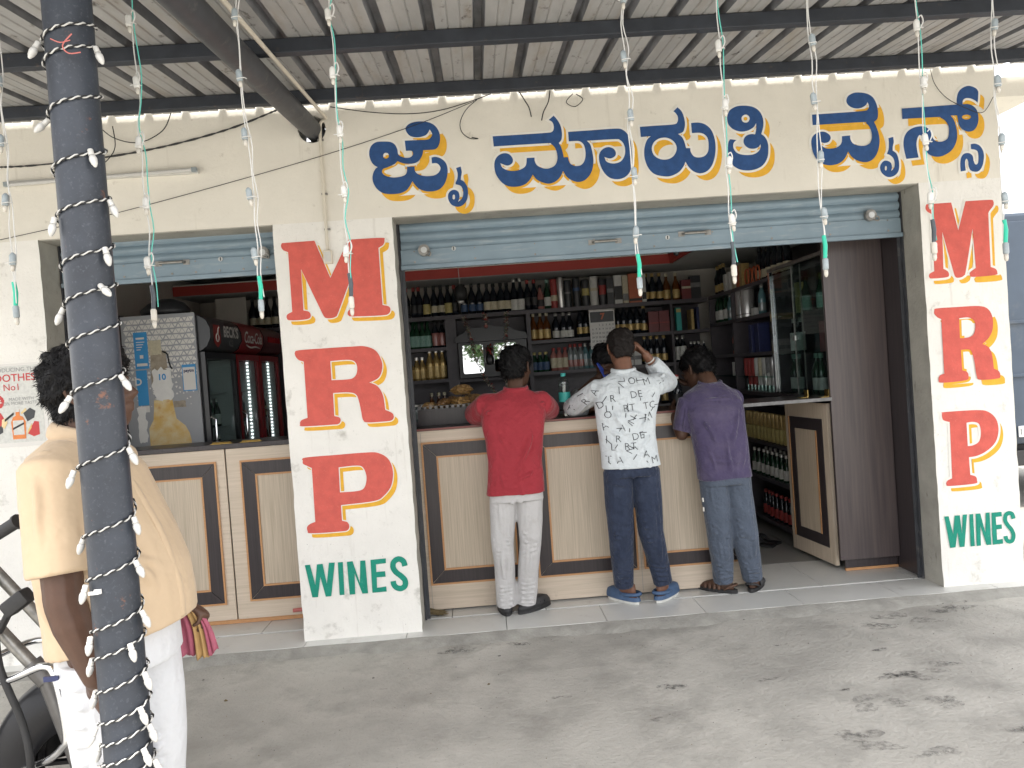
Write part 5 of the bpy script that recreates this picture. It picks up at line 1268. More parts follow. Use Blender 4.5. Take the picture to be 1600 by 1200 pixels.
# water bottle: ribbed clear body, teal label and cap
t = thing('water_bottle', 'clear ribbed water bottle with teal label standing on counter', 'water bottle', (1.712, .425, 1.1975))
prof = [(.030, 0), (.036, .006)]
z = .012
while z < .215:
    prof += [(.038, z), (.0355, z + .007)]; z += .014
prof += [(.038, .218), (.034, .238), (.022, .262), (.0145, .272), (.0145, .280)]
mb = MB(); mb.lathe(prof, (1.712, .425, 1.1975), 22); mb.build('body', 'clear_plastic', t, 'all')
mb = MB(); mb.lathe([(.0392, .105), (.0395, .107), (.0395, .165), (.0392, .167)], (1.712, .425, 1.1975), 22, caps=False); l = mb.build('wrap_label', 'teal_print', t, 'all')
mb = MB(); mb.lathe([(.0165, .272), (.0165, .292), (.014, .294)], (1.712, .425, 1.1975), 18); mb.build('cap', 'teal_print', t, 50)
t = thing('cola_bottle', 'dark cola bottle with red and white cap before the purple shirt man', 'bottle', (2.475, .475, 1.1975))
mb = MB(); mb.lathe([(.030, 0), (.036, .008), (.036, .05), (.032, .075), (.036, .10), (.033, .13), (.018, .175), (.013, .20), (.013, .21)], (2.475, .475, 1.1975), 20); mb.build('body', 'bottle_dark', t, 'all')
mb = MB(); mb.lathe([(.0365, .045), (.034, .075), (.0367, .10)], (2.475, .475, 1.1975), 20, caps=False); mb.build('wrap_label', 'label_black', t, 'all')
mb = MB(); mb.lathe([(.0155, .20), (.0155, .214)], (2.475, .475, 1.1975), 16); mb.build('neck_band', 'white_vinyl', t, 50)
mb = MB(); mb.lathe([(.0158, .2145), (.0158, .226), (.013, .228)], (2.475, .475, 1.1975), 16); mb.build('cap', 'label_red', t, 50)
carton(2.20, 2.30, .78, 1.198, .12, 'box_grey', 'grey box on counter behind the printed shirt sleeve')
mb = MB(); mb.loft([(2.0, .78, 1.198, .16, .10), (2.0, .78, 1.25, .17, .11), (1.98, .78, 1.29, .10, .07)], 20); tag(mb.build('polythene_bag', 'bottle_clear', smooth='all'), 'shiny dark polythene bag on counter behind the water bottle', 'bag')

# things on the floor
t = thing('hand_brush', 'worn straw brush lying by the pillar at the counter foot', 'brush', (.78, .33, 0))
mb = MB()
for i in range(160):
    a = random.uniform(-.5, .5); y = .30 + random.uniform(-.03, .03)
    mb.add([(.725, y, .01 + random.uniform(0, .03)), (.728, y + .003, .012 + random.uniform(0, .03)), (.80 + random.uniform(0, .06), y + a * .06, .004 + random.uniform(0, .012))], [(0, 1, 2)])
mb.build('bristles', 'brush_fibre', t)
mb = MB(); mb.tube([(.72, .30, .025), (.74, .30, .025)], .02, 8); mb.build('binding', 'brush_fibre', t)
mb = MB(); mb.tube([(-.16, .40, .075), (-.02, .41, .08)], .013, 12); tag(mb.build('pink_stick', 'wire_pink', smooth=True), 'short pink plastic stick leaning at side counter foot', 'stick')
for i, (x, y, rz) in enumerate(((3.28, 1.38, .9), (3.36, 1.46, .7))):
    t = thing('slipper', ('left', 'right')[i] + ' one of two black slippers inside the doorway', 'slipper', (x, y, 0), 'slippers inside the doorway')
    Mx = Matrix.Translation((x, y, 0)) @ Matrix.Rotation(rz, 4, 'Z')
    mb = MB(); mb.prism([(-.04, -.12), (.03, -.12), (.042, -.03), (.047, .06), (.03, .12), (-.02, .125), (-.045, .06), (-.035, -.02)], .001, .018, 'z'); mb.xf(Mx); mb.build('sole', 'rubber', t)
    mb = MB(); mb.tube([(-.042, .0, .015), (-.03, .03, .05), (0, .05, .06), (.03, .03, .05), (.044, .0, .015)], .011, 6, smooth=4); mb.xf(Mx); mb.build('strap', 'rubber', t, True)

# poster on the left wall
t = thing('bottle_poster', 'grey drinks poster with orange bottle on the wall behind the man', 'poster', (-1.62, 0, 1.54))
PX, PZ = -1.86, 1.30
mb = MB(); mb.box(-1.87, -.003, 1.295, -1.392, -.0005, 1.785); mb.build('sheet', 'white_vinyl', t)
mb = MB(); mb.box(-1.86, -.0042, 1.32, -1.415, -.0032, 1.772); mb.build('print_field', 'label_white', t)
def ptext(s, size, x, z, m, name, w=0.): 
    mb = MB(); front(mb, text_mesh(s, size, w), -.0055, 0, (x, z)); mb.build(name, m, t)
ptext('INTRODUCING THE', .034, -1.585, 1.748, 'ink_grey', 'headline')
ptext('SMOOTHEST', .062, -1.585, 1.70, 'ink_red', 'headline', .0006)
ptext('No1', .055, -1.585, 1.645, 'ink_red', 'headline')
ptext('MADE WITH', .026, -1.535, 1.575, 'ink_grey', 'small_print')
ptext('23% MORE TASTE', .026, -1.545, 1.550, 'ink_grey', 'small_print')
mb = MB(); v, f = flat_mesh([[(.04 * math.cos(a) * (1 + .06 * (i % 2)), .04 * math.sin(a) * (1 + .06 * (i % 2))) for i, a in enumerate(np.linspace(0, 2 * PI, 33)[:-1])]]); front(mb, (v, f), -.0052, 0, (-1.675, 1.565)); sl = mb.build('seal', 'ink_red', t)
mb = MB(); front(mb, text_mesh('23%', .03, .0008), -.0062, 0, (-1.675, 1.565)); mb.build('seal_print', 'white_vinyl', sl)
mb = MB()
mb.prism([(-1.60, 1.34), (-1.525, 1.34), (-1.52, 1.44), (-1.535, 1.47), (-1.552, 1.478), (-1.552, 1.515), (-1.575, 1.515), (-1.575, 1.478), (-1.592, 1.47), (-1.605, 1.44)], -.0055, -.0045); pb = mb.build('bottle_picture', 'orange_print', t)
mb = MB(); mb.prism([(-1.594, 1.365), (-1.532, 1.365), (-1.532, 1.45), (-1.594, 1.45)], -.0062, -.0057); mb.prism([(-1.574, 1.50), (-1.553, 1.50), (-1.553, 1.53), (-1.574, 1.53)], -.0062, -.0057); mb.build('bottle_label', 'label_white', pb)
mb = MB(); mb.prism([(-1.596, 1.395), (-1.53, 1.425), (-1.53, 1.437), (-1.596, 1.407)], -.007, -.0065); mb.prism([(-1.64, 1.445), (-1.585, 1.485), (-1.585, 1.50), (-1.64, 1.46)], -.007, -.0065); mb.build('diagonal_band', 'ink_black', pb)
mb = MB(); mb.prism([(-1.70, 1.42), (-1.70, 1.50), (-1.66, 1.50), (-1.645, 1.47), (-1.64, 1.43), (-1.67, 1.40)], -.0053, -.0045); mb.prism([(-1.515, 1.37), (-1.47, 1.44), (-1.445, 1.435), (-1.445, 1.36), (-1.48, 1.35)], -.0053, -.0045); mb.build('red_ribbon', 'ink_red', t)
mb = MB(); mb.prism([(-1.70, 1.36), (-1.655, 1.385), (-1.655, 1.43), (-1.70, 1.40)], -.0056, -.0046); mb.prism([(-1.53, 1.49), (-1.49, 1.52), (-1.46, 1.50), (-1.47, 1.46), (-1.51, 1.44)], -.0056, -.0046); mb.build('dark_shape', 'box_dark', t)
mb = MB(); mb.prism([(-1.645, 1.405), (-1.625, 1.44), (-1.63, 1.47), (-1.655, 1.46), (-1.66, 1.42)], -.006, -.005); mb.prism([(-1.52, 1.36), (-1.49, 1.40), (-1.485, 1.43), (-1.51, 1.39)], -.006, -.005); mb.prism([(-1.545, 1.495), (-1.515, 1.52), (-1.51, 1.505), (-1.54, 1.485)], -.006, -.005); mb.build('flame', 'amber_print', t)

# ================================================================ PEOPLE
def solid(name, mb, vox, it, mats, parent, post=None, lam=.5):
    """voxel-union of overlapping closed shapes -> one continuous surface, relaxed, then creased by post(V, N)"""
    me = bpy.data.meshes.new('work'); me.from_pydata(mb.v, [], mb.f)
    bm = bmesh.new(); bm.from_mesh(me); bmesh.ops.recalc_face_normals(bm, faces=bm.faces[:]); bm.to_mesh(me); bm.free()
    ob = bpy.data.objects.new('work', me); COL.objects.link(ob)
    md = ob.modifiers.new('r', 'REMESH'); md.mode = 'VOXEL'; md.voxel_size = vox; md.adaptivity = 0
    dg = bpy.context.evaluated_depsgraph_get(); dg.update()
    m2 = bpy.data.meshes.new_from_object(ob.evaluated_get(dg))
    bpy.data.objects.remove(ob); bpy.data.meshes.remove(me)
    nv = len(m2.vertices)
    V = np.empty(nv * 3); m2.vertices.foreach_get('co', V); V = V.reshape(-1, 3)
    E = np.empty(len(m2.edges) * 2, int); m2.edges.foreach_get('vertices', E); E = E.reshape(-1, 2)
    deg = np.bincount(E.ravel(), minlength=nv)[:, None].astype(float) + 1e-9
    def lap(V):
        S = np.zeros_like(V)
        for d in range(3):
            S[:, d] = np.bincount(E[:, 0], V[E[:, 1], d], nv) + np.bincount(E[:, 1], V[E[:, 0], d], nv)
        return S / deg - V
    for i in range(it):
        V = V + lam * lap(V)
        V = V - (lam + .02) * lap(V) if i % 2 else V
    if post:
        m2.vertices.foreach_set('co', V.ravel()); m2.update()
        Nn = np.empty(nv * 3); m2.vertex_normals.foreach_get('vector', Nn); Nn = Nn.reshape(-1, 3)
        V = post(V, Nn)
        for i in range(1): V = V + .25 * lap(V)
    F = [tuple(p.vertices) for p in m2.polygons]
    bpy.data.meshes.remove(m2)
    o = ORG.get(parent.name, Vector((0, 0, 0))) if parent else Vector((0, 0, 0))
    me = bpy.data.meshes.new(name); me.from_pydata((V - np.array(o)).tolist(), [], F)
    return finish(me, name, mats, parent, 'all', org=o)

def folds(V, N, creases, noise=.0, ns=(9, 9, 5), seed=0):
    """creases: (p0, p1, amplitude, width): soft ridges with a valley on either side"""
    D = np.zeros(len(V))
    for p0, p1, a, w in creases:
        p0 = np.array(p0); p1 = np.array(p1); d = p1 - p0; L = d @ d
        wob = .35 * w * np.sin((V @ d) / L * 9 + seed)[:, None]
        t = np.clip(((V - p0) @ d) / L, 0, 1)
        q = V - (p0 + t[:, None] * d)
        r = np.linalg.norm(q + wob * .3, axis=1) / (w * .85)
        fade = np.sin(np.clip(t, .04, .96) * PI) ** .5
        D += 3.0 * a * (1 - 1.3 * r * r) * np.exp(-r * r) * fade
    if noise:
        rs = np.random.RandomState(seed)
        for k in range(7):
            f = np.array(ns) * rs.uniform(.6, 2.4) * rs.uniform(-1, 1, 3)
            D += noise / 7 * 3.0 * np.sin(V @ f * 2.2 + rs.rand() * 6 + 1.5 * np.sin(V @ f[::-1] * 1.3))
    return V + N * D[:, None]

def frame(c, yaw, pitch=0., rollh=0.):
    """local x = person's right, y = forward, z = up; yaw 0 faces +Y, positive turns left"""
    return Matrix.Translation(c) @ Matrix.Rotation(yaw, 4, 'Z') @ Matrix.Rotation(rollh, 4, 'Y') @ Matrix.Rotation(pitch, 4, 'X')

def head(mb, M, s=1.):
    R = [(-.004, .062, .020, .022), (.012, .048, .045, .042), (.040, .032, .068, .055), (.070, .018, .083, .063), (.100, .008, .092, .068), (.130, .001, .097, .073), (.160, -.004, .097, .075), (.188, -.006, .088, .069), (.208, -.006, .070, .056), (.222, -.006, .036, .03)]
    mb.loft([(0, r[1] * s, r[0] * s, r[3] * s, r[2] * s, 2.25) for r in R], 28, M=M)
    st = len(mb.v)
    mb.tube([(0, .094 * s, .128 * s), (0, .105 * s, .105 * s), (0, .117 * s, .086 * s), (0, .104 * s, .076 * s)], [.008 * s, .010 * s, .0145 * s, .011 * s], 10, round_=True)
    for sx in (-1, 1):
        mb.ball((sx * .013 * s, .101 * s, .080 * s), (.009 * s, .010 * s, .008 * s), 10)
        mb.tube([(sx * .012 * s, .096 * s, .132 * s), (sx * .034 * s, .093 * s, .136 * s), (sx * .055 * s, .076 * s, .128 * s)], [.007 * s, .008 * s, .006 * s], 8, round_=True)
        mb.ball((sx * .040 * s, .070 * s, .085 * s), (.022 * s, .022 * s, .02 * s), 12)
        # ear: rim plus bowl
        e = [(sx * .075, -.012, .130), (sx * .084, -.026, .138), (sx * .089, -.034, .122), (sx * .085, -.028, .098), (sx * .077, -.012, .078), (sx * .074, -.006, .084)]
        mb.tube([tuple(q * s for q in p) for p in e], [.006 * s, .0068 * s, .0068 * s, .0066 * s, .0075 * s, .005 * s], 8, round_=True, smooth=3)
        mb.ball((sx * .077 * s, -.012 * s, .108 * s), (.007 * s, .018 * s, .027 * s), 10)
    mb.tube([(-.024 * s, .094 * s, .052 * s), (0, .104 * s, .056 * s), (.024 * s, .094 * s, .052 * s)], [.005 * s, .0085 * s, .005 * s], 8, round_=True, smooth=3)
    mb.tube([(-.020 * s, .092 * s, .043 * s), (0, .101 * s, .042 * s), (.020 * s, .092 * s, .043 * s)], [.005 * s, .0095 * s, .005 * s], 8, round_=True, smooth=3)
    mb.xf(M, st)

def hair(M, parent, m, vol, s=1., n=2600, length=.02, seed=1, nape=.05, wavy=0.):
    """cap of hair over the skull with tapered strands; nape = how far down the neck it reaches"""
    rr = np.random.RandomState(seed)
    mb = MB()
    R = []
    for h, fc, hd, hw in ((nape, -.060, .036, .050), (nape + .025, -.060, .044, .064), (.102, -.048, .054, .0725), (.130, -.018, .082, .077), (.160, -.006, .099, .079), (.190, -.006, .092, .073), (.212, -.006, .074, .060), (.230, -.006, .036, .032)):
        v = vol * (.3 if h < .09 else (.5 if h < .12 else 1))
        R.append((0, fc * s - v * .15, (h + (v * .9 if h > .2 else (v * .4 if h > .17 else 0))) * s, hw * s + v, hd * s + v, 2.3))
    mb.loft(R, 28, M=M)
    o = np.array(M.translation)
    def post(V, N): return folds(V, N, [], .004 + vol * .12 + wavy, (45, 45, 45), seed)
    ob = solid('hair', mb, .0055, 2, m, parent, post)
    # strands as thin triangles rooted on the cap
    me = ob.data
    nv = len(me.vertices)
    V = np.empty(nv * 3); me.vertices.foreach_get('co', V); V = V.reshape(-1, 3)
    N = np.empty(nv * 3); me.vertex_normals.foreach_get('vector', N); N = N.reshape(-1, 3)
    idx = rr.choice(nv, min(n, nv), replace=False)
    dn = np.array(M.to_3x3() @ Vector((0, -.35, -1)))
    vs = []; fs = []
    for k, i in enumerate(idx):
        p, q = V[i], N[i]
        d = q * rr.uniform(.08, .40) + dn * rr.uniform(.3, 1.0) + rr.normal(0, .28, 3)
        d /= np.linalg.norm(d) + 1e-9
        side = np.cross(d, q); side /= np.linalg.norm(side) + 1e-9
        L = length * rr.uniform(.5, 1.3); w = .0011
        mid = p + d * L * .55 + q * L * .10
        vs += [p - side * w - q * .001, p + side * w - q * .001, mid + side * w * .8, mid - side * w * .8, p + d * L - q * L * .05]
        fs += [(5 * k, 5 * k + 1, 5 * k + 2, 5 * k + 3), (5 * k + 3, 5 * k + 2, 5 * k + 4)]
    bm = bmesh.new(); bm.from_mesh(me)
    bv = [bm.verts.new(p) for p in vs]
    for f in fs:
        fc = bm.faces.new([bv[i] for i in f]); fc.smooth = True
    bm.to_mesh(me); bm.free()
    return ob

def hand(mb, wrist, dirv, palm_n, curl=.4, side=1, spread=.06, s=1.):
    """palm and five separate fingers; dirv points along the hand, palm_n out of the palm, thumb on +side of dirv x palm_n"""
    d = Vector(dirv).normalized(); n = Vector(palm_n); n = (n - d * n.dot(d)).normalized(); w = d.cross(n) * side
    W = Vector(wrist)
    def P(a, b, c): return W + (d * a + w * b + n * c) * s
    mb.tube([P(-.03, 0, 0), P(.0, 0, 0), P(.03, .002, .0), P(.065, .0, .002), P(.085, 0, .004)], [.023 * s, .024 * s, .033 * s, .037 * s, .034 * s], 12, flat=(n, .48), round_=True)
    for k, (b, L, r) in enumerate(((.027, .068, .0088), (.009, .076, .0092), (-.009, .071, .0088), (-.026, .056, .0078))):
        p = P(.078 - abs(b) * .15, b, .003); a = curl * (.75 + .12 * k); pts = [p - d * .02 * s, p]; ang = a * .6
        for seg, l in enumerate((.45, .32, .23)):
            p = p + (d * math.cos(ang) + n * math.sin(ang) + w * (b * spread * 20 * .05 + b * 2.2 * spread)) * L * l * s
            pts.append(p); ang += a * (1.0, .9, .6)[seg]
        mb.tube(pts, [r * s, r * 1.02 * s, r * s, r * .93 * s, r * .8 * s], 9, round_=True)
    p = P(.018, .026, .006); q = P(.045, .048, .016); r_ = P(.066, .056, .026); t = P(.084, .055, .034)
    mb.tube([P(.0, .012, .002), p, q, r_, t], [.013 * s, .014 * s, .0115 * s, .0105 * s, .008 * s], 9, round_=True)

def foot(mb, ank, yaw, s=1.):
    M = Matrix.Translation((ank[0], ank[1], 0)) @ Matrix.Rotation(yaw, 4, 'Z')
    st = len(mb.v)
    mb.loft([(0, .045, .018 + .004, .036, .115, 2.3), (0, .045, .045, .037, .115, 2.2), (0, .02, .062, .033, .085, 2.1), (0, -.012, .085, .030, .050), (0, -.018, .12, .030, .038)], 18)
    for k, (x, L, r) in enumerate(((-.022, .16, .012), (-.006, .158, .0095), (.008, .152, .009), (.020, .142, .0085), (.030, .130, .008))):
        mb.tube([(x, L - .04, .024), (x, L - .012, .026), (x, L, .022)], [r, r, r * .85], 8, round_=True)
    mb.xf(M, st)

def arm_mesh(mb, sh, el, wr, r=(.050, .042, .038, .026)):
    sh, el, wr = Vector(sh), Vector(el), Vector(wr)
    mb.tube([sh, sh.lerp(el, .5), el], [r[0], r[0] * .93, r[1]], 12, round_=True)
    mb.tube([el, el.lerp(wr, .3), el.lerp(wr, .7), wr], [r[1], r[1] * 1.02, r[2] * .88, r[3]], 12, round_=True)

def torso_rings(R, d=0.):
    return [(x, y, z, a - d, b - d, e[0] if e else 2.4) for x, y, z, a, b, *e in R]

def sandal(parent, ank, yaw, sole_m, strap_m, kind):
    M = Matrix.Translation((ank[0], ank[1], 0)) @ Matrix.Rotation(yaw, 4, 'Z')
    t = None
    def outline(k, yo=.045):
        return [(k * .046 * math.cos(a) * (1 + .12 * math.sin(a)), yo + k * .142 * math.sin(a)) for a in np.linspace(0, 2 * PI, 29)[:-1]]
    mb = MB(); e_ = .012 if kind == 'clog' else 0; mb.prism(outline(.94 if kind == 'clog' else 1.0), .001, .016 + e_, 'z'); mb.prism(outline(.93 if kind == 'clog' else .99), .0162 + e_, .024 + e_, 'z'); mb.xf(M)
    o = mb.build(kind, sole_m, parent, 40)
    mb = MB()
    if kind == 'clog':
        prof = [(0, .045, .020, .048, .142, 2.4), (0, .047, .045, .047, .138, 2.3), (0, .062, .068, .042, .112, 2.2), (0, .068, .082, .030, .075, 2.2), (0, .070, .086, .012, .03)]
        st = len(mb.v); mb.loft(prof, 28)
        mb.f = [f for f in mb.f if len(f) == 4 and not all(mb.v[i][1] < -.005 and mb.v[i][2] > .04 for i in f)]
        mb.m = [0] * len(mb.f)
        mb.tube([(-.045, .02, .058), (-.043, -.04, .062), (-.025, -.088, .066), (0, -.098, .068), (.025, -.088, .066), (.043, -.04, .062), (.045, .02, .058)], .0075, 6, smooth=4, flat=((0, 0, 1), 1.6))
    elif kind == 'shoe':
        mb.loft([(0, .045, .022, .045, .140, 2.4), (0, .045, .045, .043, .132, 2.3), (0, .06, .066, .037, .10, 2.2), (0, .05, .08, .030, .07)], 24)
        for k in range(3): mb.tube([(-.045, .03 + .035 * k, .045), (0, .035 + .035 * k, .086 - .01 * k), (.045, .03 + .035 * k, .045)], .006, 6, smooth=4)
    else:
        for k in range(4): mb.tube([(-.046, .01 + .033 * k, .022), (-.038, .012 + .033 * k, .055 - .005 * k), (0, .016 + .033 * k, .078 - .009 * k), (.038, .012 + .033 * k, .055 - .005 * k), (.046, .01 + .033 * k, .022)], .0075, 6, smooth=4, flat=((0, 1, 0), 1.6))
        mb.tube([(-.04, -.02, .024), (-.035, -.07, .05), (0, -.09, .056), (.035, -.07, .05), (.04, -.02, .024)], .007, 6, smooth=4)
    mb.xf(M)
    mb.build('upper', strap_m, o, 'all')
    return o

def leg_creases(hip, knee, hem, w, seed, back=True):
    rr = random.Random(seed)
    C = []
    h, k, m = Vector(hip), Vector(knee), Vector(hem)
    for i in range(4):      # bunching round the knee
        z = k.lerp(h, -.10 + .10 * i); s = rr.choice((-1, 1))
        C.append((z + Vector((-w * s, -w, rr.uniform(-.02, .03))), z + Vector((w * s * .7, -w * .6, rr.uniform(-.03, .02))), .005, .014))
    for i in range(5):      # stacking above the hem
        z = m.lerp(k, .03 + .085 * i); s = rr.choice((-1, 1))
        C.append((z + Vector((-w * s, -w * .8, rr.uniform(-.01, .012))), z + Vector((w * s, -w * .8, rr.uniform(-.015, .015))), .0065 - .0006 * i, .012))
    for i in range(3):      # long drape folds
        x = rr.uniform(-.6, .6) * w
        C.append((h.lerp(k, .1) + Vector((x, -w, 0)), k.lerp(m, .5) + Vector((x * .5, -w, 0)), .004, .016))
    return C

# ---------------------------------------------------------------- man in the red shirt
p = thing('person', 'man in short sleeved red shirt and pale grey trousers leaning on the counter', 'person', (1.34, .2, 0))
T = [(1.335, .115, .775, .182, .118), (1.34, .118, .86, .176, .120), (1.343, .125, .98, .170, .120), (1.35, .14, 1.10, .180, .122), (1.358, .165, 1.22, .196, .122), (1.36, .185, 1.31, .203, .108), (1.362, .195, 1.355, .185, .090), (1.37, .205, 1.392, .125, .070), (1.385, .212, 1.418, .068, .062)]
sL, eL, wL = (1.195, .20, 1.325), (1.115, .42, 1.255), (1.30, .50, 1.225)
sR, eR, wR = (1.53, .20, 1.315), (1.60, .42, 1.255), (1.43, .50, 1.225)
HM = frame((1.398, .255, 1.435), -.46, -.10)
mb = MB(); mb.loft(torso_rings(T, .022)); head(mb, HM, 1.04)
mb.tube([(1.378, .205, 1.36), (1.388, .222, 1.42), (1.392, .24, 1.47)], [.062, .056, .054], 16, round_=True)
arm_mesh(mb, sL, eL, wL); arm_mesh(mb, sR, eR, wR)
hand(mb, wL, (1, .25, 0), (0, -.1, -1), .35, 1); hand(mb, wR, (-1, .25, 0), (0, -.1, -1), .35, -1)
for hx, kx, ax in ((1.255, 1.232, 1.228), (1.42, 1.405, 1.362)):
    mb.tube([(hx, .12, .80), (kx, .15, .45), (ax, .225, .09)], [.075, .052, .036], 12, round_=True)
foot(mb, (1.222, .235), .10); foot(mb, (1.372, .225), -.85)
body = solid('body', mb, .0048, 2, 'skin_dark', p)
hair(HM, p, 'hair_black', .015, 1.04, n=4200, length=.020, seed=2, nape=.045)
mb = MB(); mb.loft(torso_rings(T))
for s_, e_ in ((sL, eL), (sR, eR)):
    s_, e_ = Vector(s_), Vector(e_)
    mb.tube([s_ + (Vector((1.36, .19, 1.30)) - s_) * .25, s_, s_.lerp(e_, .5), s_.lerp(e_, .93)], [.08, .078, .080, .078], 18, round_=False)
CR = [((1.20, .02, 1.30), (1.30, .03, 1.05), .006, .022), ((1.52, .03, 1.30), (1.40, .02, 1.0), .006, .022), ((1.49, .02, 1.18), (1.33, .0, .88), .0055, .02), ((1.22, .0, 1.1), (1.27, .0, .80), .005, .02), ((1.36, .02, .95), (1.37, .0, .78), .004, .02), ((1.50, .02, 1.02), (1.42, .0, .88), .0055, .016), ((1.47, .01, .92), (1.33, .0, .86), .0045, .015), ((1.21, .06, 1.31), (1.19, .2, 1.22), .006, .016), ((1.17, .2, 1.30), (1.12, .32, 1.22), .005, .014), ((1.54, .1, 1.33), (1.56, .3, 1.23), .006, .016), ((1.30, .06, 1.34), (1.45, .06, 1.335), .004, .015), ((1.25, .05, 1.18), (1.45, .05, 1.12), .004, .02)]
sh = solid('shirt', mb, .0055, 3, 'cloth_red', p, lambda V, N: folds(V, N, CR, .0035, (6, 6, 4), 4))
mb = MB(); mb.tube([(1.385 + .070 * math.cos(a), .212 + .066 * math.sin(a), 1.412 + .012 * math.sin(a)) for a in np.linspace(-PI * .08, PI * 1.08, 18) + PI], .012, 8, flat=((0, 0, 1), 2.0)); mb.build('collar', 'cloth_red', sh, 'all')
mb = MB(); mb.loft([(1.338, .12, .84, .150, .100), (1.338, .12, .78, .166, .108), (1.338, .12, .73, .165, .106, 2.6)])
LEGS = (((1.258, .12, .76), (1.232, .14, .45), (1.232, .215, .055)), ((1.418, .12, .76), (1.402, .14, .45), (1.355, .215, .055)))
for h_, k_, m_ in LEGS: mb.tube([h_, Vector(h_).lerp(Vector(k_), .5), k_, Vector(k_).lerp(Vector(m_), .55), m_], [.085, .079, .071, .066, .066], 20, round_=False)
solid('trousers', mb, .0055, 3, 'cloth_offwhite', p, lambda V, N: folds(V, N, leg_creases(*LEGS[0], .07, 5) + leg_creases(*LEGS[1], .07, 6) + [((1.335, .02, .78), (1.27, .03, .66), .005, .018), ((1.34, .02, .76), (1.40, .03, .64), .005, .018)], .003, (7, 7, 4), 2))
sandal(p, (1.222, .235), .10, 'rubber', 'shoe_black', 'shoe'); sandal(p, (1.372, .225), -.85, 'rubber', 'shoe_black', 'shoe')

# ---------------------------------------------------------------- man in the printed shirt
p = thing('person', 'man in white shirt printed with letters and dark jeans scratching his head', 'person', (2.06, .18, 0))
T = [(2.06, .10, .885, .183, .120), (2.055, .10, .97, .178, .121), (2.05, .105, 1.08, .176, .120), (2.055, .12, 1.20, .190, .122), (2.07, .14, 1.31, .212, .118), (2.08, .15, 1.38, .218, .102), (2.08, .16, 1.43, .18, .085), (2.075, .175, 1.462, .11, .070), (2.07, .185, 1.485, .068, .062)]
sL, eL, wL = (1.905, .17, 1.37), (1.755, .40, 1.262), (1.86, .58, 1.225)
sR, eR, wR = (2.25, .17, 1.375), (2.385, .36, 1.385), (2.235, .275, 1.575)
HM = frame((2.072, .235, 1.515), 0.06, -.06)
mb = MB(); mb.loft(torso_rings(T, .022)); head(mb, HM)
mb.tube([(2.072, .18, 1.43), (2.074, .195, 1.49), (2.073, .215, 1.55)], [.062, .057, .056], 16, round_=True)
arm_mesh(mb, sL, eL, wL); arm_mesh(mb, sR, eR, wR, (.05, .042, .036, .027))
hand(mb, wL, (1, .1, 0), (0, 0, -1), .35, 1); hand(mb, wR, (-.62, -.05, .80), (-.75, .1, -.55), .75, -1)
for pts in (((1.975, .11, .90), (1.972, .14, .47), (1.985, .225, .10)), ((2.148, .11, .90), (2.15, .13, .47), (2.235, .215, .10))):
    mb.tube(pts, [.078, .054, .037], 12, round_=True)
foot(mb, (2.01, .235), .62); foot(mb, (2.235, .225), -.72)
solid('body', mb, .0048, 2, 'skin_brown', p)
hair(HM, p, 'hair_short', .004, n=3600, length=.010, seed=3, nape=.050)
mb = MB(); mb.loft(torso_rings(T))
def sleeve(mb, s_, e_, w_, ctr, r, end):
    s_, e_, w_ = Vector(s_), Vector(e_), Vector(w_)
    mb.tube([s_ + (Vector(ctr) - s_) * .25, s_, s_.lerp(e_, .5), e_], [r[0], r[0], r[0] * .95, r[1]], 18, round_=True)
    mb.tube([e_, e_.lerp(w_, .35), e_.lerp(w_, end)], [r[1], r[1], r[2]], 18, round_=False)
sleeve(mb, sL, eL, wL, (2.07, .15, 1.34), (.075, .064, .05), .85); sleeve(mb, sR, eR, wR, (2.07, .15, 1.34), (.078, .068, .05), .72)
CR = [((1.92, .0, 1.33), (2.02, .0, 1.10), .007, .022), ((2.24, .0, 1.33), (2.13, .0, 1.12), .007, .022), ((1.90, .0, 1.15), (2.10, .0, 1.0), .005, .02), ((2.22, .0, 1.12), (2.05, .0, .95), .006, .02), ((1.96, 0, 1.02), (1.98, 0, .89), .005, .018), ((2.14, 0, 1.02), (2.16, 0, .89), .005, .018), ((2.0, .02, 1.40), (2.17, .02, 1.39), .004, .016), ((2.27, .1, 1.40), (2.33, .3, 1.34), .008, .016), ((2.29, .12, 1.44), (2.37, .3, 1.43), .007, .014), ((1.86, .15, 1.40), (1.80, .33, 1.26), .007, .016), ((1.85, .15, 1.30), (1.77, .34, 1.22), .006, .014), ((1.72, .38, 1.27), (1.80, .46, 1.22), .005, .01), ((2.36, .3, 1.42), (2.34, .33, 1.48), .006, .012), ((1.95, 0, 1.24), (2.2, 0, 1.20), .004, .02)]
sh = solid('shirt', mb, .0055, 3, 'cloth_print', p, lambda V, N: folds(V, N, CR, .0035, (6, 6, 4), 8))
mb = MB(); mb.tube([(2.07 + .070 * math.cos(a), .185 + .064 * math.sin(a), 1.478 + .012 * math.sin(a)) for a in np.linspace(-PI * .08, PI * 1.08, 18) + PI], .012, 8, flat=((0, 0, 1), 2.0)); mb.build('collar', 'cloth_print', sh, 'all')
mb = MB(); q = Vector(eR).lerp(Vector(wR), .78); mb.tube([q, q + (Vector(wR) - Vector(eR)).normalized() * .008], .034, 14, flat=None); mb.build('wristband', 'wire_white', p, True)
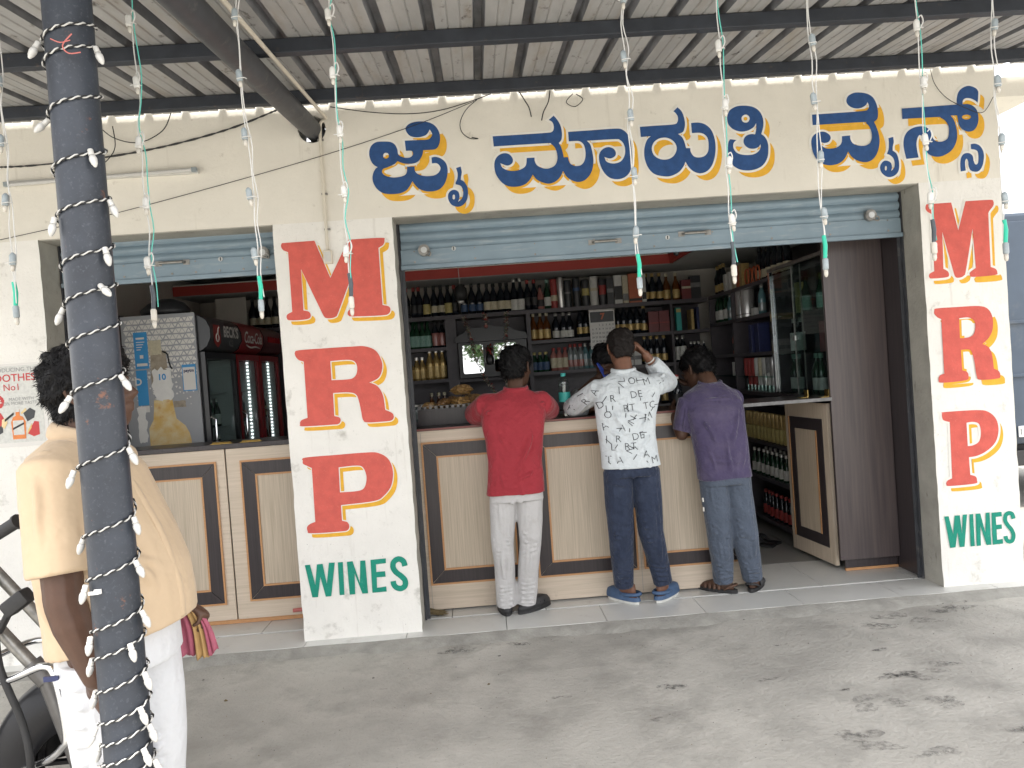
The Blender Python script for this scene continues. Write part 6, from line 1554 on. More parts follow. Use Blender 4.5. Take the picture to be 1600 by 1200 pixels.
# letters printed on the cloth, laid onto the folds
bvh = BVHTree.FromPolygons([v.co + ORG[p.name] for v in sh.data.vertices], [tuple(f.vertices) for f in sh.data.polygons])
LET = [('T', 680, 293, -60), ('A', 728, 280, 60), ('R', 790, 305, 0), ('DE', 880, 288, 4), ('R', 778, 222, 75), ('L', 830, 232, 90), ('O', 868, 236, 0), ('T', 900, 232, 90), ('M', 925, 238, 10), ('R', 965, 210, 60), ('L', 770, 345, 0), ('RT', 850, 340, 4), ('A', 820, 418, 0), ('N', 860, 385, 60), ('A', 915, 380, 10), ('R', 805, 460, 0), ('DE', 880, 448, 8), ('L', 785, 492, 0), ('RT', 850, 488, 0), ('A', 910, 518, 0), ('T', 770, 540, 0), ('A', 810, 542, 0), ('TC', 930, 330, 5), ('O', 770, 368, 0), ('M', 925, 372, 20), ('A', 757, 412, 30), ('TO', 937, 472, 5), ('M', 945, 540, 10), ('E', 935, 190, 60), ('A', 980, 205, 70), ('L', 990, 235, 110), ('I', 645, 335, 70), ('T', 655, 352, 65), ('R', 700, 320, 50), ('N', 850, 500, 60), ('D', 745, 330, 20), ('F', 820, 180, 80), ('T', 720, 250, 90)]
mb = MB()
for tx, zx, zy, an in LET:
    X = 1.186 + 1.012 * ((640 + zx / 2.5) - 754) / 1204 * 4.68
    X = 1.869 + (640 + zx / 2.5 - 938) / (1028 - 938) * .363
    Z = 1.44 - (500 + zy / 2.5 - 588 + (640 + zx / 2.5 - 985) * .075) / 255
    X -= (1.2 - Z) * .0 - (Z - .9) * .062 * .9
    v, f = text_mesh(tx, .062, -.0008, 1.05, 0, res=2)
    a = math.radians(an); ok = True; out = []
    for x, y, _ in v:
        h = bvh.ray_cast(Vector((X + x * math.cos(a) - y * math.sin(a), -1, Z + x * math.sin(a) + y * math.cos(a))), Vector((0, 1, 0)))
        if h[0] is None: ok = False; break
        out.append(h[0] + Vector((0, -.0022, 0)))
    if ok and max(o_.y for o_ in out) - min(o_.y for o_ in out) < .09: mb.add(out, f)
for k in range(26):
    X, Z = random.uniform(1.90, 2.24), random.uniform(.92, 1.42); L = random.uniform(.015, .05); a = random.choice((0, .1, 1.5, .9, -.8))
    st = []; ok = True
    for x, y in ((0, 0), (L * .33, 0), (L * .66, 0), (L, 0), (L, .0045), (L * .66, .0045), (L * .33, .0045), (0, .0045)):
        h = bvh.ray_cast(Vector((X + x * math.cos(a) - y * math.sin(a), -1, Z + x * math.sin(a) + y * math.cos(a))), Vector((0, 1, 0)))
        if h[0] is None: ok = False; break
        st.append(h[0] + Vector((0, -.0022, 0)))
    if ok: mb.add(st, [(0, 1, 6, 7), (1, 2, 5, 6), (2, 3, 4, 5)])
mb.build('printed_letters', 'print_ink', sh)
mb = MB(); mb.loft([(2.06, .10, .96, .150, .100), (2.06, .105, .89, .168, .110), (2.06, .11, .83, .170, .110, 2.6)])
LEGS = (((1.975, .11, .86), (1.974, .135, .47), (1.985, .215, .115)), ((2.148, .11, .86), (2.165, .13, .46), (2.232, .205, .115)))
for h_, k_, m_ in LEGS: mb.tube([h_, Vector(h_).lerp(Vector(k_), .5), k_, Vector(k_).lerp(Vector(m_), .55), m_], [.092, .088, .080, .070, .062], 20, round_=False)
solid('jeans', mb, .0055, 3, 'denim', p, lambda V, N: folds(V, N, leg_creases(*LEGS[0], .075, 11) + leg_creases(*LEGS[1], .075, 12) + [((2.06, 0, .84), (1.98, .01, .72), .006, .018), ((2.06, 0, .82), (2.14, .01, .70), .006, .018), ((1.92, .03, .80), (2.03, .02, .77), .004, .016)], .003, (7, 7, 4), 5))
sandal(p, (2.01, .235), .62, 'sole_white', 'clog_blue', 'clog'); sandal(p, (2.235, .225), -.72, 'sole_white', 'clog_blue', 'clog')

# ---------------------------------------------------------------- man in the purple shirt
p = thing('person', 'man in purple shirt and slate trousers drinking at the right end of counter', 'person', (2.68, .22, 0))
T = [(2.672, .19, .755, .168, .115), (2.665, .19, .86, .168, .118), (2.655, .19, .98, .172, .120), (2.645, .20, 1.09, .180, .122), (2.64, .22, 1.18, .188, .120), (2.638, .25, 1.25, .192, .108), (2.638, .275, 1.30, .170, .090), (2.645, .30, 1.335, .110, .072), (2.655, .32, 1.362, .068, .062)]
sL, eL, wL = (2.488, .26, 1.235), (2.435, .27, 1.045), (2.425, .43, 1.205)
sR, eR, wR = (2.79, .29, 1.24), (2.74, .52, 1.235), (2.61, .55, 1.345)
HM = frame((2.632, .40, 1.345), .48, -.36)
mb = MB(); mb.loft(torso_rings(T, .022)); head(mb, HM, 1.04)
mb.tube([(2.65, .30, 1.29), (2.65, .33, 1.36), (2.64, .375, 1.41)], [.062, .056, .055], 16, round_=True)
arm_mesh(mb, sL, eL, wL); arm_mesh(mb, sR, eR, wR)
hand(mb, wL, (.35, .85, .1), (.9, -.35, .05), .75, -1); hand(mb, wR, (-.85, .1, .25), (-.2, -.3, .9), .45, 1)
for pts in (((2.60, .19, .78), (2.615, .215, .42), (2.64, .275, .09)), ((2.745, .19, .78), (2.775, .20, .40), (2.835, .275, .09))):
    mb.tube(pts, [.075, .052, .036], 12, round_=True)
foot(mb, (2.645, .285), .80); foot(mb, (2.845, .285), -.55)
solid('body', mb, .0048, 2, 'skin_dark', p)
hair(HM, p, 'hair_black', .016, 1.04, n=4400, length=.024, seed=5, nape=.055)
mb = MB(); mb.loft(torso_rings(T))
for s_, e_ in ((sL, eL), (sR, eR)):
    s_, e_ = Vector(s_), Vector(e_)
    mb.tube([s_ + (Vector((2.64, .25, 1.22)) - s_) * .25, s_, s_.lerp(e_, .5), s_.lerp(e_, .92)], [.074, .074, .073, .070], 18, round_=False)
CR = [((2.50, .1, 1.22), (2.60, .08, 1.0), .006, .022), ((2.78, .12, 1.22), (2.70, .08, .98), .006, .022), ((2.53, .08, 1.0), (2.60, .07, .78), .005, .02), ((2.80, .1, 1.0), (2.75, .07, .80), .005, .02), ((2.66, .08, 1.05), (2.68, .07, .80), .004, .02), ((2.46, .2, 1.22), (2.43, .2, 1.08), .005, .014), ((2.50, .18, 1.16), (2.46, .2, 1.06), .005, .012), ((2.56, .15, 1.27), (2.74, .15, 1.265), .005, .015), ((2.54, .07, .88), (2.78, .07, .86), .003, .018)]
sh = solid('shirt', mb, .0055, 3, 'cloth_purple', p, lambda V, N: folds(V, N, CR, .0035, (6, 6, 4), 14))
mb = MB(); mb.tube([(2.655 + .070 * math.cos(a), .32 + .064 * math.sin(a), 1.352 + .016 * math.sin(a)) for a in np.linspace(-PI * .08, PI * 1.08, 18) + PI], .012, 8, flat=((0, 0, 1), 2.0)); mb.build('collar', 'cloth_purple', sh, 'all')
mb = MB(); mb.loft([(2.67, .19, .83, .145, .098), (2.67, .19, .77, .158, .106), (2.672, .19, .72, .162, .106, 2.6)])
LEGS = (((2.595, .19, .75), (2.618, .205, .42), (2.645, .275, .07)), ((2.75, .19, .75), (2.775, .20, .40), (2.835, .275, .07)))
for h_, k_, m_ in LEGS: mb.tube([h_, Vector(h_).lerp(Vector(k_), .5), k_, Vector(k_).lerp(Vector(m_), .55), m_], [.090, .088, .083, .074, .062], 20, round_=False)
tr = solid('trousers', mb, .0055, 3, 'cloth_slate', p, lambda V, N: folds(V, N, leg_creases(*LEGS[0], .075, 21) + leg_creases(*LEGS[1], .075, 22), .003, (7, 7, 4), 9))
mb = MB()
for z in (.62, .56): mb.box(2.507, .145, z, 2.514, .16, z + .025)
mb.build('drawstring_tag', 'white_vinyl', tr)
sandal(p, (2.645, .285), .80, 'rubber', 'sandal_brown', 'sandal'); sandal(p, (2.845, .285), -.55, 'rubber', 'shoe_black', 'sandal')

# ---------------------------------------------------------------- shopkeeper behind the counter
p = thing('person', 'shopkeeper behind the counter bending over a blue phone, half hidden', 'person', (2.03, .95, 0))
T = [(2.03, 1.0, .80, .16, .11), (2.03, 1.0, 1.0, .17, .12), (2.03, .98, 1.2, .19, .12), (2.03, .95, 1.32, .19, .10), (2.035, .93, 1.37, .14, .08), (2.04, .91, 1.40, .065, .06)]
HM = frame((2.07, .86, 1.445), PI - .25, -.5)
sL, eL, wL = (2.19, .94, 1.30), (2.20, .80, 1.24), (2.08, .74, 1.37)
sR, eR, wR = (1.87, .94, 1.30), (1.845, .78, 1.30), (1.955, .72, 1.42)
mb = MB(); mb.loft(torso_rings(T, .02)); head(mb, HM)
mb.tube([(2.04, .92, 1.34), (2.05, .90, 1.42), (2.06, .87, 1.47)], [.06, .055, .053], 14, round_=True)
arm_mesh(mb, sL, eL, wL); arm_mesh(mb, sR, eR, wR)
hand(mb, wL, (-.5, -.1, .8), (-.5, -.3, -.5), .6, 1); hand(mb, wR, (.75, -.05, .6), (.3, .3, -.8), .6, -1)
for hx in (1.95, 2.11): mb.tube([(hx, 1.0, .82), (hx, .98, .45), (hx, 1.0, .08)], [.075, .052, .036], 12, round_=True); foot(mb, (hx, .99), PI)
solid('body', mb, .0055, 2, 'skin_dark', p)
hair(HM, p, 'hair_black', .010, n=1800, length=.02, seed=7, nape=.05)
mb = MB(); mb.loft(torso_rings(T)); sleeve(mb, sL, eL, wL, (2.03, .95, 1.28), (.072, .06, .05), .1); sleeve(mb, sR, eR, wR, (2.03, .95, 1.28), (.072, .06, .05), .1)
solid('shirt', mb, .007, 3, 'box_grey', p)
mb = MB(); mb.loft([(2.03, 1.0, .86, .14, .1), (2.03, 1.0, .76, .16, .11)])
for hx in (1.95, 2.11): mb.tube([(hx, 1.0, .78), (hx, .98, .45), (hx, 1.0, .05)], [.088, .075, .065], 14)
solid('trousers', mb, .008, 3, 'cloth_slate', p)
mb = MB(); mb.box(-.038, -.075, -.005, .038, .075, .005, 0, .004); mb.xf(Matrix.Translation((2.03, .71, 1.475)) @ Matrix.Rotation(.9, 4, 'Z') @ Matrix.Rotation(1.1, 4, 'X'))
tag(mb.build('mobile_phone', 'phone_blue', at=(2.03, .71, 1.475)), 'blue mobile phone held up by the shopkeeper', 'phone')

# ---------------------------------------------------------------- big man in beige behind the post, seen from his right side
p = thing('person', 'stout man in beige shirt and white trousers standing behind the post looking right', 'person', (.03, -2.30, ZG))
# rings: half width along X is his depth (he faces +X), half depth along Y his breadth
T = [(.055, -2.30, .842, .200, .20, 2.3, (.20, 0)), (.055, -2.30, .92, .200, .205, 2.3, (.14, 0)), (.045, -2.30, 1.02, .200, .212, 2.3, (.08, 0)), (.025, -2.30, 1.14, .185, .215), (-.005, -2.30, 1.25, .165, .22), (-.02, -2.30, 1.33, .145, .215), (-.035, -2.30, 1.385, .115, .17), (-.035, -2.30, 1.42, .085, .105), (-.025, -2.30, 1.445, .068, .07)]
def rings_d(R, d): return [(q[0], q[1], q[2], q[3] - d, q[4] - d) + tuple(q[5:]) for q in R]
sN, eN, wN = (-.02, -2.475, 1.345), (.018, -2.535, 1.0), (.080, -2.535, .79)      # arm nearest the camera
sF, eF, wF = (-.03, -2.125, 1.345), (-.03, -2.08, 1.03), (.135, -2.12, .872)       # far arm with a cloth in the hand
HM = frame((.026, -2.30, 1.452), -PI / 2 + .10, .10)
mb = MB(); mb.loft(rings_d(T, .025)); head(mb, HM, 1.03)
mb.tube([(-.03, -2.30, 1.38), (-.024, -2.30, 1.44), (-.018, -2.30, 1.50)], [.068, .062, .06], 16, round_=True)
arm_mesh(mb, sN, eN, wN, (.060, .052, .045, .031)); arm_mesh(mb, sF, eF, wF, (.06, .052, .045, .032))
hand(mb, wN, (.25, .05, -.95), (.3, 1, 0), .55, -1, s=1.05); hand(mb, wF, (.85, .05, -.45), (.35, -.2, -.9), .8, 1, s=1.05)
for y in (-2.40, -2.20): mb.tube([(.03, y, .85), (.035, y, .47), (-.0, y, .06)], [.092, .064, .042], 12, round_=True)
st = len(mb.v); foot(mb, (.0, -2.40), -PI / 2); foot(mb, (.05, -2.20), -PI / 2 + .1)
mb.xf(Matrix.Translation((0, 0, ZG)), st)
solid('body', mb, .0048, 2, 'skin_dark', p)
hair(HM, p, 'hair_black', .020, 1.03, n=6500, length=.017, seed=9, nape=.035, wavy=.001)
for sy in (-1, 1):
    mb = MB(); mb.ball((sy * .031, .086, .117), .0115, 12); mb.xf(HM); e_ = mb.build('eye', 'eye_white', p, 'all')
    mb = MB(); mb.ball((sy * .032, .0945, .117), .0055, 8); mb.xf(HM); mb.build('iris', 'ink_black', e_, 'all')
mb = MB(); mb.loft(T)
for s_, e_, r_, en in ((sN, eN, (.082, .083, .086), .78), (sF, eF, (.082, .083, .086), .8)):
    s_, e_ = Vector(s_), Vector(e_)
    mb.tube([s_ + (Vector((-.02, -2.30, 1.34)) - s_) * .35 + Vector((0, 0, .01)), s_, s_.lerp(e_, .4), s_.lerp(e_, en)], [.082, r_[0], r_[1], r_[2]], 22, round_=False)
CR = [((.02, -2.50, 1.28), (.16, -2.48, 1.02), .008, .03), ((.0, -2.50, 1.15), (.12, -2.50, .88), .007, .03), ((.10, -2.50, 1.2), (.22, -2.44, 1.0), .006, .025), ((-.12, -2.46, 1.05), (-.02, -2.52, .85), .007, .025), ((-.13, -2.56, 1.32), (-.16, -2.56, 1.12), .006, .02), ((-.06, -2.58, 1.36), (-.05, -2.6, 1.14), .006, .018), ((-.02, -2.56, 1.34), (.0, -2.58, 1.14), .005, .016), ((-.11, -2.5, 1.42), (-.02, -2.5, 1.41), .004, .016), ((.05, -2.52, .98), (.20, -2.48, .92), .005, .03), ((.14, -2.49, 1.12), (.25, -2.40, 1.05), .005, .02)]
sh = solid('shirt', mb, .0058, 3, 'cloth_beige', p, lambda V, N: folds(V, N, CR, .0028, (4, 4, 3), 31))
mb = MB(); mb.tube([(-.025 + .074 * math.cos(a), -2.30 + .074 * math.sin(a), 1.440 - .022 * math.cos(a)) for a in np.linspace(.25, 2 * PI - .25, 24)], .013, 8, flat=((0, 0, 1), 2.1)); mb.build('collar', 'cloth_beige', sh, 'all')
mb = MB(); mb.tube([(.098, -2.345, 1.37), (.155, -2.345, 1.25), (.205, -2.345, 1.14), (.240, -2.345, 1.02), (.250, -2.345, .94), (.250, -2.345, .885)], [.006, .007, .007, .007, .007, .007], 8, smooth=4, flat=((0, 1, 0), 2.6)); mb.build('button_placket', 'cloth_beige', sh, 'all')
mb = MB(); e_ = Vector(sN).lerp(Vector(eN), .775); d_ = (Vector(eN) - Vector(sN)).normalized(); mb.tube([e_ - d_ * .026, e_ - d_ * .004], .0875, 24); mb.build('sleeve_hem', 'cloth_beige', sh, True)
mb = MB(); mb.loft([(.04, -2.30, .93, .165, .165), (.04, -2.30, .84, .170, .172), (.04, -2.30, .76, .165, .17, 2.6)])
LEGS = (((.03, -2.395, .80), (.03, -2.405, .44), (-.02, -2.405, .02)), ((.055, -2.205, .80), (.075, -2.205, .44), (.05, -2.205, .02)))
for h_, k_, m_ in LEGS: mb.tube([h_, Vector(h_).lerp(Vector(k_), .5), k_, Vector(k_).lerp(Vector(m_), .55), m_], [.115, .105, .088, .082, .082], 22, round_=False)
CR = leg_creases(*LEGS[0], .09, 41) + leg_creases(*LEGS[1], .09, 42)
for i in range(7):
    z = .78 - .055 * i; CR.append(((-.10, -2.46, z), (.04, -2.52, z - .035), .007, .014))
tr = solid('trousers', mb, .0055, 3, 'cloth_white', p, lambda V, N: folds(V, N, CR, .004, (7, 7, 4), 19))
mb = MB(); mb.box(-.085, -2.487, .772, -.045, -2.480, .786); mb.build('pocket_label', 'box_navy', tr)
for y, x in ((-2.40, .0), (-2.20, .05)):
    mb = MB()
    mb.prism([(x + .045 + .145 * math.cos(a), y + .046 * math.sin(a)) for a in np.linspace(0, 2 * PI, 25)[:-1]], ZG + .001, ZG + .02, 'z'); s_ = mb.build('sandal', 'rubber', p)
    mb = MB(); mb.tube([(x + .06, y - .045, ZG + .02), (x + .07, y, ZG + .075), (x + .06, y + .045, ZG + .02)], .012, 6, smooth=5); mb.build('strap', 'sandal_brown', s_, 'all')
# cloth in his far hand
def ribbon(pts_a, pts_b, m, name, parent, th=.003, seed=1):
    n = 10
    A_, _ = spline(pts_a, [1] * len(pts_a), 6); B_, _ = spline(pts_b, [1] * len(pts_b), 6)
    v = []; k = len(A_)
    for a, b in zip(A_, B_):
        for j in range(n):
            q = a.lerp(b, j / (n - 1)); v.append(q + Vector((0, .009 * math.sin(j * 1.4 + seed), .004 * math.sin(j * 2.1))))
    mb = MB(); mb.add(v, [(i * n + j, i * n + j + 1, (i + 1) * n + j + 1, (i + 1) * n + j) for i in range(k - 1) for j in range(n - 1)])
    o = mb.build(name, m, parent, 'all'); md = o.modifiers.new('thickness', 'SOLIDIFY'); md.thickness = th
    return o
t = thing('cloth_towel', 'pink and mustard cloth hanging from the stout man\'s far hand', 'cloth', (0.165, -2.150, 0.789))
ribbon([(0.105, -2.160, 0.865), (0.130, -2.170, 0.803), (0.155, -2.170, 0.706)], [(0.175, -2.150, 0.865), (0.200, -2.150, 0.789), (0.200, -2.150, 0.699)], 'cloth_pink', 'pink_part', t, seed=1)
ribbon([(0.173, -2.155, 0.861), (0.195, -2.155, 0.789), (0.200, -2.155, 0.686)], [(0.200, -2.140, 0.851), (0.227, -2.140, 0.789), (0.240, -2.140, 0.686)], 'cloth_mustard', 'mustard_part', t, seed=2)
ribbon([(0.200, -2.140, 0.851), (0.227, -2.140, 0.789), (0.240, -2.140, 0.688)], [(0.217, -2.130, 0.837), (0.250, -2.130, 0.775), (0.267, -2.130, 0.709)], 'cloth_pink', 'pink_edge', t, seed=3)
ribbon([(0.100, -2.120, 0.844), (0.090, -2.120, 0.706), (0.090, -2.120, 0.541), (0.095, -2.120, 0.458)], [(0.117, -2.100, 0.844), (0.105, -2.100, 0.706), (0.105, -2.100, 0.541), (0.100, -2.100, 0.430)], 'cloth_pink', 'hanging_end', t, seed=4)

# ================================================================ HANGING LIGHT STRINGS
LY = -2.45
STR = [  # x at top, x at bottom, bottom z, style, bulb heights above the bottom
 (-.085, -.095, 1.767, 'w'), (.285, .280, 1.732, 'g'), (.570, .578, 1.738, 'w'), (.832, .830, 1.729, 'g'), (1.657, 1.652, 1.728, 'w'), (1.928, 1.927, 1.745, 'g'), (2.192, 2.195, 1.746, 'w'), (2.498, 2.518, 1.771, 'g'), (2.726, 2.731, 1.756, 'w')]
WHERE = ['far left, beside the dark post', 'over the left bay partition', 'over the left bay coolers', 'over the pillar letters', 'in front of the second blue word', 'left of the last letter of the second word', 'over the third blue word', 'by the right pillar, last but one', 'far right, against the sky']
def light_string(x0, x1, zb, style, label, seed):
    rr = random.Random(seed)
    zt = zr(LY) - .003
    t = thing('hanging_light_string', label, 'string light', (x0, LY, zt), 'light strings hanging from the canopy')
    n = 16
    pts = []
    for i in range(n + 1):
        u = i / n
        pts.append((x0 + (x1 - x0) * u + rr.uniform(-.005, .005), LY + rr.uniform(-.006, .006), zt + (zb + .055 - zt) * u))
    mb = MB(); mb.tube(pts, .0017, 6, smooth=3); mb.build('cord', 'wire_white', t, True)
    q = [(p[0] + .0055 + rr.uniform(-.005, .007), p[1] + rr.uniform(-.005, .003), p[2]) for p in pts]
    mb = MB(); mb.tube(q, .0016, 6, smooth=3); mb.build('second_cord', 'wire_green' if style == 'g' else 'wire_white', t, True)
    z = zb + .165; k = 0
    while z < zt - .03:
        u = (zt - z) / (zt - zb - .055); x = x0 + (x1 - x0) * u; s = rr.choice((-1, 1)) * .004
        tilt = Matrix.Translation((x + s, LY - .007, z)) @ Matrix.Rotation(rr.uniform(-.12, .12), 4, 'Y')
        mb = MB(); mb.lathe([(.0078, -.004), (.0086, .0), (.0086, .022), (.007, .026), (.003, .030)], n=12); mb.xf(tilt); b = mb.build('bulb_holder', 'plastic_grey' if style == 'w' else 'plastic_white', t, 40)
        mb = MB(); mb.lathe([(.0, -.022), (.004, -.020), (.0055, -.014), (.0055, -.0045)], n=10); mb.xf(tilt); mb.build('bulb', 'lens_clear', b, 'all')
        mb = MB(); mb.tube([(x - .012, LY - .012, z + .002), (x - .004, LY - .018, z + .001), (x + .010, LY - .015, z + .003), (x + .014, LY - .003, z + .004)], .0014, 5, smooth=3)
        if style == 'g': mb.tube([(x + .006, LY - .008, z + .004), (x + .014, LY - .010, z + .022), (x + .010, LY - .009, z + .040), (x + .003, LY - .006, z + .034)], .0019, 5, smooth=3)
        mb.build('tie', 'wire_white', b, True)
        z += .166 + rr.uniform(-.004, .004); k += 1
    mb = MB(); mb.tube([(x1, LY - .001, zb + .115), (x1 + .003, LY - .001, zb + .085), (x1, LY - .001, zb + .048)], [.0058, .0064, .0056], 10); mb.build('tape_wrap', 'tape_green' if style == 'w' else 'plastic_dark', t, True)
    mb = MB(); mb.lathe([(.0068, 0.016), (.0082, .020), (.0082, .046), (.005, .050)], (x1, LY - .001, zb), 12); b = mb.build('bulb_holder', 'plastic_grey' if style == 'w' else 'lens_clear', t, 40)
    mb = MB(); mb.lathe([(.0, -.006), (.004, -.004), (.006, .003), (.006, .0155)], (x1, LY - .001, zb), 10); mb.build('bulb', 'lens_clear', b, 'all')
for i, (a, b, z, st) in enumerate(STR):
    light_string(a, b, z, st, ('white and green' if st == 'g' else 'white') + ' corded light string ' + WHERE[i], 50 + i)

# ================================================================ LIGHTS WOUND ROUND THE POST
t = thing('post_light_chain', 'black and white twisted cord with white bulbs wound round the post', 'string light', (.209, -2.65, 1.5))
PASS = [2.455, 2.400, 2.275, 2.135, 2.018, 1.895, 1.80, 1.70, 1.575, 1.39, 1.215, 1.105, .975, .905, .82, .74, .685, .635, .59, .55, .50, .44, .38, .31]
CXp, CYp, RP = .209, -2.65, .0605
PASS = [z - .0 for z in PASS]
P = []
for i, z in enumerate(PASS[::-1]):
    for k in range(16):
        a = PI + k / 16 * 2 * PI          # front pass climbs from -X over -Y to +X, then round the back
        zn = PASS[::-1][i + 1] if i + 1 < len(PASS) else z + .08
        rise = .026
        zz = z - rise + 2 * rise * k / 8 if k < 8 else z + rise + (zn - rise - (z + rise)) * (k - 8) / 8
        P.append(Vector((CXp + RP * math.cos(a), CYp + RP * math.sin(a), zz)))
for ph, m_, nm in ((0, 'wire_black', 'black_strand'), (PI, 'wire_white', 'white_strand')):
    L = 0; q = []
    D_ = []
    for i in range(len(P) - 1):
        for j in range(4): D_.append(P[i].lerp(P[i + 1], j / 4))
    for i, c in enumerate(D_):
        if i: L += (D_[i] - D_[i - 1]).length
        out = Vector((c.x - CXp, c.y - CYp, 0)).normalized()
        a = L / .030 * 2 * PI + ph
        q.append(c + out * (.0022 + .0021 * math.cos(a)) + Vector((0, 0, .0026 * math.sin(a))))
    mb = MB(); mb.tube(q, .0021, 5); mb.build(nm, m_, t, 'all')
def c7(pos, d, parent):
    d = Vector(d).normalized()
    rot = d.to_track_quat('Z', 'Y').to_matrix().to_4x4()
    M = Matrix.Translation(pos) @ rot @ Matrix.Scale(.86, 4)
    mb = MB(); mb.lathe([(.0065, 0), (.0080, .002), (.0080, .016), (.0090, .0165), (.0090, .019)], n=12); mb.xf(M); b = mb.build('bulb_socket', 'plastic_white', parent, 40)
    mb = MB(); mb.lathe([(.0075, .0195), (.0105, .028), (.0108, .034), (.0085, .046), (.004, .055), (.0, .057)], n=14); mb.xf(M)
    mb.build('bulb', 'bulb_white', b, 'all')
rr = random.Random(4)
BUL = []
for i, z in enumerate(PASS):
    dense = z < 1.5
    # one bulb on each flank of the post, drooping as in the photograph
    for side in ((-1, 1) if dense or i % 2 == 0 else (1,)):
        if z > 1.5 and rr.random() < .22: continue
        a = PI + (.12 if side < 0 else PI - .10) + rr.uniform(-.22, .22) + (rr.choice((.0, .55)) * (1 if side < 0 else -1))
        zz = z + (-.022 if side < 0 else .022)
        pos = Vector((CXp + (RP + .008) * math.cos(a), CYp + (RP + .008) * math.sin(a), zz))
        out = Vector((math.cos(a), math.sin(a), 0))
        dr = out * rr.uniform(.05, .35 if dense else .8) + Vector((.15 * side, 0, -1 if dense or rr.random() < .7 else -.3))
        c7(pos, dr, t)
mb = MB(); mb.tube([(.245, -2.712, 2.435), (.225, -2.72, 2.405), (.238, -2.72, 2.385), (.262, -2.71, 2.39)], .0016, 5, smooth=4); mb.tube([(.24, -2.712, 2.42), (.222, -2.725, 2.41), (.20, -2.725, 2.42)], .0014, 5, smooth=4); mb.build('pink_tail', 'wire_pink', t, True)

# ================================================================ MOTORCYCLE (front wheel behind the post, the rest runs out of the frame)
t = thing('motorcycle', 'dusty black motorcycle with chrome crash guard parked at far left', 'motorcycle', (-.95, -1.95, ZG))
BYc = -1.86
WX, WX2, WR = -.16, -1.62, .295
def wheel(x):
    mb = MB(); ring = [(x + (WR - .045) * math.cos(a), BYc, ZG + WR + (WR - .045) * math.sin(a)) for a in np.linspace(0, 2 * PI, 41)]
    mb.tube(ring, .045, 12, cap=False); w = mb.build('wheel', 'rubber', t, 'all')
    mb = MB(); mb.tube([(x + (WR - .095) * math.cos(a), BYc, ZG + WR + (WR - .095) * math.sin(a)) for a in np.linspace(0, 2 * PI, 33)], .014, 8, cap=False)
    for k in range(6):
        a = k * PI / 3; mb.tube([(x, BYc, ZG + WR), (x + (WR - .1) * math.cos(a), BYc, ZG + WR + (WR - .1) * math.sin(a))], .012, 6)
    mb.tube([(x, BYc - .06, ZG + WR), (x, BYc + .06, ZG + WR)], .05, 16); mb.build('rim', 'gloss_black', w, True)
wheel(WX); wheel(WX2)
# front mudguard: broad arched shell over the tyre
def mudguard(x, a0, a1, name, wd=.115):
    v = []; n = 24; k = 15
    for i in range(n + 1):
        a = math.radians(a0 + (a1 - a0) * i / n)
        for j in range(k):
            u = -1 + 2 * j / (k - 1); r = WR + .05 - .03 * u * u - .15 * abs(u) ** 6
            v.append((x + r * math.cos(a), BYc + u * wd, ZG + WR + r * math.sin(a)))
    mb = MB(); mb.add(v, [(i * k + j, i * k + j + 1, (i + 1) * k + j + 1, (i + 1) * k + j) for i in range(n) for j in range(k - 1)])
    o = mb.build(name, 'gloss_black', t, 'all'); md = o.modifiers.new('thickness', 'SOLIDIFY'); md.thickness = .004
mudguard(WX, 48, 190, 'front_mudguard'); mudguard(WX2, 30, 150, 'rear_mudguard')
for s in (-1, 1):
    mb = MB(); mb.tube([(WX, BYc + s * .10, ZG + WR), (-.255, BYc + s * .10, .595)], .026, 14); mb.tube([(-.25, BYc + s * .10, .59), (-.30, BYc + s * .10, .654)], .034, 14)
    f = mb.build('fork_leg', 'engine_grey', t, True)
    mb = MB(); mb.tube([(-.28, BYc + s * .10, .628), (-.53, BYc + s * .10, .95)], .021, 14); mb.build('fork_tube', 'dull_steel', f, True)
mb = MB(); mb.box(-.68, BYc - .13, .88, -.60, BYc + .13, .92, 0, .01); mb.tube([(-.66, BYc, .93), (-.66, BYc + .12, 1.02), (-.66, BYc + .30, 1.06), (-.70, BYc + .38, 1.05)], .012, 10, smooth=4); mb.tube([(-.66, BYc, .93), (-.62, BYc - .08, 1.02), (-.45, BYc - .18, 1.075), (-.31, BYc - .22, 1.118)], .012, 10, smooth=4); hb = mb.build('handlebar', 'engine_grey', t, True)
mb = MB(); mb.tube([(-.36, BYc - .205, 1.095), (-.225, BYc - .24, 1.162)], [.019, .021], 14); mb.tube([(-.225, BYc - .24, 1.162), (-.217, BYc - .242, 1.166)], .025, 14); mb.build('hand_grip', 'rubber', hb, True)
mb = MB(); mb.tube([(-.50, BYc - .16, 1.06), (-.44, BYc - .22, 1.07), (-.38, BYc - .27, 1.08)], .006, 8, smooth=4); mb.build('brake_lever', 'engine_grey', hb, True)
mb = MB(); mb.ball((-.60, BYc, .86), (.09, .085, .09), 18); hl = mb.build('headlight', 'gloss_black', t, 'all')
mb = MB(); mb.ball((-.535, BYc, .86), (.03, .072, .075), 16); mb.build('lens', 'lens_clear', hl, 'all')
mb = MB(); mb.tube([(-.50, BYc - .09, .76), (-.363, BYc - .15, .79), (-.30, BYc - .19, .865)], .012, 8); q_ = len(mb.v); mb.box(-.045, -.03, -.026, .045, .03, .026, 0, .010); mb.xf(Matrix.Translation((-.267, BYc - .20, .893)) @ Matrix.Rotation(-.6, 4, 'Y'), q_); mb.build('turn_indicator', 'rubber', t, True)
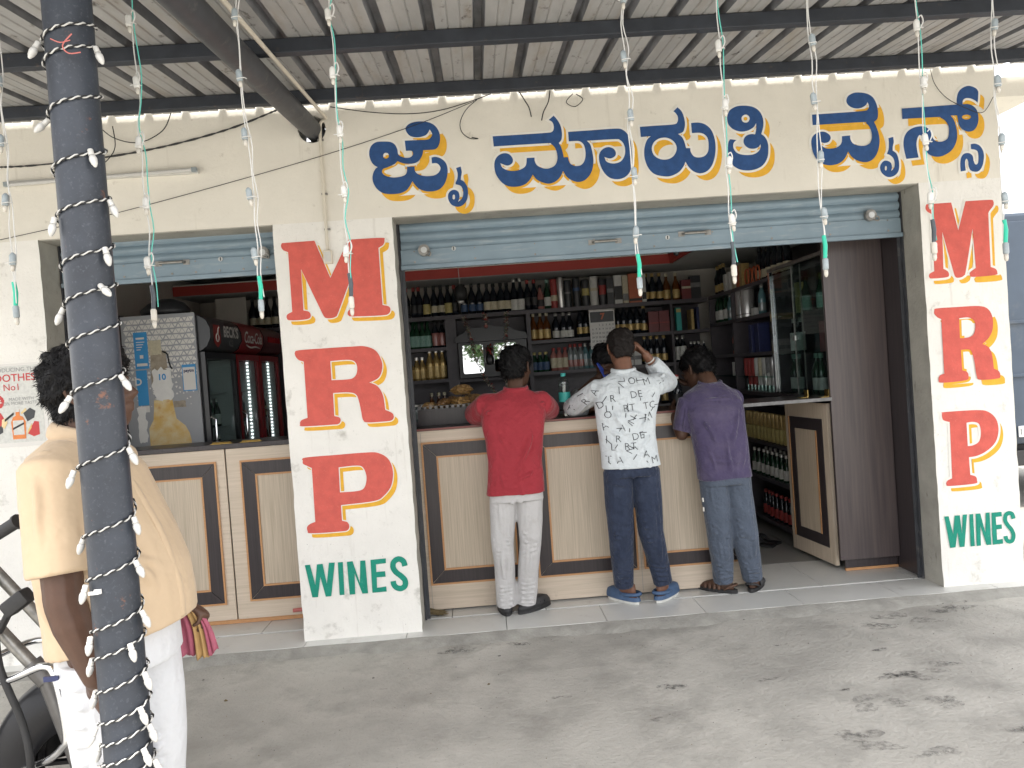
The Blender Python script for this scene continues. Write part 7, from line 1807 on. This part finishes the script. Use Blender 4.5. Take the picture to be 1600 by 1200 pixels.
mb = MB(); mb.loft([(-.95, BYc, .72, .26, .10, 2.6), (-.94, BYc, .80, .27, .135, 2.5), (-.92, BYc, .88, .22, .12, 2.4), (-.90, BYc, .92, .12, .07)], 24); mb.build('fuel_tank', 'gloss_black', t, 'all')
mb = MB(); mb.loft([(-1.42, BYc, .74, .30, .11, 3), (-1.42, BYc, .79, .31, .125, 3), (-1.42, BYc, .81, .28, .10, 3)], 24); mb.build('seat', 'rubber', t, 'all')
mb = MB(); mb.box(-1.08, BYc - .12, .22, -.80, BYc + .12, .46, 0, .03); mb.box(-1.0, BYc - .09, .46, -.84, BYc + .09, .66, 0, .01)
for k in range(6): mb.box(-1.02, BYc - .11, .48 + k * .028, -.82, BYc + .11, .488 + k * .028)
mb.build('engine', 'engine_grey', t)
mb = MB(); mb.tube([(-.66, BYc, .86), (-.72, BYc, .66), (-.70, BYc, .30), (-1.05, BYc, .19), (-1.25, BYc, .3), (-1.2, BYc, .72), (-.70, BYc, .80)], .022, 10, smooth=3); mb.tube([(-1.2, BYc, .68), (-1.85, BYc, .74)], .02, 8); mb.build('frame', 'gloss_black', t, True)
# chrome crash guard: loop standing out on the near side
mb = MB(); mb.tube([(-.57, BYc - .03, .56), (-.32, BYc - .20, .637), (-.165, BYc - .265, .695), (-.122, BYc - .275, .655), (-.105, BYc - .27, .476), (-.135, BYc - .25, .42), (-.223, BYc - .2, .357), (-.45, BYc - .03, .25)], .0125, 12, smooth=6); mb.build('crash_guard', 'chrome', t, True)
mb = MB(); mb.tube([(-.70, BYc + .03, .56), (-.52, BYc + .25, .62), (-.42, BYc + .27, .58), (-.40, BYc + .27, .40), (-.45, BYc + .22, .30), (-.68, BYc + .03, .22)], .0125, 12, smooth=6); mb.build('crash_guard', 'chrome', t, True)
mb = MB(); mb.tube([(-.39, BYc - .13, .80), (-.342, BYc - .2, .678), (-.285, BYc - .2, .491), (-.27, BYc - .2, .351), (-.33, BYc - .12, .10)], .012, 10, smooth=4); mb.build('brake_hose', 'rubber', t, True)
mb = MB(); mb.tube([(-.82, BYc - .10, .30), (-.85, BYc - .14, .14), (-1.3, BYc - .15, .16), (-1.75, BYc - .15, .25)], [.02, .022, .035, .04], 12, smooth=4); mb.build('exhaust', 'chrome', t, True)

t.location.x -= .13
# grit, dry leaf bits and paper scraps blown over the concrete
mb = MB(); rr = random.Random(77)
for k in range(900):
    x, y = rr.uniform(-1.6, 4.6), -rr.random() ** 1.7 * 2.2 - .17
    r = rr.uniform(.0012, .004) if k % 40 else rr.uniform(.006, .012); z = gz(x, y) + .001; a = rr.random() * 6.3
    p_ = [(x + r * rr.uniform(.6, 1.3) * math.cos(a + q * 1.57), y + r * rr.uniform(.6, 1.3) * math.sin(a + q * 1.57), z) for q in range(4)]
    mb.add(p_ + [(x, y, z + r * rr.uniform(.3, .8))], [(0, 1, 4), (1, 2, 4), (2, 3, 4), (3, 0, 4)], rr.choice((0, 0, 0, 1, 1, 2)))
tag(mb.build('gravel', ['stain_grit', 'kerb', 'brush_fibre']), kind='stuff')
# ================================================================ BEYOND: parked truck, trees across the road
t = thing('parked_truck', 'dark blue box truck parked beyond the right side of the shop', 'truck', (6.3, 4.2, ZG))
mb = MB(); mb.box(5.35, 2.0, .55, 7.4, 6.4, 2.60, 0, .03); bx = mb.build('cargo_box', 'truck_blue', t)
for x in (5.36, 6.37):
    mb = MB(); mb.box(x + .02, 1.975, .62, x + 1.0, 1.998, 2.52, 0, .006); d = mb.build('rear_door', 'truck_blue', t)
    for z in (1.15, 1.62):
        mb = MB(); mb.box(x + .06, 1.962, z, x + .96, 1.974, z + .03, 0, .004); mb.build('door_bar', 'truck_blue', d)
mb = MB(); mb.box(5.85, 1.955, .62, 5.93, 1.974, .72, 0, .005); mb.box(5.87, 1.945, .64, 5.91, 1.9545, .70, 0, .005); mb.build('latch', 'chrome', t)
mb = MB(); mb.box(5.4, 1.99, .36, 7.35, 2.06, .50, 0, .01); mb.build('rear_bumper', 'rubber', t)
mb = MB(); mb.box(5.45, 2.1, .40, 7.3, 8.0, .545, 0, .01); mb.build('chassis', 'rubber', t)
mb = MB(); mb.prism([(6.5, .55), (8.2, .55), (8.2, 1.3), (7.8, 2.1), (6.5, 2.2)], 5.45, 7.3, 'x'); mb.build('cab', 'truck_blue', t)
for x in (5.55, 7.2):
    for y in (3.0, 7.4):
        mb = MB(); mb.tube([(x - .12, y, ZG + .42), (x + .12, y, ZG + .42)], .42, 28); w = mb.build('wheel', 'rubber', t, 30)
        mb = MB(); mb.tube([(x - .125, y, ZG + .42), (x + .125, y, ZG + .42)], .2, 20); mb.build('hub', 'engine_grey', w, 30)
def tree(x, y, h, seed, label):
    rr = random.Random(seed)
    t = thing('tree', label, 'tree', (x, y, ZG), 'trees across the road')
    mb = MB(); mb.tube([(x, y, ZG), (x + .1, y, h * .3), (x - .1, y, h * .55), (x, y, h * .8)], [.22, .17, .11, .04], 10, smooth=3)
    for k in range(6):
        a = rr.random() * 6.3; mb.tube([(x, y, h * (.3 + .06 * k)), (x + math.cos(a) * h * .18, y + math.sin(a) * h * .18, h * (.5 + .06 * k))], [.09, .03], 7)
    mb.build('trunk', 'bark', t, True)
    mb = MB()
    cl = [(x + rr.gauss(0, h * .17), y + rr.gauss(0, h * .17), h * rr.uniform(.42, .95), h * rr.uniform(.08, .16)) for _ in range(22)]
    for cx, cy, cz, r in cl:
        for k in range(70):
            d = Vector((rr.gauss(0, 1), rr.gauss(0, 1), rr.gauss(0, 1))); d.normalize(); p_ = Vector((cx, cy, cz)) + d * r * rr.uniform(.5, 1.1)
            u = Vector((rr.gauss(0, 1), rr.gauss(0, 1), rr.gauss(0, 1))).normalized() * .16; w_ = u.cross(d) if u.cross(d).length > .02 else Vector((.1, 0, 0))
            mb.add([p_ - u, p_ + w_ * .5, p_ + u, p_ - w_ * .5], [(0, 1, 2, 3)], rr.randint(0, 1))
    mb.build('crown', ['leaf_a', 'leaf_b'], t)
for i, (x, y, h, lab) in enumerate(((-2.0, -27, 6.5, 'round leafy tree across the road seen in left mirror'), (1.6, -30, 5.0, 'low bushy tree across the road seen in the mirrors'), (5.5, -28, 7, 'tall leafy tree across the road on the right'), (-7, -31, 7.5, 'tall leafy tree across the road on the left'))):
    tree(x, y, h, i + 3, lab)
